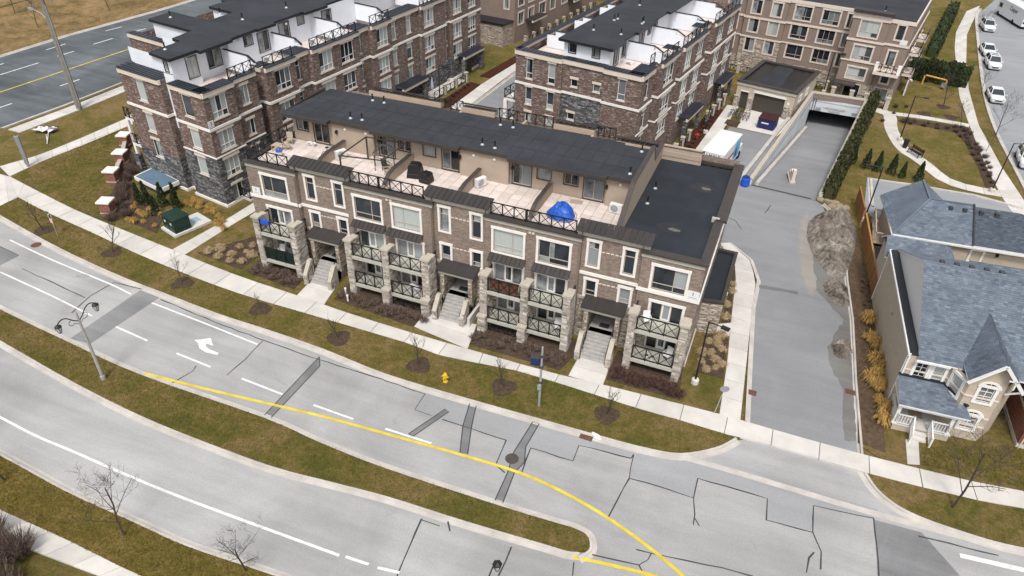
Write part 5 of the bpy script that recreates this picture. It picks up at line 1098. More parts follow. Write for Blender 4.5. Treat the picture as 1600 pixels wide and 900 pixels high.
m = MB(); m.prism([LC(2.4, .4), LC(-.6, .4), LC(-.6, -1.3), LC(2.4, -1.3)], 4.0, 4.35, True); m.build('balcony_slab', M['beige_trim'], C_); railing(C_, LC(2.3, -1.25), LC(-.5, -1.25), 4.36, 1.0, 4)
for s in (2.2, -.45): x, y = LC(s, -1.1); m = MB(); m.box(x - .2, y - .2, 4.36, x + .2, y + .2, 5.5); m.build('balcony_post', M['trim'], C_)
m = MB(); x, y = LC(.15, .36); m.M = Matrix.Translation((x, y, 7.9)) @ Matrix.Rotation(rad(-10), 4, 'Z'); m.box(-.42, -.04, -.3, .42, 0, .3); m.build('number_plate', M['white'], C_)
for i in range(10):
    s = 29 - i * 2.4
    if s < 6.5: break
    railing(C_, LC(s, .9), LC(s - 1.95, .9), .1, .95, 2, 'patio_railing'); x, y = LC(s - 2.15, .9); m = MB(); m.box(x - .22, y - .22, 0, x + .22, y + .22, 1.3); m.box(x - .28, y - .28, 1.3, x + .28, y + .28, 1.4); m.build('patio_post', M['stone_cap'], C_)
for s in (6.3, 4.0, 2.2, -.4): x, y = LC(s, -1.6); m = MB(); m.box(x - .25, y - .25, 0, x + .25, y + .25, 1.5); m.box(x - .3, y - .3, 1.5, x + .3, y + .3, 1.62); m.build('patio_post', M['stone_cap'], C_)
railing(C_, LC(3.7, -1.6), LC(2.5, -1.6), .05, 1.1, 1, 'patio_railing'); railing(C_, LC(1.9, -1.6), LC(-.1, -1.6), .05, 1.1, 2, 'patio_railing'); m = MB(); m.prism([LC(6.6, .02), LC(4.0, .02), LC(4.0, -1.5), LC(6.6, -1.5)], 2.0, 2.2, True); m.build('porch_canopy', M['coping'], C_)
# stepped balconies on the park side of the same block
for k in range(2):
    t = 6 + k * 7.5
    for z in (2.6, 5.3):
        m = MB(); m.prism([LC(-.55, t), LC(-1.7, t), LC(-1.7, t + 3.4), LC(-.55, t + 3.4)], z - .3, z, True); m.build('side_balcony', M['beige_trim'], C_); railing(C_, LC(-1.65, t + .05), LC(-1.65, t + 3.3), z, 1.0, 3); railing(C_, LC(-.6, t + .05), LC(-1.65, t + .05), z, 1.0, 1)
    for tt in (t + .15, t + 3.2): x, y = LC(-1.6, tt); m = MB(); m.box(x - .15, y - .15, 0, x + .15, y + .15, 2.3); m.build('balcony_post', M['stucco_taupe'], C_)

# ---- taupe block far behind, between the two brick blocks
ED = (-38.6, 65.5); LD = frame2(ED, 82, 172)
D_ = thing('stucco_apartment_block', 'taupe stucco block with stone annex beyond the lane between the brick blocks', 'building', ED)
mb = MB()
for p, q, ws in (((0, 11), (0, 0), [(9.6, 8, .7, 1.8, 'trim_x', 'pane'), (9.6, 5, .7, 1.8, 'trim_x', 'pane')]), ((0, 0), (45, 0), [(s, z, w_, 1.7, 'trim_pair', g) for s, w_, g in ((2, 1.6, 'pane_dark'), (5.2, 1.6, 'pane'), (9.0, 2.0, 'pane_dark'), (12.6, 1.6, 'pane'), (17, 2, 'pane_dark'), (21, 1.6, 'pane'), (26, 2, 'pane'), (31, 2, 'pane_dark')) for z in (8, 5.3, 2.6)]), ((45, 0), (45, 11), []), ((45, 11), (0, 11), [])): facade(D_, mb, LD(*p), LD(*q), 0, 10.6, ws, BW)
mb.build('stucco_wall', M['stucco_taupe'], D_); sheet('flat_roof', [LD(0, 0), LD(45, 0), LD(45, 11), LD(0, 11)], 10.5, 'roof', None, D_)
m = MB(); slab_along(m, [LD(0, 11), LD(0, 0), LD(45, 0)], 7.1, 7.35, .1, .02); m.build('string_course', M['beige_trim'], D_)
m = MB(); m.prism([LD(-.05, .3), LD(-2.6, .5), LD(-2.6, 7), LD(-.05, 7)], 0, 3.3); m.build('annex_wall', M['stone_flat'], D_); m = MB(); m.prism([LD(-.04, .1), LD(-2.8, .3), LD(-2.8, 7.2), LD(-.04, 7.2)], 3.3, 3.5); m.build('annex_roof', M['coping_black'], D_)
for s0, s1 in ((3.4, 8.0), (18, 23)): cap_run(D_, LD(s0, -1.3), LD(s1, -1.3), 1.4, 2.9, 8, .3, 'seam', 'porch_canopy')
for i in range(10):
    s = .5 + i * 2.6; x, y = LD(s, -1.8); m = MB(); m.box(x - .25, y - .25, 0, x + .25, y + .25, 1.4); m.build('patio_post', M['stone_flat'], D_); railing(D_, LD(s + .3, -1.8), LD(s + 2.3, -1.8), .1, .95, 2, 'patio_railing')

# ---- low garage building with dark flat roof
GO = (-3.75, 54.0); LG = frame2(GO, -12.5, 77.5)
G_ = thing('garage_building', 'low tan refuse garage with dark flat roof, wide brown shutter and stone piers', 'building', GO)
mb = MB(); sb = MB(); Wd, Dp = 7.2, 9.6
wall(mb, LG(0, 0), LG(Wd, 0), 1.25, 3.0, [(.55, 1.55, 0, 2.2), (2.25, 6.1, 0, 2.35)], .3); wall(sb, LG(0, 0), LG(Wd, 0), 0, 1.25, [(.55, 1.55, 0, 2.2), (2.25, 6.1, 0, 2.35)], .3)
for p, q in (((Wd, 0), (Wd, Dp)), ((Wd, Dp), (0, Dp)), ((0, Dp), (0, 0))): wall(mb, LG(*p), LG(*q), 1.25, 3.0); wall(sb, LG(*p), LG(*q), 0, 1.25)
mb.build('siding_wall', M['siding'], G_); sb.build('stone_wall', M['stone_flat'], G_)
m = MB(); slab_along(m, [LG(0, Dp), LG(0, 0), LG(Wd, 0), LG(Wd, Dp)], 2.95, 3.35, .1, .05); m.build('fascia_board', M['fascia'], G_)
m = MB(); slab_along(m, [LG(0, Dp), LG(0, 0), LG(Wd, 0), LG(Wd, Dp)], 3.35, 3.5, .2, .35, True); m.build('roof_coping', M['coping'], G_)
gr_ = sheet('flat_roof', [LG(.1, .1), LG(Wd - .1, .1), LG(Wd - .1, Dp - .1), LG(.1, Dp - .1)], 3.28, 'puddle', None, G_)
m = MB(); poly(m, [LG(2.2, .4), LG(4.9, .4), LG(4.2, 9.2), LG(2.0, 9.2)], 3.285); m.build('dry_strip', M['roof'], gr_)
m = MB(); m.M = Matrix.Rotation(rad(-12.5), 4, 'Z'); m.box(2.15, -.05, 2.35, 6.2, .05, 2.6); m.box(.5, -.05, 2.2, 1.6, .05, 2.35); m.build('door_lintel', M['trim'], G_)
for i in range(6): m = MB(); m.M = Matrix.Rotation(rad(-12.5), 4, 'Z'); m.box(2.25, .22 + .01, .02 + i * .388, 6.1, .28, .39 + i * .388); m.build('shutter_panel', M['frame_dark'], G_)
m = MB(); m.M = Matrix.Rotation(rad(-12.5), 4, 'Z'); m.box(.55, .22, .02, 1.55, .28, 2.2); m.build('side_door', M['frame_dark'], G_)
for x0 in (-.12, 1.68, 6.25):
    p = put('stone_pier', None, G_, (0, 0, 0), rad(-12.5)); veneer('veneer_stones', x0 + .05, -.2, x0 + .5, .0, 0, 1.5, p); m = MB(); m.box(x0 + .07, -.18, 0, x0 + .48, .0, 1.5); m.box(x0, -.28, 1.5, x0 + .55, .02, 1.62); m.build('pier_cap', M['stone_cap'], p)
m = MB(); m.M = Matrix.Rotation(rad(-12.5), 4, 'Z'); m.box(6.4, -.03, 1.75, 6.7, .02, 2.1); m.build('notice', M['white'], G_)
for yy in (2.5, 5.5): x, y = LG(Wd, yy); window(G_, x, y, 1.7, rad(77.5), .8, .6, 'trim_x', 'pane_dark', trim='trim', frame='frame')

# ---- ramp retaining walls and the underground portal
RW = thing('ramp_retaining_wall', 'pale concrete retaining walls and portal header of the underground parking ramp', 'wall')
zf = lambda y: -.12 * (y - 32.2)
def rwall(name, a, b, za, zb, top_a, top_b, th, side, mat='conc_wall'):
    a = Vector(a); b = Vector(b); d = (b - a).normalized(); n = Vector((-d.y, d.x)) * th * side
    m = MB(); m.face((*a, za), (*b, zb), (*b, top_b), (*a, top_a)); m.face((*a, top_a), (*b, top_b), (*(b + n), top_b), (*(a + n), top_a)); m.face((*(b + n), -.1), (*(a + n), -.1), (*(a + n), top_a), (*(b + n), top_b)); m.face((*a, za), (*a, top_a), (*(a + n), top_a), (*(a + n), -.1))
    o = put(name, recalc(m.mesh(name, M[mat])), RW)
    m = MB(); m.bar((*(a + n / 2), top_a + .06), (*(b + n / 2), top_b + .06), th + .12, .12); m.build('wall_cap', M['stone_cap'], o); return o
rwall('left_wall', (1.0, 32.8), (5.45, 60.7), -.05, -3.45, .55, 1.1, .3, 1)
rwall('right_wall', (7.55, 32.2), (11.65, 60.4), -.05, -3.45, .55, 1.0, .3, -1)
m = MB(); m.bar((1.55, 32.9, .1), (5.6, 58.8, -3.1), .35, .5); m.build('ramp_kerb', M['kerb'], RW)
m = MB(); a, b = (5.45, 60.75), (11.65, 60.45); wall(m, a, b, -1.25, .35); m.face((*a, -1.25), (a[0], a[1] + .4, -1.25), (b[0], b[1] + .4, -1.25), (*b, -1.25)); hd = m.build('portal_header', M['conc_wall'], RW)
m = MB(); m.box(5.2, 60.55, .36, 11.9, 61.1, 1.0); m.build('portal_parapet', M['stucco_taupe'], RW); m = MB(); m.box(5.1, 60.5, 1.0, 12.0, 61.2, 1.12); m.build('parapet_cap', M['stone_cap'], RW)
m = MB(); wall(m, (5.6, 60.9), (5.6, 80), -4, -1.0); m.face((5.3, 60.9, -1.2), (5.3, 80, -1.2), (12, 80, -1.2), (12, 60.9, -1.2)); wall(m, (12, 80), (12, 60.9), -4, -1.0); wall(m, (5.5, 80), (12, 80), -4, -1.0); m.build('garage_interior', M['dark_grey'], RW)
rzp = math.atan2(-.3, 6.2)
letters(RW, 'UNDERGROUND', .34, 'grey', (8.4, 60.55, -.7), (rad(90), 0, rzp)); letters(RW, 'PARKING', .34, 'grey', (8.5, 60.54, -1.05), (rad(90), 0, rzp))
for x in (6.5, 10.9): m = MB(); m.box(x - .3, 60.40, -.98, x + .3, 60.58, -.72); m.build('small_sign', M['grey'], RW)
m = MB(); m.tube([(5.7, 60.68, -1.2), (5.7, 60.68, .3)], .05, 6); m.tube([(6.0, 60.66, -1.2), (6.0, 60.66, .3)], .05, 6); m.build('conduit', M['dark_grey'], RW)
m = MB(); m.bar((-.3, 33.2, .08), (2.6, 50, .14), .4, .16); m.bar((2.6, 50, .14), (4.6, 60, .2), .4, .2); m.build('upper_kerb', M['kerb'], RW)

# ================================================================== HOUSES ON THE RIGHT
def roof_shingles(name, parent, quad, mat, row=.17, tab=.3, thick=.022):
    """shingle courses on a planar polygon: quad = [eaveL, eaveR, ridgeR, ridgeL] (may be a triangle)"""
    P = [Vector(p) for p in quad]; u = (P[1] - P[0]).normalized(); n = (P[1] - P[0]).cross(P[-1] - P[0]).normalized()
    if n.z < 0: n = -n
    v = n.cross(u); v = v if v.z > 0 else -v; O = P[0]; pts = [((p - O).dot(u), (p - O).dot(v)) for p in P]; H = max(p[1] for p in pts); m = MB()
    def span(y):
        xs = []
        for i in range(len(pts)):
            a, b = pts[i], pts[(i + 1) % len(pts)]
            if (a[1] - y) * (b[1] - y) <= 0 and abs(a[1] - b[1]) > 1e-6: xs.append(a[0] + (b[0] - a[0]) * (y - a[1]) / (b[1] - a[1]))
        return (min(xs), max(xs)) if xs else None
    y = 0.0; k = 0
    while y < H - .02:
        s0 = span(min(y + .001, H)); s1 = span(min(y + row, H - .001))
        if not s0 or not s1: break
        x = s0[0] - R.uniform(0, tab); y1 = min(y + row + .02, H)
        while x < s0[1]:
            w_ = tab * R.uniform(.75, 1.25); a, b = max(x + .006, s0[0]), min(x + w_, s0[1])
            if b - a > .03:
                a1, b1 = min(max(a, s1[0]), s1[1]), max(min(b, s1[1]), s1[0]); m.tint = min(1, max(0, R.gauss(.5, .2))); t = thick * R.uniform(.8, 1.5)
                q = [O + u * a + v * y, O + u * b + v * y, O + u * b1 + v * y1, O + u * a1 + v * y1]
                vs = [m.add(q[0] + n * t), m.add(q[1] + n * t), m.add(q[2] + n * .004), m.add(q[3] + n * .004), m.add(q[0]), m.add(q[1])]
                m.idx(vs[:4]); m.idx((vs[4], vs[5], vs[1], vs[0]))
            x += w_
        y += row; k += 1
    o = stuff(m.build(name, M[mat], parent)); return o
def roof_plane(parent, quad, mat='shingle', name='roof_slope', thick=.12):
    P = [Vector(p) for p in quad]; n = (P[1] - P[0]).cross(P[-1] - P[0]).normalized()
    if n.z < 0: P = P[::-1]; n = -n
    m = MB(); A = [m.add(p) for p in P]; B = [m.add(p - Vector((0, 0, thick))) for p in P]; m.idx(A); m.idx(B[::-1])
    m.m = 1
    for i in range(len(P)): j = (i + 1) % len(P); m.idx((A[j], A[i], B[i], B[j]))
    o = m.build(name, [M[mat], M['white']], parent); o.data.attributes['tint'].data.foreach_set('value', [.35] * len(o.data.polygons))
    roof_shingles('shingles', o, quad, mat); return o
HO = (13.3, 3.3)
H_ = thing('detached_house', 'beige two storey house with blue grey shingle roof, arched gable windows and white front porch', 'house', HO, rad(3.6))
Hw, Hd, He, Hr = 6.2, 12.9, 4.85, 8.1
HF = [(0, Hd), (0, 0), (2.5, 0), (3.3, -1.35), (5.2, -1.35), (6.2, 0), (6.2, Hd), (0, Hd)]
HWIN = {1: [(.95, 3.15, .7, 1.15, 'trim_muntin', 'pane_dark'), (1.95, 3.15, .6, 1.15, 'trim_x', 'pane_pale')], 2: [(.75, 3.0, .75, 1.35, 'trim_x', 'pane_pale')], 3: [(1.05, 3.3, .8, 1.2, 'trim_muntin', 'pane_dark'), (.95, .95, .8, 1.15, 'trim_muntin', 'pane_dark')]}
mb = MB()
for i, (a, b) in enumerate(zip(HF, HF[1:])): facade(H_, mb, a, b, 0, He if i in (0, 4, 5, 6) else 4.75, HWIN.get(i, []), dict(trim='frame_white', frame='frame_white'))
mb.build('wall', M['siding'], H_)
for z in (1.25, 2.0, 3.55):
    m = MB(); slab_along(m, HF[1:5], z, z + .1, .05, .01); m.build('brick_band', M['beige_trim'], H_)
for z0, zc in ((4.52, 0), (2.12, 0)):
    # arched heads over the gable windows
    m = MB(); x = 4.35 if z0 > 4 else 4.25; y = -1.35; n = 10
    for k in range(n):
        a, b = math.pi * k / n, math.pi * (k + 1) / n; f = lambda r, t, yy: (x + r * math.cos(t), yy, z0 + r * math.sin(t) * .7)
        m.face(f(.48, a, y - .08), f(.66, a, y - .08), f(.66, b, y - .08), f(.48, b, y - .08)); m.face(f(.66, a, y - .08), f(.66, a, y), f(.66, b, y), f(.66, b, y - .08))
    m.build('arch_trim', M['trim'], H_)
    m = MB(); m.face(*[(x + .48 * math.cos(math.pi * k / n), y - .03, z0 + .48 * .7 * math.sin(math.pi * k / n)) for k in range(n + 1)]); m.build('arch_pane', M['pane_dark'], H_)
    m = MB()
    for t in (.25, .5, .75): m.bar((x, y - .05, z0), (x + .48 * math.cos(math.pi * t), y - .05, z0 + .34 * math.sin(math.pi * t)), .03, .03)
    m.build('arch_bars', M['frame_white'], H_)
yr = 6.3; gx = .45
for nm, q in (('front', [(gx, -.35, He - .1), (Hw + .35, -.35, He - .1), (Hw + .35, yr, Hr), (gx, yr, Hr)]), ('back', [(Hw + .35, Hd + .35, He - .1), (gx, Hd + .35, He - .1), (gx, yr, Hr), (Hw + .35, yr, Hr)])): roof_plane(H_, q)
m = MB(); m.face((gx + .06, Hd, He - .1), (gx + .06, -.1, He - .1), (gx + .06, yr, Hr - .08)); m.face((Hw + .2, -.1, He - .1), (Hw + .2, Hd, He - .1), (Hw + .2, yr, Hr - .08)); m.build('gable_siding', M['white'], H_)
m = MB(); m.face((-.06, -.1, He - .05), (gx + .1, -.1, He + .08), (gx + .1, Hd, He + .08), (-.06, Hd, He - .05)); o = m.build('gable_skirt_roof', M['coping_black'], H_)
m = MB(); m.box(-.12, -.1, He - .16, -.03, Hd + .05, He - .02); m.box(-.05, Hd - .02, 0, .06, Hd + .06, He); m.box(-.04, -.06, 2.4, .06, .03, He); m.tube([(-.06, .1, 0), (-.06, .1, He - .1)], .05, 6); m.build('gutter', M['white'], H_)
m = MB(); m.bar((gx - .1, -.42, He - .16), (2.3, -.42, He - .16), .1, .14); m.build('front_gutter', M['white'], H_)
# cross gable over the bay: apex high on the front slope
ap = (4.45, 3.5, 6.7); apf = (4.45, -1.8, 6.66); zl = 4.98
roof_plane(H_, [(3.0, -1.75, zl), apf, ap, (3.0, .12, zl)]); roof_plane(H_, [apf, (5.9, -1.75, zl), (5.9, .12, zl), ap])
m = MB(); m.face((3.3, -1.36, 4.7), (5.2, -1.36, 4.7), (5.2, -1.36, 5.6), (4.45, -1.36, 6.45), (3.3, -1.36, 5.25)); m.build('gable_wall', M['siding'], H_)
m = MB(); m.bar((2.95, -1.82, zl - .1), (4.45, -1.82, 6.6), .08, .2); m.bar((4.45, -1.82, 6.6), (5.95, -1.82, zl - .1), .08, .2); m.bar((5.3, -1.82, 5.05), (5.3, -1.82, 5.6), .08, .08); m.bar((4.9, -1.82, 5.65), (5.4, -1.82, 5.65), .08, .08); m.bar((5.25, -1.4, 4.3), (5.75, -1.8, 4.95), .1, .1); m.build('bargeboard', M['white'], H_)
m = MB()
for x in (1.6, 2.5, 3.4, 4.3, 5.2): m.box(x - .14, yr + .05, Hr - .1, x + .14, yr + .4, Hr + .06)
m.build('roof_vent', M['dark_grey'], H_)
# porch
m = MB(); m.box(.1, -2.0, 0, 3.4, 0, .55); m.build('porch_floor', M['siding'], H_); m = MB(); m.box(.05, -2.05, .55, 3.45, 0, .62); m.build('porch_deck', M['concrete'], H_)
roof_plane(H_, [(-.15, -2.3, 2.5), (3.95, -2.3, 2.5), (3.3, -.05, 3.1), (-.15, -.02, 3.1)]); m = MB(); m.box(-.1, -2.2, 2.2, 3.7, -2.0, 2.42); m.box(-.1, -2.0, 2.2, .1, 0, 2.42); m.build('porch_beam', M['white'], H_)
m = MB(); m.bar((-.16, -.05, 3.16), (2.5, -.05, 3.16), .18, .12); m.bar((2.5, -.05, 3.16), (3.75, -1.5, 2.85), .18, .12); m.build('porch_flashing', M['coping_black'], H_)
for x in (.12, 3.2): m = MB(); m.box(x - .1, -2.0, .62, x + .1, -1.8, 2.3); m.box(x - .14, -2.04, .62, x + .14, -1.76, .75); m.box(x - .14, -2.04, 2.15, x + .14, -1.76, 2.25); m.build('porch_column', M['white'], H_)
def picket(parent, p0, p1, z0, z1, h=.8):
    p0 = Vector(p0); p1 = Vector(p1); m = MB(); m.bar((*p0, z0 + h), (*p1, z1 + h), .07, .06); m.bar((*p0, z0 + .1), (*p1, z1 + .1), .05, .05); n = max(3, int((p1 - p0).length / .15))
    for i in range(n + 1): q = p0 + (p1 - p0) * i / n; z = z0 + (z1 - z0) * i / n; m.box(q.x - .017, q.y - .017, z + .1, q.x + .017, q.y + .017, z + h)
    for q, z in ((p0, z0), (p1, z1)): m.box(q.x - .05, q.y - .05, z - .02, q.x + .05, q.y + .05, z + h + .08)
    return m.build('porch_railing', M['white'], parent)
picket(H_, (.15, -1.95), (1.15, -1.95), .62, .62); picket(H_, (2.15, -1.95), (3.15, -1.95), .62, .62); picket(H_, (1.15, -2.0), (1.1, -2.95), .62, .05); picket(H_, (2.15, -2.0), (2.25, -2.95), .62, .05); picket(H_, (.12, -1.9), (.12, -.1), .62, .62)
m = MB(); m.box(1.2, -2.35, 0, 2.1, -2.05, .42); m.box(1.2, -2.65, 0, 2.1, -2.35, .24); m.build('porch_step', M['concrete'], H_)
m = MB(); m.box(1.2, -.06, .63, 2.1, .0, 2.2); m.build('front_door', M['frame_dark'], H_); m = MB(); m.box(1.15, -1.0, .625, 1.95, -.35, .64); m.build('door_mat', M['wood'], H_)
m = MB(); m.box(-.06, 6.4, 3.2, -.01, 6.55, 3.35); m.build('wall_outlet', M['grey'], H_)
# low rear wing
m = MB(); m.box(.0, Hd + .05, 0, 4.3, Hd + 3.0, 4.1); m.build('rear_wing_wall', M['siding'], H_); y0 = Hd + .02; ym = Hd + 1.5
roof_plane(H_, [(-.25, y0, 4.15), (4.9, y0, 4.15), (3.7, ym, 5.25), (-.25, ym, 5.25)]); roof_plane(H_, [(4.9, y0 + 3.2, 4.15), (-.25, y0 + 3.2, 4.15), (-.25, ym, 5.25), (3.7, ym, 5.25)]); roof_plane(H_, [(4.9, y0, 4.15), (4.9, y0 + 3.2, 4.15), (3.7, ym, 5.25)])
# detached garage with hipped double roof
GR = thing('double_garage', 'low double garage with hipped shingle roof, its right half darker, behind the beige house', 'garage', (13.45, 23.0), rad(5))
gx0, gx1, gy1, ge, gr2 = 0, 6.2, 7.2, 2.7, 4.3
m = MB(); m.box(.25, .3, 0, 6.2, 6.9, 2.6); m.box(6.2, .45, 0, 12.2, 6.9, 2.6); m.build('wall', M['siding'], GR)
gr2 = 4.75; yr_ = 3.5
roof_plane(GR, [(0, 0, ge), (6.2, 0, ge), (6.2, yr_, gr2), (2.75, yr_, gr2)]); roof_plane(GR, [(-.3, 7.2, ge), (0, 0, ge), (2.75, yr_, gr2), (2.75, 7.3, gr2)]); roof_plane(GR, [(5.6, 7.0, ge), (5.5, 7.3, ge), (2.75, 7.3, gr2), (2.75, yr_, gr2)]); roof_plane(GR, [(6.2, 7.0, ge), (5.6, 7.0, ge), (2.75, yr_, gr2), (6.2, yr_, gr2)])
m = MB(); m.face((5.5, 7.2, ge), (-.3, 7.2, ge), (2.75, 7.2, gr2 - .05)); m.build('gable_wall', M['siding'], GR)
m = MB(); m.bar((.02, .02, ge + .06), (2.75, yr_, gr2 + .05), .16, .06); m.bar((2.75, yr_, gr2 + .05), (2.75, 7.3, gr2 + .05), .16, .06); m.bar((2.75, yr_, gr2 + .05), (6.2, yr_, gr2 + .05), .16, .06); m.build('ridge_cap', M['shingle'], GR)
d = .06
roof_plane(GR, [(6.25, .05, ge + d), (12.5, .05, ge + d), (9.8, yr_, gr2 - .12), (6.25, yr_, gr2 - .12)], 'shingle_dark'); roof_plane(GR, [(12.5, 7.0, ge + d), (6.25, 7.0, ge + d), (6.25, yr_, gr2 - .12), (9.8, yr_, gr2 - .12)], 'shingle_dark'); roof_plane(GR, [(12.5, .05, ge + d), (12.5, 7.0, ge + d), (9.8, yr_, gr2 - .12)], 'shingle_dark')
m = MB(); m.bar((6.22, 0, ge + .1), (6.22, yr_, gr2 + .1), .14, .1); m.bar((6.22, yr_, gr2 + .1), (6.22, 7.0, ge + .1), .14, .1); m.build('party_flashing', M['coping_black'], GR)
m = MB(); m.bar((0, -.06, ge - .12), (12.5, -.06, ge - .12), .1, .16); m.bar((-.06, 0, ge - .12), (-.06, 7.2, ge - .12), .1, .16); m.build('gutter', M['white'], GR)
for x in (4.4, 5.5, 6.8, 8.0): m = MB(); m.box(x - .16, 2.75, 4.2, x + .16, 3.05, 4.62); m.build('roof_vent', M['dark_grey'], GR)
window(GR, 6.9, .44, 1.1, 0, .8, 1.0, 'trim_muntin', 'pane_dark', trim='frame_white', frame='frame_white'); m = MB(); m.box(8.3, .3, 1.9, 8.5, .45, 2.2); m.build('wall_light', M['black'], GR)
GW = thing('rear_wing', 'small shingle roofed wing between the houses at the right edge', 'house', (19.6, 17.6), rad(5)); m = MB(); m.box(0, 0, 0, 5, 3.2, 2.6); m.build('wall', M['siding'], GW); roof_plane(GW, [(-.2, -.2, 2.7), (5.2, -.2, 2.7), (5.2, 1.6, 3.6), (.9, 1.6, 3.6)]); roof_plane(GW, [(5.2, 3.4, 2.7), (-.2, 3.4, 2.7), (.9, 1.6, 3.6), (5.2, 1.6, 3.6)]); roof_plane(GW, [(-.2, 3.4, 2.7), (-.2, -.2, 2.7), (.9, 1.6, 3.6)])
NB = thing('brick_house', 'red brick house with pale stone base at the right edge of the picture', 'house', (20.9, 2.8), rad(3)); m = MB()
for a, b in (((0, 12), (0, 0)), ((0, 0), (7, 0)), ((7, 0), (7, 12)), ((7, 12), (0, 12))): wall(m, a, b, .4, 4.9)
m.build('brick_wall', M['brick_red'], NB); m = MB(); slab_along(m, [(0, 12), (0, 0), (7, 0)], 0, .4, .04, .02); m.build('stone_base', M['concrete'], NB); m = MB(); slab_along(m, [(0, 12), (0, 0), (7, 0)], 2.1, 2.25, .04, .01); m.tube([(.15, -.06, 0), (.15, -.06, 4.7)], .05, 6); m.build('band', M['beige_trim'], NB)
roof_plane(NB, [(-.4, -.4, 4.85), (7.4, -.4, 4.85), (7.4, 6, 8), (3.2, 6, 8)]); roof_plane(NB, [(7.4, 12.4, 4.85), (-.4, 12.4, 4.85), (3.2, 6, 8), (7.4, 6, 8)]); roof_plane(NB, [(-.4, 12.4, 4.85), (-.4, -.4, 4.85), (3.2, 6, 8)])
# path to the porch
walk([Vector((14.43, -1.51)), Vector((14.41, 0.68))], [Vector((15.13, -1.27)), Vector((15.17, 0.89))], .6, .12)
# ================================================================== PLANTS
def leaf_cards(m, pos_fn, n, size, tilt=1.0):
    for _ in range(n):
        p, tn = pos_fn(); a = R.uniform(0, 6.28); b = R.uniform(-1, 1) * tilt; s = size * R.uniform(.6, 1.4)
        u = Vector((math.cos(a), math.sin(a), R.uniform(-.5, .5))) * s; v = Vector((-math.sin(a) * .5 * b, math.cos(a) * .5 * b, 1)).normalized() * s * R.uniform(.7, 1.5)
        m.tint = min(1, max(0, tn)); m.face(p - u * .5, p + u * .5, p + u * .3 + v, p - u * .3 + v)
def cone_evergreen(h, r, n=650, mat='ever'):
    m = MB()
    def f():
        t = R.random() ** .75; a = R.uniform(0, 6.28); rr = r * (1 - t) ** .85 * (.85 + .2 * math.sin(a * 3 + t * 9)) + .03; q = R.uniform(.72, 1.05)
        return Vector((rr * q * math.cos(a), rr * q * math.sin(a), t * h * .93)), .5 + (q - .9) * 1.5 + R.gauss(0, .22)
    leaf_cards(m, f, n, .13); fol = m.mesh('foliage', M[mat]); t = MB(); t.tube([(0, 0, 0), (0, 0, h * .8)], .05, 6, .01); return t.mesh('trunk', M['bark']), fol
CON = [cone_evergreen(2.4, .52), cone_evergreen(2.4, .42), cone_evergreen(2.4, .6)]
def cedar(x, y, s, label, k=0, group=None, z=.1):
    o = thing('cedar_shrub', label, 'evergreen shrub', (x, y, z), R.uniform(0, 6), group); put('trunk', CON[k][0], o); put('foliage', CON[k][1], o); o.scale = (s,) * 3; return o
def twig_shrub_mesh(r, h, n, mat='twig', name='twigs'):
    m = MB()
    for _ in range(n):
        a = R.uniform(0, 6.28); q = r * math.sqrt(R.random()); t = min(1, max(0, R.gauss(.5, .3))); b = Vector((q * .35 * math.cos(a), q * .35 * math.sin(a), 0)); e = Vector((q * math.cos(a) + R.gauss(0, .06), q * math.sin(a) + R.gauss(0, .06), h * R.uniform(.5, 1) * (1 - .35 * (q / r) ** 2))); mid = (b + e) / 2 + Vector((R.gauss(0, .06), R.gauss(0, .06), .06)); w_ = .018; c = R.uniform(0, 6.28); s = Vector((math.cos(c), math.sin(c), 0)) * w_
        m.tint = t; m.face(b - s, b + s, mid + s * .8, mid - s * .8); m.face(mid - s * .8, mid + s * .8, e + s * .3, e - s * .3)
        for _ in range(2): c = R.uniform(0, 6.28); e2 = mid + Vector((math.cos(c) * .18, math.sin(c) * .18, R.uniform(.02, .2))); s2 = Vector((-math.sin(c), math.cos(c), 0)) * .012; m.face(mid - s2, mid + s2, e2 + s2 * .4, e2 - s2 * .4)
    return m.mesh(name, M[mat])
def tuft_mesh(r, h, n, mat='straw'):
    m = MB()
    for _ in range(n):
        a = R.uniform(0, 6.28); q = R.random(); lean = r * q; hh = h * R.uniform(.55, 1.0) * (1 - .3 * q); b = Vector((R.gauss(0, r * .16), R.gauss(0, r * .16), 0)); d = Vector((math.cos(a), math.sin(a), 0)); s = Vector((-d.y, d.x, 0)) * R.uniform(.012, .028)
        p1 = b + d * lean * .35 + Vector((0, 0, hh * .65)); p2 = b + d * lean * .8 + Vector((0, 0, hh)); p3 = b + d * lean * 1.15 + Vector((0, 0, hh * (.92 - .4 * q)))
        m.tint = min(1, max(0, R.gauss(.5, .25))); m.face(b - s, b + s, p1 + s, p1 - s); m.face(p1 - s, p1 + s, p2 + s * .8, p2 - s * .8); m.face(p2 - s * .8, p2 + s * .8, p3 + s * .2, p3 - s * .2)
    return m.mesh('blades', M[mat])
SHR = [twig_shrub_mesh(.55, .5, 60), twig_shrub_mesh(.5, .45, 50), twig_shrub_mesh(.5, .55, 62, 'twig_red'), twig_shrub_mesh(1.1, 1.5, 260, 'twig')]
TUF = [tuft_mesh(.6, .75, 260, 'straw_pale'), tuft_mesh(.5, .6, 220, 'straw_pale'), tuft_mesh(.75, 1.3, 330, 'straw'), tuft_mesh(.6, 1.0, 260, 'straw')]
def shrubs(pts, meshes, label, cat, group, name, z=.12, s0=.85, s1=1.2):
    for x, y in pts: tag(put(name, R.choice(meshes), None, (x, y, z), R.uniform(0, 6.28), R.uniform(s0, s1)), label, cat, group)
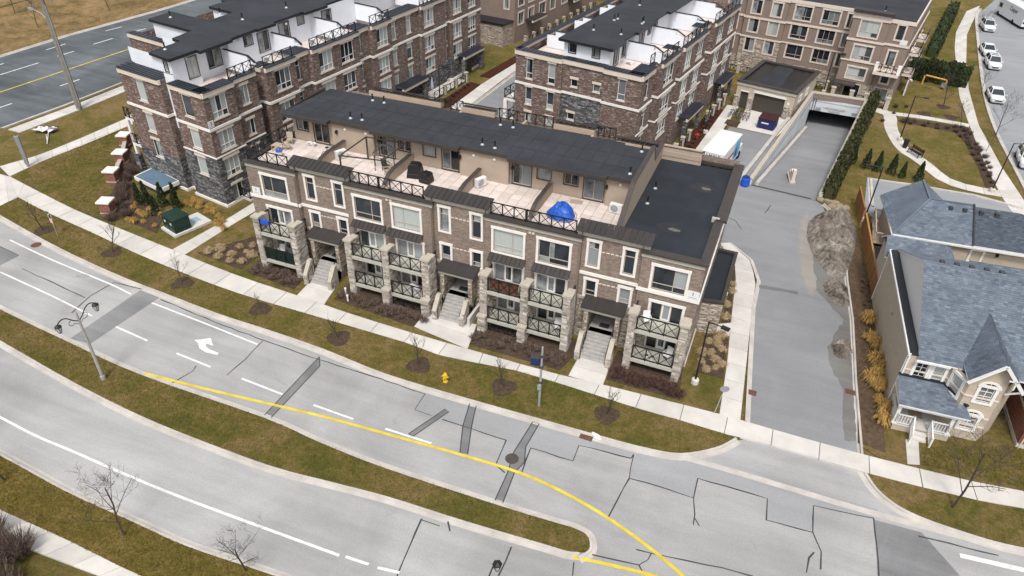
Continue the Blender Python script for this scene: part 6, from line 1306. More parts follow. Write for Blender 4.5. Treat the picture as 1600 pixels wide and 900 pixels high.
def scatter(polyg, n, dmin):
    xs = [p[0] for p in polyg]; ys = [p[1] for p in polyg]; out = []; tries = 0
    while len(out) < n and tries < 6000:
        tries += 1; p = (R.uniform(min(xs), max(xs)), R.uniform(min(ys), max(ys)))
        if inside(p, polyg) and all((p[0] - q[0]) ** 2 + (p[1] - q[1]) ** 2 > dmin * dmin for q in out): out.append(p)
    return out
shrubs(scatter([(-26.8, -1.0), (-19.4, -1.6), (-19.0, -.5), (-26.8, -.35)], 15, .55), SHR[:2], 'low dormant brown shrub in the bed between the left and middle entrance walks', 'shrub', 'shrubs left of the middle entrance', 'dormant_shrub')
shrubs(scatter([(-14.9, -1.6), (-8.3, -1.6), (-8.0, -.5), (-14.9, -.7)], 13, .55), SHR[:2], 'low dormant brown shrub in the bed between the middle and right entrance walks', 'shrub', 'shrubs right of the middle entrance', 'dormant_shrub')
shrubs(scatter([(-4.6, -1.3), (.3, -1.3), (.0, -.5), (-4.4, -.5)], 20, .45), [SHR[2]], 'red brown dormant shrub below the right corner balcony', 'shrub', 'shrubs under the right corner balcony', 'dormant_shrub')
shrubs(scatter([(-35.4, -.9), (-31, -1.3), (-31, 0), (-35.4, .0)], 11, .6), SHR[:2], 'low dormant brown shrub in front of the left corner balcony', 'shrub', 'shrubs by the left corner balcony', 'dormant_shrub')
shrubs(scatter([(-40.6, -.2), (-36.6, -.6), (-36.4, 2.5), (-38.6, 2.5)], 11, .85), TUF[:2], 'pale straw ornamental grass clump left of the left corner balcony', 'ornamental grass', 'grasses at the left end of the block', 'ornamental_grass', s0=.6, s1=.95)
shrubs(scatter([(0.78, 5.92), (2.41, 6.64), (2.72, 2.43), (1.07, 1.83)], 12, .62), TUF[:2], 'pale straw grass clump in the bed between the black lamp and the driveway walk', 'ornamental grass', 'grasses beside the driveway walk', 'ornamental_grass', s0=.6, s1=.85)
shrubs([(1.88, 8.71), (1.83, 13.41), (1.88, 12.46), (1.70, 10.35)], TUF[:2], 'pale straw grass clump against the annex wall', 'ornamental grass', 'grasses by the annex', 'ornamental_grass', s0=.6, s1=.85)
shrubs([(12.74, 9.68), (12.64, 7.72), (12.97, 6.76), (12.45, 5.47), (12.86, 4.82), (12.77, 3.57), (13.15, 2.77), (12.98, 1.63), (12.17, 12.74), (12.30, 10.29)], TUF[2:], 'tall golden grass clump along the blank side of the beige house', 'ornamental grass', 'golden grasses beside the beige house', 'ornamental_grass', s0=.7, s1=1.1)
shrubs(scatter([(11.67, 18.61), (12.33, 18.90), (12.49, 11.60), (11.94, 11.36)], 12, .6), [SHR[1]], 'small dry shrub in the soil strip beside the cedar fence', 'shrub', 'dry plants along the cedar fence', 'dormant_shrub', s0=.4, s1=.6)
shrubs(scatter([(-52.96, 2.81), (-52.04, 4.06), (-48.23, 3.33), (-46.92, 1.22), (-50.52, 1.12)], 12, .75), TUF[3:], 'golden dry grass clump between the brick pillars and the green transformer', 'ornamental grass', 'golden grasses near the transformer', 'ornamental_grass', s0=.4, s1=.75)
shrubs(scatter([(-48.18, 5.81), (-47.09, 6.72), (-42.65, 5.06), (-41.42, 3.32), (-44.37, 4.67)], 12, .6), TUF[2:], 'golden dry grass clump behind the transformer pad', 'ornamental grass', 'golden grasses behind the transformer pad', 'ornamental_grass', s0=.45, s1=.65)
shrubs(scatter([(-51.80, 0.53), (-56.12, 6.13), (-60.88, 11.86), (-58.60, 11.07), (-56.24, 7.00), (-51.06, 1.65)], 14, .7), [SHR[3]], 'bare brown shrub beside the row of brick pillars', 'shrub', 'bare shrubs by the brick pillars', 'bare_shrub', s0=.5, s1=.8)
shrubs([(-37.3, 30.5 + i * 1.1) for i in range(15)], [SHR[2]], 'dark red dormant shrub along the lane front of the left brick block', 'shrub', 'shrubs along the left brick block', 'dormant_shrub', s0=.7, s1=1)
shrubs([(-7.2 + i * .13, 33 + i * 1.2) for i in range(15)], [SHR[2]], 'dark red dormant shrub along the walk of the middle brick block', 'shrub', 'shrubs along the middle brick block', 'dormant_shrub', s0=.6, s1=.9)
shrubs(scatter([(16.16, 58.59), (23.50, 58.98), (24.77, 48.37), (24.46, 43.61), (23.61, 47.00), (22.87, 54.52), (22.08, 57.18), (16.13, 57.58)], 34, .75), [SHR[3]], 'dark bare shrub in the curved bed of the small park', 'shrub', 'bare shrubs of the park bed', 'bare_shrub', .03, .3, .5)
shrubs([(-30.2, -27.6), (-28.6, -28.4), (-31.6, -26.9), (-32.6, -27.6), (-29.4, -26.9), (-30.8, -28.8), (-27.4, -28.9)], [twig_shrub_mesh(1.2, 2.0, 300, 'twig'), SHR[3]], 'tall tangled bare shrub in the bottom left corner beyond the path', 'shrub', 'bare shrubs in the bottom left corner', 'bare_shrub', .1, .9, 1.25)
shrubs([(16.90, 63.44), (15.62, 62.83), (13.92, 56.98), (15.32, 60.34)], [SHR[2]], 'dark red dormant shrub at the foot of the taupe block', 'shrub', 'shrubs at the foot of the taupe block', 'dormant_shrub', .03, .7, 1)
for i, p in enumerate(((-51.95, 4.09), (-51.14, 4.25), (-49.02, 3.17), (-49.66, 4.71), (-48.12, 4.79))): cedar(p[0], p[1], (.95, 1.05, .85, 1.05, 1.15)[i], ('leftmost dark cedar cone below the blue topped shaft cover', 'second dark cedar cone below the blue topped shaft cover, fuller than its neighbour', 'shortest cedar cone, standing forward of the row by the blue topped shaft cover', 'cedar cone in front of the right end of the blue topped shaft cover', 'slim pointed cedar standing alone right of the blue topped shaft cover')[i], i % 3, 'cedars by the blue topped shaft cover')
for i, p in enumerate(((10.64, 42.64), (11.97, 42.02), (13.09, 41.65), (14.52, 41.60), (15.56, 41.14), (17.11, 41.04))): cedar(p[0], p[1], (1.0, .95, 1.0, .98, .8, .95)[i], ('first cone cedar of the park row, nearest the ramp hedge', 'second cone cedar of the park row from the ramp hedge', 'third cone cedar of the park row from the ramp hedge', 'fourth cone cedar of the park row, below the park bench', 'small fifth cone cedar of the park row', 'last cone cedar of the park row, nearest the curved path')[i], (1, 2, 0, 2, 0, 2)[i], 'cone cedars in a row in the park', .02)
def hedge(name, label, a, b, wd, h, n, mat, z=0.0):
    a = Vector(a); b = Vector(b); d = b - a; Ln = d.length; u = d / Ln; nn = Vector((-u.y, u.x)); m = MB(); ph = R.uniform(0, 9)
    def f():
        s = R.random() * Ln; face = R.random(); top = h * (1 + .06 * math.sin(s * 2.3 + ph) + .05 * math.sin(s * 5.1)); hw = wd / 2 * (1 + .12 * math.sin(s * 3.1 + ph))
        if face < .42: q = -hw + R.gauss(0, .06); zz = R.random() * top
        elif face < .6: q = hw + R.gauss(0, .06); zz = R.random() * top
        else: q = R.uniform(-hw, hw); zz = top + R.gauss(0, .07)
        p = a + u * s + nn * q; return Vector((p.x - a.x, p.y - a.y, zz * .95)), .5 + R.gauss(0, .25) + .15 * math.sin(s * 1.9)
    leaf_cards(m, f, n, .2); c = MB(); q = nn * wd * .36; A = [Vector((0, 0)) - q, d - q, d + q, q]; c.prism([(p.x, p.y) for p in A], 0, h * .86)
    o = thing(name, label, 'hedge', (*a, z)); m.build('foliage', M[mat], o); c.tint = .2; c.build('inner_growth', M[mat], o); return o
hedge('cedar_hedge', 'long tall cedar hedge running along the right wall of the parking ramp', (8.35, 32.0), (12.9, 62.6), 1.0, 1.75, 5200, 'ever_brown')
hedge('cedar_hedge', 'big dark evergreen hedge behind the orange pipe in the park', (17.40, 76.39), (24.99, 75.80), 2.2, 2.6, 3600, 'ever'); hedge('cedar_hedge', 'evergreen hedge along the park side of the taupe block', (21.22, 87.65), (26.90, 119.57), 1.6, 1.8, 1500, 'ever')
def bare_tree(h, seed, lean=0.05, spread=.55, depth=4, r0=None, first=.3):
    q = random.Random(seed); tm = MB(); bmh = MB(); r0 = r0 or h * .013
    def grow(p, d, L, r, lv):
        n = 3; path = [p]; dd = d.copy()
        for i in range(n): dd = (dd + Vector((q.gauss(0, .12), q.gauss(0, .12), .06))).normalized(); path.append(path[-1] + dd * L / n)
        mbx = tm if lv == 0 else bmh; mbx.tint = q.random(); mbx.tube(path, r, 5 if lv < 2 else 3, r * .5, False)
        if lv >= depth: return
        kids = (7 if lv == 0 else 4 if lv < 3 else 3)
        for k in range(kids):
            t = (first + (1 - first) * (k + q.random() * .7) / kids) if lv == 0 else q.uniform(.3, 1); i = min(int(t * n), n - 1); o = path[i] + (path[i + 1] - path[i]) * (t * n - i)
            az = q.uniform(0, 6.28) if lv else k * 2.4 + q.uniform(-.4, .4); side = Vector((math.cos(az), math.sin(az), 0)); nd = (dd * (1 - spread) + side * spread + Vector((0, 0, .25))).normalized()
            grow(o, nd, L * q.uniform(.42, .62) * (1.15 - .45 * t if lv == 0 else 1), max(r * (1 - .5 * t) * .5, .006), lv + 1)
    grow(Vector((0, 0, 0)), Vector((lean * q.gauss(0, 1), lean * q.gauss(0, 1), 1)).normalized(), h * .72, r0, 0)
    return tm.mesh('trunk', M['bark']), bmh.mesh('crown', M['bark'])
SAP = [bare_tree(3.2, s, depth=3, r0=.055, spread=.42) for s in (3, 8, 12)]; BIGT = [bare_tree(5.5, s, depth=4, r0=.06, spread=.6, first=.25) for s in (21, 34, 45)]
def tree(p, z, mesh, s, label, group): o = thing('bare_tree', label, 'tree', (p[0], p[1], z), R.uniform(0, 6.28), group); put('trunk', mesh[0], o); put('crown', mesh[1], o); o.scale = (s,) * 3; return o
SL = ['thin leafless sapling behind the turn arrow sign, furthest left of the verge row', 'leafless sapling in the verge opposite the green transformer', 'leafless sapling in the verge where the narrow path meets the pavement', 'very short leafless sapling in the verge left of the left entrance walk', 'thin leafless sapling in the verge right of the left entrance walk', 'leafless sapling in the verge left of the yellow hydrant', 'leafless sapling in the verge between the yellow hydrant and the grey pole', 'leafless sapling in the verge in front of the right entrance walk']
for i, p in enumerate(TREE_RINGS[:8]): tree(p, .12, SAP[i % 3], (1.05, 1.05, .8, .55, .75, .9, .9, 1.0)[i], SL[i], 'saplings along the verge')
for i, (p, s, l) in enumerate((((-25.34, -23.84), 1.0, 'bare tree on the near verge, middle one of the three at lower left'), ((-17.97, -23.00), .86, 'bare tree on the near verge, right one of the three at lower left'), ((-34.48, -23.72), .95, 'bare tree cut by the left edge of the picture'), ((16.72, -4.01), 1.2, 'bare tree in front of the beige house'), ((21.46, 65.82), 1.05, 'tall pale bare tree in the small park beside the orange pipe'), ((26.64, 73.35), .7, 'bare tree on the street verge behind the single parked white saloon'), ((26.59, 58.36), .95, 'bare tree on the street verge near the bottom parked car'), ((22.82, 58.92), .7, 'small bare tree where the park walk meets the street pavement'), ((24.87, 52.57), .55, 'slim bare tree beside the street pavement above the park path end'), ((30.09, 106.49), .7, 'bare tree on the street verge near the topmost parked car'))): tree(p, .1 if p[1] < 10 else .02, BIGT[i % 3], s, l, 'bare trees')
for i, (x, y) in enumerate(((-108, 40), (-106, 52), (-112, 60), (-118, 44), (-104, 62), (-110, 30))): tree((x, y), 0, BIGT[i % 3], 1.0 + .1 * (i % 2), 'bare tree in the dry field beyond the highway', 'bare trees beyond the highway')

# lawn blades: nobody could count them
def blades(name, polyg, n, z, hmax=.09, hole=None):
    xs = [p[0] for p in polyg]; ys = [p[1] for p in polyg]; m = MB(); c = 0; P = [(p[0], p[1]) for p in polyg]
    while c < n:
        x = R.uniform(min(xs), max(xs)); y = R.uniform(min(ys), max(ys)); c += 1
        if not inside((x, y), P): continue
        m.tint = R.random()
        for _ in range(2):
            a = R.uniform(0, 6.28); h = R.uniform(.4, 1) * hmax; w_ = R.uniform(.012, .03); dx, dy = math.cos(a) * w_, math.sin(a) * w_; lx, ly = R.gauss(0, .05), R.gauss(0, .05); ox, oy = x + R.gauss(0, .04), y + R.gauss(0, .04)
            m.face((ox - dx, oy - dy, z), (ox + dx, oy + dy, z), (ox + lx, oy + ly, z + h))
    return stuff(m.build(name, M['blade']))
vis = lambda P: [p for p in P if -62 < p[0] < 22]
blades('median_grass', [p for p in MEDP if p[0] > -50], 22000, KH - .015); blades('verge_grass', VERGE, 30000, KH - .015); blades('near_verge_grass', [p for p in SVERGE if -38 < p[0] < -8], 11000, KH - .015); blades('corner_grass', [(-67.25, 2.89), (-67.83, 6.55), (-67.20, 16.38), (-57.62, 6.84), (-53.57, 1.31), (-54.73, 0.58), (-62.34, 1.95)], 14000, .1); blades('house_front_grass', [(15.36, 0.40), (21.44, 3.00), (20.89, -0.75), (15.28, -1.20)], 5000, .1)

# ================================================================== STREET FURNITURE
def lamp_mesh(h, arm=.9):
    p = MB(); p.tube([(0, 0, 0), (0, 0, h)], .075, 8, .05); p.tube([(0, 0, h - .05), (0, -arm, h + .02)], .04, 6); a = p.mesh('pole', M['black'])
    b = MB(); b.box(-.16, -arm - .5, h - .04, .16, -arm + .05, h + .07); b.m = 1; b.box(-.12, -arm - .45, h - .055, .12, -arm, h - .041); hd = b.mesh('lamp_head', [M['black'], M['lamp_lens']])
    c = MB(); c.lathe([(.26, 0), (.26, .35), (.2, .4)], 12); return a, hd, c.mesh('concrete_base', M['concrete'])
LM = lamp_mesh(5.4)
def lamp(p, rz, label, z=.1, s=1.0):
    o = thing('street_lamp', label, 'street lamp', (p[0], p[1], z), rz, 'black lamp posts'); put('pole', LM[0], o); put('lamp_head', LM[1], o); put('concrete_base', LM[2], o); o.scale = (s,) * 3; return o
lamp((1.01, 0.51), rad(75), 'black lamp post on a white base at the right corner of the front townhouses'); lamp((15.71, 51.57), rad(80), 'black lamp post beside the park bench', .03); lamp((24.16, 41.62), rad(100), 'black lamp post where the park path meets the street pavement', .03); lamp((11.85, 29.4), rad(-80), 'black lamp post at the cedar fence between ramp and rear lane', .1, 1.05)
lamp((-5.6, 43.8), rad(75), 'black lamp post on the walk behind the moving truck', .1); lamp((-37.0, 37.2), rad(70), 'black lamp post in the shrub bed of the left brick block', .1); lamp((-15.2, 26.6), rad(80), 'black lamp post in front of the end wall of the middle brick block', .05, 1.1); lamp((6.7, 64.2), rad(80), 'black lamp post behind the refuse garage before the taupe block', .05); lamp((-27.8, 84), rad(-90), 'black lamp post far up the lane between the blocks', .05)
def heritage_lamp(p, rz, label):
    o = thing('heritage_lamp', label, 'street lamp', (p[0], p[1], .12), rz, 'double armed heritage lamps'); h = 5.5
    m = MB(); m.lathe([(.17, 0), (.17, .3), (.12, .4), (.07, h), (.09, h), (.06, h + .15), (0.01, h + .3)], 10); m.build('pole', M['conc_pole'], o)
    for s in (-1, 1):
        m = MB(); m.tube([(0, 0, h - .5)] + [(s * (.15 + 1.15 * t), 0, h - .5 + .75 * math.sin(t * 2.3)) for t in (.15, .3, .45, .6, .75, .9, 1.0)], .035, 6)
        m.tube([(s * .1, 0, h - .65)] + [(s * (.45 + .2 * math.cos(a)), 0, h - .35 + .2 * math.sin(a)) for a in [i * .6 for i in range(-4, 5)]], .02, 5); ar = m.build('scroll_arm', M['black'], o)
        x = s * 1.3; z = h + .02; m = MB(); m.lathe([(.03, z + .08), (.2, z - .06), (.23, z - .1), (.22, z - .12)], 6, (x, 0)); m.lathe([(.12, z - .5), (.1, z - .56), (.02, z - .6)], 6, (x, 0))
        for k in range(6): a = k * math.pi / 3; m.bar((x + .21 * math.cos(a), .21 * math.sin(a), z - .12), (x + .115 * math.cos(a), .115 * math.sin(a), z - .5), .02, .02)
        la = m.build('lantern', M['black'], o); g = MB(); g.lathe([(.195, z - .12), (.105, z - .5)], 6, (x, 0)); g.build('lantern_glass', M['lamp_lens'], la)
    return o
l0, l1 = (-36.25, -16.71), (-35.97, -13.67); rz0 = math.atan2(l1[1] - l0[1], l1[0] - l0[0])
heritage_lamp((-36.02, -15.15), rz0, 'double armed heritage lamp with scroll brackets on the grass median'); l2 = (-4.79, -20.86); heritage_lamp((l2[0] - 1.3 * math.cos(rz0), l2[1] - 1.3 * math.sin(rz0)), rz0, 'heritage lamp lantern rising over the bottom edge of the picture')
g = thing('steel_pole', 'slim grey steel pole with clamps in the verge right of the hydrant', 'pole', (*(-8.11, -5.84), .12)); m = MB(); m.lathe([(.09, 0), (.085, 2.4), (.06, 5.1), (.02, 5.14)], 10); m.build('pole', M['galv'], g)
for z in (2.1, 3.4, 4.3): m = MB(); m.box(-.13, -.13, z, .13, .13, z + .14); m.build('clamp', M['dark_grey'], g)
m = MB(); m.box(-.12, -.22, 1.6, .12, -.07, 2.0); m.build('junction_box', M['grey'], g)
g = thing('steel_pole', 'short lattice topped grey pole at the path junction on the far left', 'pole', (*(-67.91, 5.33), .12)); m = MB(); m.tube([(0, 0, 0), (0, 0, 3.3)], .14, 8, .2); m.build('pole', M['galv'], g)
for a in (0, 1.57, 3.14, 4.71): m = MB(); m.bar((.17 * math.cos(a), .17 * math.sin(a), .3), (.24 * math.cos(a), .24 * math.sin(a), 3.4), .07, .05); m.build('rib', M['galv'], g)
g = thing('utility_pole', 'tall leaning timber utility pole with lamp arm beside the highway', 'utility pole', (-75.8, 18.7, 0)); m = MB(); m.tube([(0, 0, 0), (-.15, .1, 15.5)], .32, 10, .2); m.build('pole', M['timber_pole'], g)
m = MB(); m.box(-1.6, -.08, 12.6, 1.6, .08, 12.8); m.box(-1.3, -.08, 14.2, 1.3, .08, 14.4); m.build('crossarm', M['timber_pole'], g); m = MB(); m.tube([(0, 0, 10.2), (-1.2, .2, 11.0), (-2.6, .4, 11.2)], .05, 6); a_ = m.build('lamp_arm', M['galv'], g); m = MB(); m.box(-3.2, .3, 11.1, -2.5, .55, 11.28); m.build('lamp_head', M['galv'], a_); m = MB(); m.tube([(.3, 0, .5), (.2, 0, 12)], .06, 6); m.build('cable_guard', M['galv'], g)
for z in (12.9, 14.5): m = MB(); m.tube([(0, -60, z + .8), (0, -30, z - .2), (0, 0, z), (0, 30, z - .2), (0, 60, z + .8)], .025, 4); m.build('wire', M['black'], g)
g = thing('traffic_sign', 'black square right turn arrow sign above a small pink plate on a thin post', 'traffic sign', (*(-54.08, -3.14), .12), rad(-14)); m = MB(); m.bar((0, 0, 0), (0, 0, 2.5), .05, .05); m.build('post', M['galv'], g)
m = MB(); m.box(-.34, -.05, 1.75, .34, -.03, 2.45); s_ = m.build('sign_panel', M['white'], g); m = MB(); m.box(-.3, -.056, 1.79, .3, -.05, 2.41); m.build('black_field', M['black'], s_)
m = MB(); m.bar((-.12, -.06, 1.88), (-.1, -.06, 2.12), .01, .08); m.bar((-.1, -.06, 2.1), (.06, -.06, 2.25), .01, .08); m.face((.0, -.064, 2.3), (.05, -.064, 2.12), (.2, -.064, 2.33)); m.build('turn_arrow', M['white'], s_)
m = MB(); m.box(-.24, -.05, 1.3, .24, -.03, 1.7); m.build('pink_plate', varied('pink sign face', (.75, .42, .45), .08), g)
g = thing('street_sign', 'round grey sign back on a thin leaning post by the driveway walk', 'traffic sign', (*(2.72, -1.92), .12)); m = MB(); m.bar((0, 0, 0), (.25, .1, 2.3), .05, .05); m.build('post', M['galv'], g); m = MB(); m.M = Matrix.Translation((.25, .06, 2.25)) @ Matrix.Rotation(rad(100), 4, 'X') @ Matrix.Rotation(rad(15), 4, 'Y'); m.lathe([(.3, 0), (.3, .02)], 16); m.build('disc', M['galv'], g)
g = thing('fire_hydrant', 'yellow fire hydrant in the verge', 'fire hydrant', (*(-14.79, -6.21), .12)); m = MB(); m.lathe([(.17, 0), (.17, .06), (.11, .08), (.11, .55), (.15, .57), (.15, .62), (.12, .64), (.09, .74), (.04, .78), (.03, .84)], 12); m.build('barrel', M['hydrant'], g)
for a, r, l in ((0, .055, .24), (math.pi, .055, .24), (-math.pi / 2, .08, .26)): m = MB(); m.tube([(0, 0, .45), (l * math.cos(a), l * math.sin(a), .45)], r, 8); m.build('outlet', M['hydrant'], g)
# green transformer, gate pillars, blue topped shaft cover
g = thing('transformer_box', 'dark green electrical transformer box on a concrete pad', 'transformer', (-45.35, 1.95, .12), rad(-17)); bx = MB(); bx.box(-.95, -.75, .22, .95, .75, 1.45); bx.prism([(-1.0, -.8), (1.0, -.8), (1.0, .8), (-1.0, .8)], 1.45, 1.55); bx.build('cabinet', M['green_box'], g)
m = MB(); m.box(-1.15, -1.0, 0, 1.15, 2.6, .22); pd = m.build('pad', M['concrete'], g); m = MB(); m.box(-.45, 1.3, .22, .35, 2.1, .235); m.build('vault_lid', M['skyblue'], pd)
for x in (-.48, .48): m = MB(); m.box(x - .44, -.775, .3, x + .44, -.75, 1.4); d_ = m.build('door', M['green_box'], g); m = MB(); m.box(x - .1, -.79, .95, x + .12, -.775, 1.15); m.build('warning_label', M['white'], d_)
for i, p in enumerate(((-59.71, 9.69), (-57.34, 6.27), (-52.98, 1.50), (-62.69, 13.09))):
    g = thing('brick_pillar', ('red brick pillar with pale cap, second from the far end of the row', 'red brick pillar with pale cap, third from the far end, beside a low brick wall', 'red brick pillar with pale cap nearest the pavement', 'red brick pillar with pale cap nearest the brick block')[i], 'pillar', (p[0], p[1], .1), rad(20), 'brick gate pillars on the corner lawn'); m = MB(); m.box(-.48, -.48, 0, .48, .48, 1.35); m.build('shaft', M['brick_red'], g); m = MB(); m.box(-.52, -.52, .3, .52, .52, .4); m.build('stone_band', M['stone_cap'], g); m = MB(); m.box(-.6, -.6, 1.35, .6, .6, 1.5); m.build('cap_stone', M['trim'], g)
for a, b, l in (((-59.71, 9.69), (-57.34, 6.27), 'low red brick wall linking the middle brick pillars'), ((-62.69, 13.09), (-59.71, 9.69), 'low red brick wall linking the far brick pillars')):
    a, b = Vector(a), Vector(b); d = (b - a).normalized() * .5; g = thing('low_wall', l, 'wall', (0, 0, 0)); m = MB(); m.bar((*(a + d), .45), (*(b - d), .45), .3, .8); m.build('brickwork', M['brick_red'], g); m = MB(); m.bar((*(a + d), .9), (*(b - d), .9), .4, .1); m.build('coping', M['stone_cap'], g)
g = thing('vent_shaft_cover', 'low vent shaft cover, slate blue top, white edges, before the grey stone wall', 'shaft cover', (0, 0, 0)); cp = [(-55.2, 6.9), (-50.9, 5.9), (-50.6, 8.0), (-55.0, 9.1)]
m = MB(); m.prism(cp, .62, 1.0, True); m.build('fascia', M['trim'], g); m = MB(); q = [(x * .94 - 52.9 * .06, y * .94 + 7.5 * .06) for x, y in cp]; poly(m, q, 1.006); m.build('top_panel', M['blue_roof'], g)
m = MB(); m.prism([(x * .86 - 52.9 * .14, y * .86 + 7.5 * .14) for x, y in cp], 0, .62); m.build('base', M['dark_grey'], g)
g = thing('feather_flag', 'crumpled white and purple flag fallen on the highway verge', 'flag', (*(-73.08, 11.26), .06)); m = MB()
N = 8; gr = [[Vector((-1.8 + 2.2 * i / N + R.gauss(0, .08), 1.2 * j / 4 + R.gauss(0, .1) + i * .12, .15 + .3 * abs(math.sin(i * 1.3 + j)) + R.gauss(0, .05))) for j in range(5)] for i in range(N + 1)]
for i in range(N):
    for j in range(4): m.m = 1 if (i > 4 and j in (1, 2)) else 0; m.face(gr[i][j], gr[i + 1][j], gr[i + 1][j + 1], gr[i][j + 1])
m.build('cloth', [M['white'], varied('purple print', (.22, .16, .34), .2)], g); m = MB(); m.tube([(-.6, 1.4, .1), (1.6, -.6, .12), (2.2, -1.2, .08)], .05, 6); m.tube([(.2, .4, .1), (1.9, -.9, .1)], .04, 6); m.build('pole', M['white'], g)
tag(put('road_debris', (lambda m: (m.prism([(-.5, -.12), (.1, -.2), (.5, 0), (.2, .2), (-.3, .15)], 0, .06), m.mesh('road_debris', M['galv']))[1])(MB()), None, (*(-47.29, -6.71), .02), .3), 'small grey scrap lying on the edge line of the road', 'debris')
# ramp kiosk, dumpster, barrel, bikes
g = thing('access_kiosk', 'leaning pale access post on a small kerb island at the ramp mouth', 'access post', (*(4.74, 36.91), -.4), rad(100)); m = MB(); m.box(-1.3, -.3, 0, 1.3, .3, .16); m.build('island', M['kerb'], g); m = MB(); m.box(-1.15, -.16, .16, .3, .16, 1.0); m.box(.3, -.16, .16, .95, .16, .55); m.box(-1.15, -.16, 1.0, -.65, .16, 1.45); m.build('cabinet', M['fascia_tan'], g)
def dumpster():
    g = thing('dumpster', 'navy blue steel dumpster with a dark red lid in front of the refuse garage', 'dumpster', (.9, 48.9, .03), rad(-10)); m = MB(); pr = [(-.85, 0), (.85, 0), (.85, 1.25), (-.85, 1.05)]
    A = [m.add((-1.0, y, z + .15)) for y, z in pr]; B = [m.add((1.0, y, z + .15)) for y, z in pr]; m.idx(A[::-1]); m.idx(B)
    for i in range(4): j = (i + 1) % 4; m.idx((A[i], A[j], B[j], B[i]))
    for x in (-.7, 0, .7): m.box(x - .05, -.9, .2, x + .05, -.85, 1.15)
    put('bin', recalc(m.mesh('bin', M['navy'])), g); m = MB(); m.M = Matrix.Translation((0, 0, 1.32)) @ Matrix.Rotation(math.atan2(.2, 1.7), 4, 'X'); m.box(-1.03, -.9, -.03, -.02, .9, .04); m.box(.02, -.9, -.03, 1.03, .9, .04); m.build('lid', M['red_lid'], g); m = MB(); m.box(-.55, -.915, .7, .3, -.905, .85); m.build('decal', M['white'], g)
    for x in (-1.05, 1.0): m = MB(); m.box(x, -.5, .6, x + .05, .5, .8); m.build('lifting_pocket', M['navy'], g)
    for x in (-.8, .8):
        for y in (-.6, .6): m = MB(); m.M = Matrix.Translation((x, y, .08)) @ Matrix.Rotation(rad(90), 4, 'Y'); m.lathe([(.08, -.03), (.08, .03)], 8); m.build('castor', M['tyre'], g)
dumpster()
g = thing('barrel', 'bright blue barrel bin at the end of the ramp wall', 'barrel', (*(0.38, 32.28), .02)); m = MB(); m.lathe([(.4, 0), (.46, .1), (.44, .3), (.47, .34), (.44, .4), (.44, .75), (.47, .8), (.4, .95)], 14); m.build('drum', M['blue'], g); m = MB(); m.lathe([(.36, .95), (.36, 1.0), (.2, 1.02)], 14); m.build('lid', M['navy'], g)
def bike(x, y, rz, label, col, z=.13):
    g = thing('bicycle', label, 'bicycle', (x, y, z), rz, 'bicycles in the rack'); fr = MB()
    for a, b in (((-.5, .33), (-.05, .33)), ((-.05, .33), (-.18, .85)), ((-.18, .78), (.38, .78)), ((-.05, .33), (.38, .72)), ((-.5, .33), (-.17, .75)), ((.52, .33), (.36, .9))): fr.tube([(a[0], 0, a[1]), (b[0], 0, b[1])], .022, 5)
    fr.build('bike_frame', M[col], g); m = MB(); m.tube([(.36, -.28, .95), (.34, 0, .92), (.36, .28, .95)], .018, 5); m.build('handlebar', M['black'], g); m = MB(); m.box(-.3, -.07, .85, -.06, .07, .9); m.build('saddle', M['black'], g)
    for x0 in (-.5, .52):
        m = MB(); m.tube([(x0 + .32 * math.cos(i * math.pi / 8), 0, .33 + .32 * math.sin(i * math.pi / 8)) for i in range(17)], .022, 5, None, False)
        for i in range(6): a = i * math.pi / 3; m.bar((x0, 0, .33), (x0 + .31 * math.cos(a), 0, .33 + .31 * math.sin(a)), .008, .008)
        m.build('wheel', M['tyre'], g)
for i in range(6): bike(-3.6 + .42 * i, 50.4 + .1 * (i % 2) - .06 * i, rad(70 + 6 * (i % 3)), ('dark bicycle at the left end of the crowded rack', 'blue bicycle second from the left in the rack', 'grey bicycle third in the rack', 'dark bicycle fourth in the rack', 'red bicycle fifth in the rack', 'grey bicycle at the right end of the rack')[i], ('black', 'navy', 'grey', 'dark_grey', 'red', 'galv')[i])
g = thing('bike_rack', 'grey hoop bicycle rack on the walk by the refuse garage', 'bike rack', (-2.5, 50.1, .13), rad(-8)); 
for i in range(6): m = MB(); x = -1.2 + .45 * i; m.tube([(x, -.35, 0), (x, -.35, .6), (x, .35, .6), (x, .35, 0)], .025, 5); m.build('hoop', M['galv'], g)
g = thing('fire_standpipe', 'red standpipe on the walk of the middle brick block', 'standpipe', (-6.2, 41.4, .12)); m = MB(); m.lathe([(.1, 0), (.1, .5), (.16, .52), (.16, .7), (.05, .78)], 10); m.build('body', M['red'], g)
for s in (-1, 1): m = MB(); m.tube([(0, 0, .6), (s * .28, -.1, .62)], .07, 8); m.build('coupling', M['red'], g)
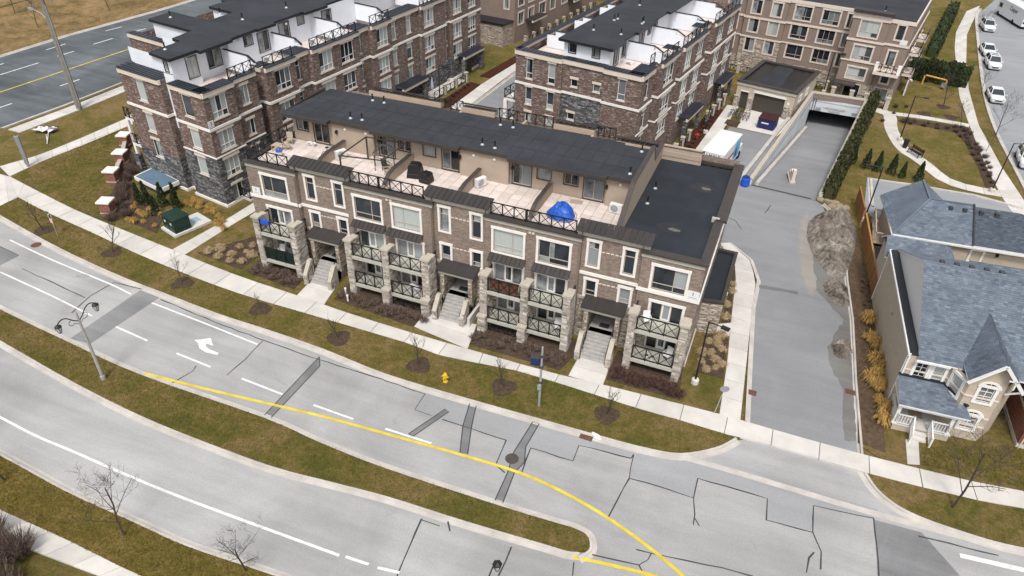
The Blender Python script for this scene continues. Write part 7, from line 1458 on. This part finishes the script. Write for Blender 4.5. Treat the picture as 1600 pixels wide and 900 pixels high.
# park bench, litter bin, pipes
g = thing('park_bench', 'black slatted park bench on the concrete pad beside the curved path', 'bench', (*(17.12, 47.87), .04), rad(-52)); 
for i in range(5): m = MB(); m.box(-.9, -.28 + i * .11, .42, .9, -.2 + i * .11, .455); m.build('seat_slat', M['black'], g)
for i in range(3): m = MB(); m.box(-.9, .3, .55 + i * .13, .9, .335, .64 + i * .13); m.build('back_slat', M['black'], g)
for x in (-.8, .8): m = MB(); m.bar((x, -.25, 0), (x, -.25, .42), .06, .06); m.bar((x, .3, 0), (x, .36, .95), .06, .06); m.bar((x, -.28, .62), (x, .3, .62), .06, .04); m.build('end_frame', M['black'], g)
g = thing('litter_bin', 'black litter bin between the park lamp and the bench', 'litter bin', (*(16.19, 49.67), .04)); m = MB(); m.lathe([(.24, 0), (.28, .75), (.3, .8)], 14); m.build('drum', M['black'], g); m = MB(); m.lathe([(.31, .95), (.31, .99), (.12, 1.04)], 14); m.build('rain_hood', M['black'], g)
for a in range(3): m = MB(); m.bar((.27 * math.cos(a * 2.1), .27 * math.sin(a * 2.1), .78), (.27 * math.cos(a * 2.1), .27 * math.sin(a * 2.1), .96), .03, .03); m.build('hood_post', M['black'], g)
g = thing('gas_pipe', 'orange bent pipe frame in the park before the dark hedge', 'pipe', (*(19.36, 74.25), .0), math.atan2(-1.1, 2.7)); m = MB(); m.tube([(0, 0, 0), (0, 0, 1.15), (.15, 0, 1.25), (2.75, 0, 1.25), (2.9, 0, 1.15), (2.9, 0, .0)], .11, 8); m.build('pipe', M['orange'], g); m = MB(); m.box(2.5, -.35, .3, 3.1, -.1, .9); m.build('meter', M['grey'], g)
g = thing('vent_pipe', 'white hooked vent pipe beside the taupe block', 'pipe', (*(16.72, 68.06), .0)); m = MB(); m.tube([(0, 0, 0), (0, 0, 2.0), (.12, 0, 2.2), (.35, 0, 2.2), (.42, 0, 2.0)], .09, 8); m.build('pipe', M['white'], g)
for i, p in enumerate(((7.84, 32.22), (8.46, 32.16), (9.16, 31.91), (9.61, 31.38), (10.21, 31.25), (8.93, 31.07))):
    bm = bmesh.new(); bmesh.ops.create_icosphere(bm, subdivisions=2, radius=.42)
    for v_ in bm.verts: v_.co = Vector((v_.co.x * 1.2, v_.co.y, v_.co.z * .75)) * R.uniform(.86, 1.12)
    me = bpy.data.meshes.new('boulder'); bm.to_mesh(me); bm.free(); me.materials.append(M['rock']); tag(put('boulder', me, None, (p[0], p[1], .15), R.uniform(0, 6)), 'tan boulder between the end of the ramp hedge and the snow pile', 'boulder', 'boulders at the hedge end')
# ploughed snow
from mathutils import noise as _n
def snow(label, pts, h, seed, step=.13):
    P = [(p[0], p[1]) for p in pts]; xs = [p[0] for p in P]; ys = [p[1] for p in P]; nx = int((max(xs) - min(xs)) / step) + 2; ny = int((max(ys) - min(ys)) / step) + 2; vid = {}; m = MB()
    def dist(p):
        return min(((p[0] - (a[0] + (b[0] - a[0]) * t)) ** 2 + (p[1] - (a[1] + (b[1] - a[1]) * t)) ** 2) ** .5 for a, b in zip(P, P[1:] + P[:1]) for t in [max(0, min(1, ((p[0] - a[0]) * (b[0] - a[0]) + (p[1] - a[1]) * (b[1] - a[1])) / ((b[0] - a[0]) ** 2 + (b[1] - a[1]) ** 2 + 1e-9)))])
    for i in range(nx):
        for j in range(ny):
            p = (min(xs) + i * step, min(ys) + j * step); d = dist(p)
            if not inside(p, P): z = -.02 if d < step * 1.3 else None
            else: z = h * (1 - math.exp(-d / (h * .75))) * (.75 + .5 * _n.noise(Vector((p[0] * .5, p[1] * .5, seed)))) + .42 * _n.noise(Vector((p[0] * 1.4, p[1] * 1.4, seed))) * min(1, d * 1.5) + .3 * _n.noise(Vector((p[0] * 3.2, p[1] * 3.2, seed))) * min(1, d * 2) + .07 * _n.noise(Vector((p[0] * 8, p[1] * 8, seed))) + .02
            if z is not None: vid[i, j] = m.add((p[0] - P[0][0] + R.gauss(0, .012), p[1] - P[0][1] + R.gauss(0, .012), z))
    for i in range(nx):
        for j in range(ny):
            q = [(i, j), (i + 1, j), (i + 1, j + 1), (i, j + 1)]
            if all(k_ in vid for k_ in q): m.idx([vid[k_] for k_ in q])
    return tag(m.build('snow_pile', M['snow'], None, False, (P[0][0], P[0][1], .0)), label, 'snow pile', 'dirty ploughed snow piles')
snow('big dirty grey snow pile along the driveway edge by the cedar fence', [(7.0, 24.2), (6.9, 27), (7.6, 28.8), (9.0, 30.6), (10.9, 29.6), (11.3, 27), (11.2, 24), (10.7, 19.5), (9.8, 17.6), (8.7, 19.2), (7.6, 21.6)], 1.75, 1.3)
snow('middle dirty snow heap just below the big pile', [(8.67, 17.28), (9.65, 18.53), (10.69, 17.17), (10.88, 14.40), (10.02, 14.20), (9.01, 15.26)], .7, 4.1); snow('small lone snow heap furthest down the driveway kerb', [(9.64, 8.72), (10.06, 9.71), (10.96, 9.86), (11.16, 8.44), (10.56, 7.42), (9.94, 7.60)], .55, 7.7)
# cedar fence and the yard behind it
def fence(a, b, label, h=1.75):
    a = Vector(a); b = Vector(b); d = b - a; Ln = d.length; u = d / Ln; g = thing('wooden_fence', label, 'fence', (*a, .08), math.atan2(d.y, d.x)); n = int(Ln / .15); me = []
    for k_ in range(3): m = MB(); m.box(0, -.012, .05, .135, .012, h + (0, .02, -.015)[k_]); me.append(m.mesh('board', M['cedar_board']))
    for i in range(n): put('board', R.choice(me), g, (i * Ln / n, R.uniform(-.008, .008), 0))
    for x in [i * 2.2 for i in range(int(Ln / 2.2) + 1)] + [Ln]: m = MB(); m.box(x - .05, .02, 0, x + .05, .12, h + .1); m.build('fence_post', M['cedar_board'], g)
    for z in (.3, h - .15): m = MB(); m.box(0, .014, z, Ln, .06, z + .09); m.build('rail', M['cedar_board'], g)
    m = MB(); m.box(0, -.05, h + .02, Ln, .09, h + .06); m.build('top_rail', M['cedar_board'], g)
fence((11.0, 33.0), (11.45, 28.6), 'short upper run of orange cedar board fence beside the snow pile'); fence((11.55, 27.6), (12.45, 16.5), 'longer lower run of orange cedar board fence beside the beige house')
g = thing('timber_deck', 'small timber deck with rails behind the cedar fence', 'deck', (12.5, 25.0, .08)); m = MB(); m.box(0, 0, .3, 1.6, 4.5, .36); m.build('deck_floor', M['wood'], g)
for x, y in ((0, 0), (1.6, 0), (0, 4.5), (1.6, 4.5), (.1, 2.2)): m = MB(); m.bar((x, y, 0), (x, y, 1.5), .1, .1); m.build('post', M['wood'], g)
m = MB(); m.bar((0, 0, 1.45), (0, 4.5, 1.45), .1, .1); m.bar((0, 0, 1.4), (1.6, 0, 1.4), .1, .1); m.bar((0, 4.5, 1.4), (1.6, 4.5, 1.4), .1, .1); m.build('rail', M['wood'], g)
g = thing('storage_box', 'dark covered box on the yard behind the cedar fence', 'storage box', (12.9, 22.0, .08)); m = MB(); m.box(-.4, -1.1, 0, .5, 1.1, .9); m.build('box', M['dark_grey'], g); m = MB(); m.box(-.45, -1.15, .9, .55, 1.15, .98); m.build('lid', M['black'], g)
g = thing('garden_shed', 'dark grey flat roof corner of a shed at the bottom left corner', 'shed', (-32.6, -30.6, 0), rad(-25)); m = MB(); m.box(-4, -3, 0, 2.2, .0, 2.0); m.build('shed_wall', M['dark_grey'], g); m = MB(); m.box(-4.2, -3.2, 2.0, 2.4, .2, 2.15); m.build('shed_roof', M['roof'], g)

# ================================================================== VEHICLES
def loft(m, secs):
    rings = [[m.add(p) for p in s] for s in secs]; n = len(rings[0])
    for A, B in zip(rings, rings[1:]):
        for k_ in range(n): m.idx((A[k_], A[(k_ + 1) % n], B[(k_ + 1) % n], B[k_]))
    m.idx(rings[0][::-1]); m.idx(rings[-1])
def wheel_meshes(r=.33, w_=.22):
    m = MB(); m.M = Matrix.Rotation(rad(90), 4, 'Y'); m.lathe([(r * .62, -w_ / 2), (r * .95, -w_ / 2), (r, -w_ * .35), (r, w_ * .35), (r * .95, w_ / 2), (r * .62, w_ / 2)], 18); t = m.mesh('tyre', M['tyre'])
    m = MB(); m.M = Matrix.Rotation(rad(90), 4, 'Y'); m.lathe([(r * .62, -w_ * .46), (r * .62, w_ * .46), (r * .2, w_ * .4), (r * .1, w_ * .5)], 14); return t, m.mesh('rim', M['galv'])
WH = wheel_meshes(); WHL = wheel_meshes(.42, .26)
def add_wheels(o, pts, W=WH, r=.33):
    for x, y in pts: w_ = put('wheel', W[0], o, (x, y, r)); put('rim', W[1], w_)
def car(p, rz, label, kind='suv', z=.015):
    """front faces local -Y"""
    o = thing('parked_car', label, 'car', (p[0], p[1], z), rz, 'white cars parked along the side street'); hw = .9; Lh = 2.25; roof = 1.62 if kind == 'suv' else 1.42; m = MB()
    def sec(y, w_, zb, zs, zt): return [(-w_ * .86, y, zb), (w_ * .86, y, zb), (w_, y, zb + .16), (w_, y, zs - .12), (w_ * .93, y, zs), (w_ * .8, y, zt), (-w_ * .8, y, zt), (-w_ * .93, y, zs), (-w_, y, zs - .12), (-w_, y, zb + .16)]
    hood = .98 if kind == 'suv' else .86; tail = 1.05 if kind == 'suv' else .95
    loft(m, [sec(-Lh, hw * .78, .3, .62, .66), sec(-Lh + .1, hw * .9, .22, .72, .78), sec(-Lh + .45, hw * .98, .2, hood - .1, hood - .04), sec(-1.0, hw, .2, hood - .04, hood + .03), sec(0, hw, .2, hood - .02, hood + .02), sec(1.2, hw, .2, tail - .06, tail), sec(Lh - .15, hw * .95, .25, tail - .1, tail - .03), sec(Lh, hw * .82, .34, tail - .2, tail - .15)]); o_b = m.build('body', M['car_white'], o, True)
    yb0, yt0, yt1, yb1 = (-1.05, -.35, 1.75, 2.12) if kind == 'suv' else (-.95, -.2, .95, 1.7); zb = hood; wt = hw * .68; wb = hw * .88
    m = MB(); m.box(-wt, yt0, roof - .05, wt, yt1, roof); rf = m.build('roof', M['car_white'], o)
    for n_, q in (('windscreen', [(-wb, yb0, zb), (wb, yb0, zb), (wt, yt0, roof - .02), (-wt, yt0, roof - .02)]), ('rear_window', [(wb, yb1, zb), (-wb, yb1, zb), (-wt, yt1, roof - .02), (wt, yt1, roof - .02)]), ('side_window', [(wb, yb0 + .03, zb), (wb, yb1 - .03, zb), (wt, yt1, roof - .02), (wt, yt0, roof - .02)]), ('side_window', [(-wb, yb1 - .03, zb), (-wb, yb0 + .03, zb), (-wt, yt0, roof - .02), (-wt, yt1, roof - .02)])): m = MB(); m.face(*q); m.build(n_, M['car_glass'], o)
    m = MB()
    for s in (-1, 1):
        m.bar((s * wb, yb0, zb), (s * wt, yt0, roof - .02), .07, .06); m.bar((s * wb, yb1, zb), (s * wt, yt1, roof - .02), .1, .08); ym = (yb0 + yb1) / 2 + .1; m.bar((s * wb, ym, zb), (s * wt, ym, roof - .02), .06, .07); m.bar((s * wt, yt0, roof - .02), (s * wt, yt1, roof - .02), .08, .06)
    m.build('pillar', M['car_white'], o)
    if kind == 'suv':
        for y in (.15, .95): m = MB(); m.box(-wt * .8, y, roof + .002, wt * .8, y + .45, roof + .008); m.build('roof_glass', M['car_glass'], rf)
    for s in (-1, 1):
        m = MB(); m.box(s * hw * .62 - .18, -Lh - .0, .6, s * hw * .62 + .18, -Lh + .25, .74); m.build('headlight', M['lamp_lens'], o); m = MB(); m.box(s * (hw + .1) - .1, -.85, hood, s * (hw + .1) + .1, -.7, hood + .16); m.build('mirror', M['car_white'], o); m = MB(); m.box(s * hw * .66 - .14, Lh - .2, .72, s * hw * .66 + .14, Lh - .0, .9); m.build('tail_light', M['red'], o)
    m = MB(); m.box(-.42, -Lh - .02, .42, .42, -Lh + .1, .62); m.build('grille', M['dark_grey'], o); add_wheels(o, [(s * .8, y) for s in (-1, 1) for y in (-1.4, 1.35)])
    m = MB(); m.box(-.74, -1.9, .16, .74, 1.9, .3); m.build('underbody', M['tyre'], o); return o
car((31.36, 109.20), rad(4), 'white car parked at the top of the side street, next to the motorhome', 'suv'); car((29.62, 93.84), rad(3), 'white car parked directly behind the sport utility with two roof windows', 'saloon'); car((29.54, 87.17), rad(2), 'white sport utility with two dark roof windows, third parked car down', 'suv'); car((28.05, 71.97), rad(2), 'white saloon parked alone in the middle of the side street kerb', 'saloon'); car((28.57, 51.01), rad(-2), 'white car cut by the right edge, lowest on the side street', 'suv')
DCAR = car((-92.2, 66), rad(184), 'dark car driving on the highway at the top left edge', 'suv', .02); DCAR['group'] = 'cars on the highway'
for ch in DCAR.children:
    if ch.name.split('.')[0] in ('body', 'roof', 'pillar', 'mirror'): ch.data.materials[0] = M['dark_grey']
g = thing('moving_truck', 'white rental box truck with red stripes and blue picture panel, parked in the rear lane', 'truck', (-3.3, 31.6, .012), rad(-9)); W2, L2 = 1.15, 6.4; m = MB(); m.box(-W2, 0, .75, W2, L2, 3.15); bx = m.build('cargo_box', M['white'], g); m = MB(); m.box(-W2 - .02, -.02, 3.15, W2 + .02, L2 + .02, 3.2); m.build('box_roof', M['white'], bx)
m = MB(); m.box(-W2 - .008, 0.05, 1.85, -W2 + .0, L2 - .1, 2.05); m.box(W2, .05, 1.85, W2 + .008, 4.3, 2.15); m.box(-W2 + .02, -.01, 2.25, W2 - .02, 0, 2.38); m.box(-W2 + .02, -.01, 2.46, W2 - .02, 0, 2.52); m.build('red_stripe', M['red'], bx); m = MB(); m.face((W2 + .012, 4.2, 1.0), (W2 + .012, 6.2, 1.0), (W2 + .012, 6.2, 3.0), (W2 + .012, 4.6, 2.9), (W2 + .012, 3.9, 2.0)); m.build('picture_panel', varied('light blue print', (.12, .42, .68), .5, .8), bx); m = MB(); m.face((W2 + .016, 4.5, 1.3), (W2 + .016, 5.3, 1.2), (W2 + .016, 5.1, 2.3), (W2 + .016, 4.6, 2.0)); m.build('picture_detail', M['navy'], bx)
letters(bx, 'U-HAUL', .5, 'black', (0, -.014, 2.85), (rad(90), 0, 0)); m = MB(); m.box(-W2 + .1, -.02, .85, W2 - .1, -.005, 1.98)
for i in range(5): m.box(-W2 + .1, -.03, .95 + i * .21, W2 - .1, -.02, .97 + i * .21)
m.build('roll_door', M['white'], bx); m = MB(); m.box(-1.0, L2 + .05, .5, 1.0, L2 + 1.9, 1.4); m.box(-.95, L2 + .05, 1.4, .95, L2 + 1.1, 2.1); m.build('cab', M['white'], g); m = MB(); m.face((.9, L2 + 1.12, 1.45), (-.9, L2 + 1.12, 1.45), (-.85, L2 + 1.11, 2.05), (.85, L2 + 1.11, 2.05)); m.build('windscreen', M['car_glass'], g); m = MB(); m.box(-1.0, .1, .5, 1.0, L2, .75); m.build('chassis', M['tyre'], g); add_wheels(g, [(-.95, 1.4), (.95, 1.4), (-.95, L2 + .9), (.95, L2 + .9)], WHL, .42)
for s in (-1, 1): m = MB(); m.box(s * .95 - .12, -.03, .62, s * .95 + .12, 0, .74); m.build('tail_light', M['red'], g)
# motorhome at the top right corner
a_, b_ = Vector((34.05, 121.79)), Vector((36.47, 113.05)); dv = (b_ - a_).normalized(); g = thing('motorhome', 'long white motorhome with blue lettering at the top right corner', 'motorhome', (a_.x, a_.y, .012), math.atan2(dv.y, dv.x))
Lb = (b_ - a_).length + 1.2; Hb = 3.0; m = MB(); loft(m, [[(x, .0, .45), (x, 2.4, .45), (x, 2.4, zt), (x, 2.25, zt + .12), (x, .15, zt + .12), (x, 0, zt)] for x, zt in ((0, 1.5), (.5, 2.4), (1.0, Hb - .1), (Lb * .6, Hb), (Lb, Hb - .05))]); bd = put('body', recalc(m.mesh('body', M['car_white'])), g)
m = MB(); m.box(.7, -.01, 1.5, 1.9, 0, 2.2); m.build('cab_window', M['car_glass'], g); m = MB(); m.box(-.02, .2, 1.0, .02, 2.2, 1.5); m.build('windscreen', M['car_glass'], g); letters(g, 'Casper', 1.0, 'navy', (Lb * .6, -.012, 2.15), (rad(90), 0, 0)); m = MB(); m.box(.3, .05, .3, Lb, 2.35, .46); m.build('skirt', M['tyre'], g); add_wheels(g, [], WHL)
for x in (1.2, Lb * .68):
    for y in (.12, 2.28): w_ = put('wheel', WHL[0], g, (x, y, .42), rad(90)); put('rim', WHL[1], w_)
m = MB(); m.box(Lb, .1, .9, Lb + .02, 2.3, 1.3); m.build('rear_stripe', M['navy'], g); m = MB(); m.box(2.6, -.01, .8, 2.8, 0, .95); m.build('fuel_flap', M['dark_grey'], g)

# ================================================================== TERRACE AND BALCONY THINGS
ZT = 8.63
WLA_ = lambda s, t: (LA(s, t)[0] + EA[0], LA(s, t)[1] + EA[1]); WLB_ = lambda s, t: (LB(s, t)[0] + EB[0], LB(s, t)[1] + EB[1])
ac(-29.6, 5.6, ZT, rad(65), 'air conditioner on the second terrace from the left, against its left wall'); ac(-17.55, 5.9, ZT, rad(65), 'air conditioner on the fourth terrace beside its left wall'); ac(-7.15, 6.25, ZT, rad(-5), 'air conditioner on the right hand terrace by the end wall'); ac(-20.9, .85, 1.0, rad(-20), 'air conditioner on the lower balcony left of the middle entrance')
ac(*WLA_(11.6, 4.2), 9.6, rad(60), 'air conditioner on the first white walled terrace of the corner block'); ac(*WLA_(18.4, 4.2), 9.6, rad(70), 'air conditioner on the second white walled terrace of the corner block'); ac(*WLA_(25.5, 4.2), 9.6, rad(70), 'air conditioner on the third white walled terrace of the corner block')
ac(*WLB_(5.6, 3.6), 9.6, rad(-10), 'air conditioner on the nearest terrace of the middle block'); ac(*WLB_(12.0, 3.4), 9.6, rad(-10), 'air conditioner on the second terrace of the middle block'); ac(*WLB_(25.6, 3.0), 9.6, rad(-10), 'air conditioner on the far terrace of the middle block')
def covered(x, y, rz, w_, d, h, label):
    g = thing('covered_grill', label, 'grill cover', (x, y, ZT), rz, 'black covered grills'); m = MB()
    secs = [[(-w_ * a + R.gauss(0, .02), -d * b, z), (w_ * a, -d * b, z + R.gauss(0, .015)), (w_ * a + R.gauss(0, .02), d * b, z), (-w_ * a, d * b, z)] for a, b, z in ((.52, .52, 0), (.5, .5, h * .3), (.47, .47, h * .65), (.44, .46, h * .8), (.3, .42, h * .97), (.22, .36, h))]; loft(m, secs); m.build('cover', M['black'], g)
    m = MB(); m.tube([(-w_ * .5, -d * .52, h * .3), (w_ * .5, -d * .52, h * .32)], .02, 5); m.build('tie_cord', M['dark_grey'], g); return g
covered(-22.75, 5.3, .2, 1.1, .8, 1.15, 'tall black covered grill on the middle terrace, left one of the pair'); covered(-21.6, 4.9, -.1, .85, .75, .8, 'low square black covered grill on the middle terrace, right one of the pair')
g = thing('tarpaulin_heap', 'bright blue tarpaulin draped over a heap on the right hand terrace', 'tarpaulin', (-10.55, 4.25, ZT)); m = MB(); NR, NA = 7, 22; rg = []
for i in range(NR + 1):
    t = i / NR; rg.append([m.add(((1.05 * t + .05 * math.sin(5 * a)) * math.cos(a) * (1 + .12 * math.sin(3 * a + t * 4)), (.95 * t) * math.sin(a) * (1 + .1 * math.cos(2 * a)), 1.05 * (1 - t ** 2.2) * (1 + .08 * math.sin(6 * a + t * 9)) + .02 + .04 * math.sin(9 * a) * t)) for a in [k_ * 2 * math.pi / NA for k_ in range(NA)]])
for A, B in zip(rg, rg[1:]):
    for k_ in range(NA): m.idx((A[k_], B[k_], B[(k_ + 1) % NA], A[(k_ + 1) % NA]))
m.build('sheet', M['blue_tarp'], g); m = MB(); m.tube([(1.1 * math.cos(a), 1.0 * math.sin(a), .12) for a in [k_ * .4 for k_ in range(17)]], .02, 4); m.build('rope', M['wood'], g)
tag(put('wooden_board', (lambda m: (m.box(-.45, -.25, 0, .45, .25, .05), m.mesh('wooden_board', M['wood']))[1])(MB()), None, (-10.2, 6.6, ZT), .1), 'pale wooden board beneath the window behind the blue tarpaulin', 'board'); g = thing('storage_box', 'black low storage box behind the right hand parapet cap', 'storage box', (-7.75, 3.3, ZT), -.1); m = MB(); m.box(-.5, -.25, 0, .5, .25, .5); m.build('box', M['black'], g); m = MB(); m.box(-.53, -.28, .5, .53, .28, .56); m.build('lid', M['dark_grey'], g)
def chair(x, y, z, rz, label, col, group):
    g = thing('patio_chair', label, 'chair', (x, y, z), rz, group); m = MB(); m.box(-.24, -.24, .38, .24, .24, .43); m.build('seat', M[col], g); m = MB(); m.M = Matrix.Translation((0, .23, .43)) @ Matrix.Rotation(rad(-12), 4, 'X'); m.box(-.24, -.02, 0, .24, .02, .5); m.build('backrest', M[col], g)
    for sx in (-1, 1):
        for sy in (-1, 1): m = MB(); m.bar((sx * .21, sy * .21, 0), (sx * .21, sy * .21, .4), .04, .04); m.build('leg', M[col], g)
        m = MB(); m.bar((sx * .25, -.2, .62), (sx * .25, .24, .62), .05, .04); m.build('armrest', M[col], g)
    return g
chair(-34.9, 6.2, ZT, .5, 'pale wooden chair in the far left corner of the left terrace', 'wood', 'terrace chairs'); chair(-34.4, 5.2, ZT, 2.2, 'pale wooden chair before the window on the left terrace', 'wood', 'terrace chairs'); chair(-25.3, 5.3, ZT, 1.2, 'dark patio chair under the dome arbour on the second terrace', 'frame_dark', 'terrace chairs'); chair(-24.7, 4.6, ZT, -.6, 'tan patio chair beside the dividing wall of the second terrace', 'wood', 'terrace chairs')
g = thing('patio_table', 'small pale table on the left terrace near the railing', 'table', (-35.0, 4.7, ZT)); m = MB(); m.box(-.35, -.35, .5, .35, .35, .55); m.build('table_top', M['wood'], g)
for sx in (-1, 1):
    for sy in (-1, 1): m = MB(); m.bar((sx * .3, sy * .3, 0), (sx * .3, sy * .3, .5), .05, .05); m.build('leg', M['wood'], g)
for x, l in ((-33.3, 'left white planter bowl below the window of the left terrace'), (-32.9, 'right white planter bowl below the window of the left terrace')): g = thing('planter_bowl', l, 'planter', (x, 6.6, ZT)); m = MB(); m.lathe([(.12, 0), (.22, .2), (.24, .26), (.2, .26), (.16, .2)], 14); m.build('bowl', M['white'], g); m = MB(); m.lathe([(.18, .19), (.02, .21)], 12); m.build('soil', M['soil'], g)
g = thing('toy_bucket', 'white bucket with blue rim on the left terrace floor', 'bucket', (-34.3, 4.0, ZT)); m = MB(); m.lathe([(.2, 0), (.26, .4), (.23, .4), (.18, .05)], 12); m.build('bucket', M['white'], g); m = MB(); m.lathe([(.27, .38), (.27, .42), (.24, .42)], 12); m.build('rim', M['blue'], g)
g = thing('toy_bowl', 'round blue and white tub near the front of the left terrace', 'tub', (-32.6, 3.4, ZT)); m = MB(); m.lathe([(.25, 0), (.33, .22), (.3, .22), (.24, .04)], 14); m.build('tub', M['white'], g); m = MB(); m.lathe([(.28, .12), (.05, .14)], 14); m.build('water', M['skyblue'], g)
for x, l in ((-32.1, 'left tan doormat on the left terrace pavers'), (-31.1, 'right tan doormat on the left terrace pavers')): tag(put('doormat', (lambda m: (m.box(-.45, -.3, 0, .45, .3, .02), m.mesh('doormat', M['stone_cap']))[1])(MB()), None, (x, 4.6, ZT), .0), l, 'mat', 'mats on the left terrace')
bike(-30.6, 5.5, 1.3, 'dark bicycle leaning by the dividing wall of the left terrace', 'frame_dark', ZT)
g = thing('pergola_frame', 'thin dark pergola frame over the second terrace', 'pergola', (0, 0, ZT))
for x, y in ((-27.6, 2.7), (-27.6, 6.4)): m = MB(); m.bar((x, y, 0), (x, y, 1.9), .1, .1); m.build('post', M['frame_dark'], g)
for a, b in (((-27.6, 2.7), (-27.6, 6.4)), ((-27.6, 2.7), (-24.3, 3.3)), ((-27.6, 6.4), (-24.3, 6.6)), ((-24.3, 3.3), (-24.3, 6.6))): m = MB(); m.bar((*a, 1.9), (*b, 1.9), .08, .08); m.build('beam', M['frame_dark'], g)
g = thing('dome_arbour', 'grey metal dome arbour with curved hoops before the second terrace door', 'arbour', (-25.6, 5.6, ZT)); 
for i in range(6): m = MB(); a = i * math.pi / 6; m.tube([(.85 * math.cos(t) * math.cos(a), .85 * math.cos(t) * math.sin(a), 1.2 + .75 * math.sin(t)) for t in [k_ * math.pi / 8 for k_ in range(9)]], .022, 4); m.build('hoop', M['dark_grey'], g)
for i in range(6): m = MB(); a = i * math.pi / 3; m.bar((.85 * math.cos(a), .85 * math.sin(a), 0), (.85 * math.cos(a), .85 * math.sin(a), 1.2), .04, .04); m.build('upright', M['dark_grey'], g)
m = MB(); m.tube([(.85 * math.cos(t), .85 * math.sin(t), 1.2) for t in [k_ * math.pi / 8 for k_ in range(17)]], .025, 5); m.build('ring', M['dark_grey'], g)
# on the balconies
g = thing('towel', 'blue cloth hung over the upper railing of the left corner balcony', 'towel', (-33.6, .12, 4.85)); m = MB()
for i in range(6): x0, x1 = -.4 + i * .13, -.27 + i * .13; y = .03 * math.sin(i * 2); m.face((x0, -.08 + y, -.28), (x1, -.08 - y, -.3), (x1, -.06, .03), (x0, -.06, .03)); m.face((x0, -.06, .03), (x1, -.06, .03), (x1, .12, .02), (x0, .12, .02))
m.build('cloth', M['blue'], g)
g = thing('privacy_screen', 'dark green turf privacy screen on the lower left corner balcony railing', 'screen', (-32.78, .26, 1.17)); m = MB(); m.box(-1.36, -.02, .05, 1.36, .02, .95); m.build('panel', M['green_box'], g); m = MB(); leaf_cards(m, lambda: (Vector((R.uniform(-1.35, 1.3), R.choice((-.03, .03)), R.uniform(.06, .88))), R.gauss(.5, .25)), 500, .07); m.build('turf', M['ever'], g)
chair(-33.3, 1.0, 1.13, .3, 'white chair on the lower left corner balcony', 'white', 'balcony chairs'); chair(-9.2, .9, 1.13, .3, 'white chair on the lower balcony left of the right entrance', 'white', 'balcony chairs'); chair(-3.0, .95, 3.69, .4, 'white chair on the upper right corner balcony', 'white', 'balcony chairs'); chair(-1.2, .95, 1.13, -.4, 'white chair at the right end of the lower right corner balcony', 'white', 'balcony chairs')
for x, l in ((-2.55, 'left small white pot on the lower right corner balcony'), (-2.15, 'right small white pot on the lower right corner balcony')): g = thing('plant_pot', l, 'plant pot', (x, .5, 1.13)); m = MB(); m.lathe([(.12, 0), (.18, .3), (.15, .3), (.11, .04)], 12); m.build('pot', M['white'], g); m = MB(); m.lathe([(.15, .27), (.02, .29)], 10); m.build('soil', M['soil'], g)
for x, c, l in ((-13.6, 'green_box', 'dark green bin on the basement patio right of the middle entrance'), (-12.7, 'dark_grey', 'dark grey bin on the basement patio right of the middle entrance')): g = thing('wheeled_bin', l, 'bin', (x, .9, .03)); m = MB(); m.lathe([(.28, 0), (.34, .85), (.36, .9)], 4); m.build('bin_body', M[c], g); m = MB(); m.lathe([(.37, .9), (.37, .94), (.2, .98)], 4); m.build('bin_lid', M[c], g)
g = thing('towel', 'orange brown cloth on the upper balcony railing right of the middle entrance', 'towel', (-13.2, .24, 3.75)); m = MB(); m.box(-1.1, -.015, .1, 1.1, .015, .95); m.build('cloth', varied('brown weave', (.12, .05, .03), .3), g)
# patio things at the foot of the brick blocks
g = thing('patio_umbrella', 'closed pale lilac umbrella on a ground patio of the left brick block', 'umbrella', (*WLA_(33.6, -1.0), .1)); m = MB(); m.lathe([(.03, 0), (.03, 1.0), (.16, 1.05), (.2, 1.4), (.05, 2.5), (.01, 2.6)], 10); m.build('canopy', varied('lilac cloth', (.4, .4, .5), .1), g)

for p, l in (((-26.47, -0.33), 'left small white path light in the bed beside the left entrance walk'), ((-25.82, -1.06), 'right small white path light in the bed, nearer the pavement')): g = thing('path_light', l, 'path light', (*p, .12), 0, 'white path lights'); m = MB(); m.lathe([(.07, 0), (.07, .4), (.05, .42)], 8); m.build('post', M['white'], g); m = MB(); m.lathe([(.05, .42), (.09, .44), (.09, .58), (.02, .62)], 8); m.build('lamp_head', M['white'], g)
g = thing('utility_box', 'small dark blue grey utility box in the bed left of the grey steel pole', 'utility box', (*(-9.80, -2.05), .12), .2); m = MB(); m.box(-.3, -.2, 0, .3, .2, .62); m.build('cabinet', M['navy'], g); m = MB(); m.box(-.33, -.23, .62, .33, .23, .68); m.build('lid', M['dark_grey'], g)
g = thing('sandbag', 'pale sandbag lying in the gutter beside the road catch basin', 'sandbag', (*(-3.89, -6.82), .02), -.25); m = MB(); loft(m, [[(x, -.14 * q, .0), (x, .14 * q, .0), (x, .12 * q, .12 * q), (x, -.12 * q, .12 * q)] for x, q in ((-.4, .3), (-.32, .9), (0, 1.05), (.32, .9), (.4, .3))]); m.build('bag', M['trim'], g)
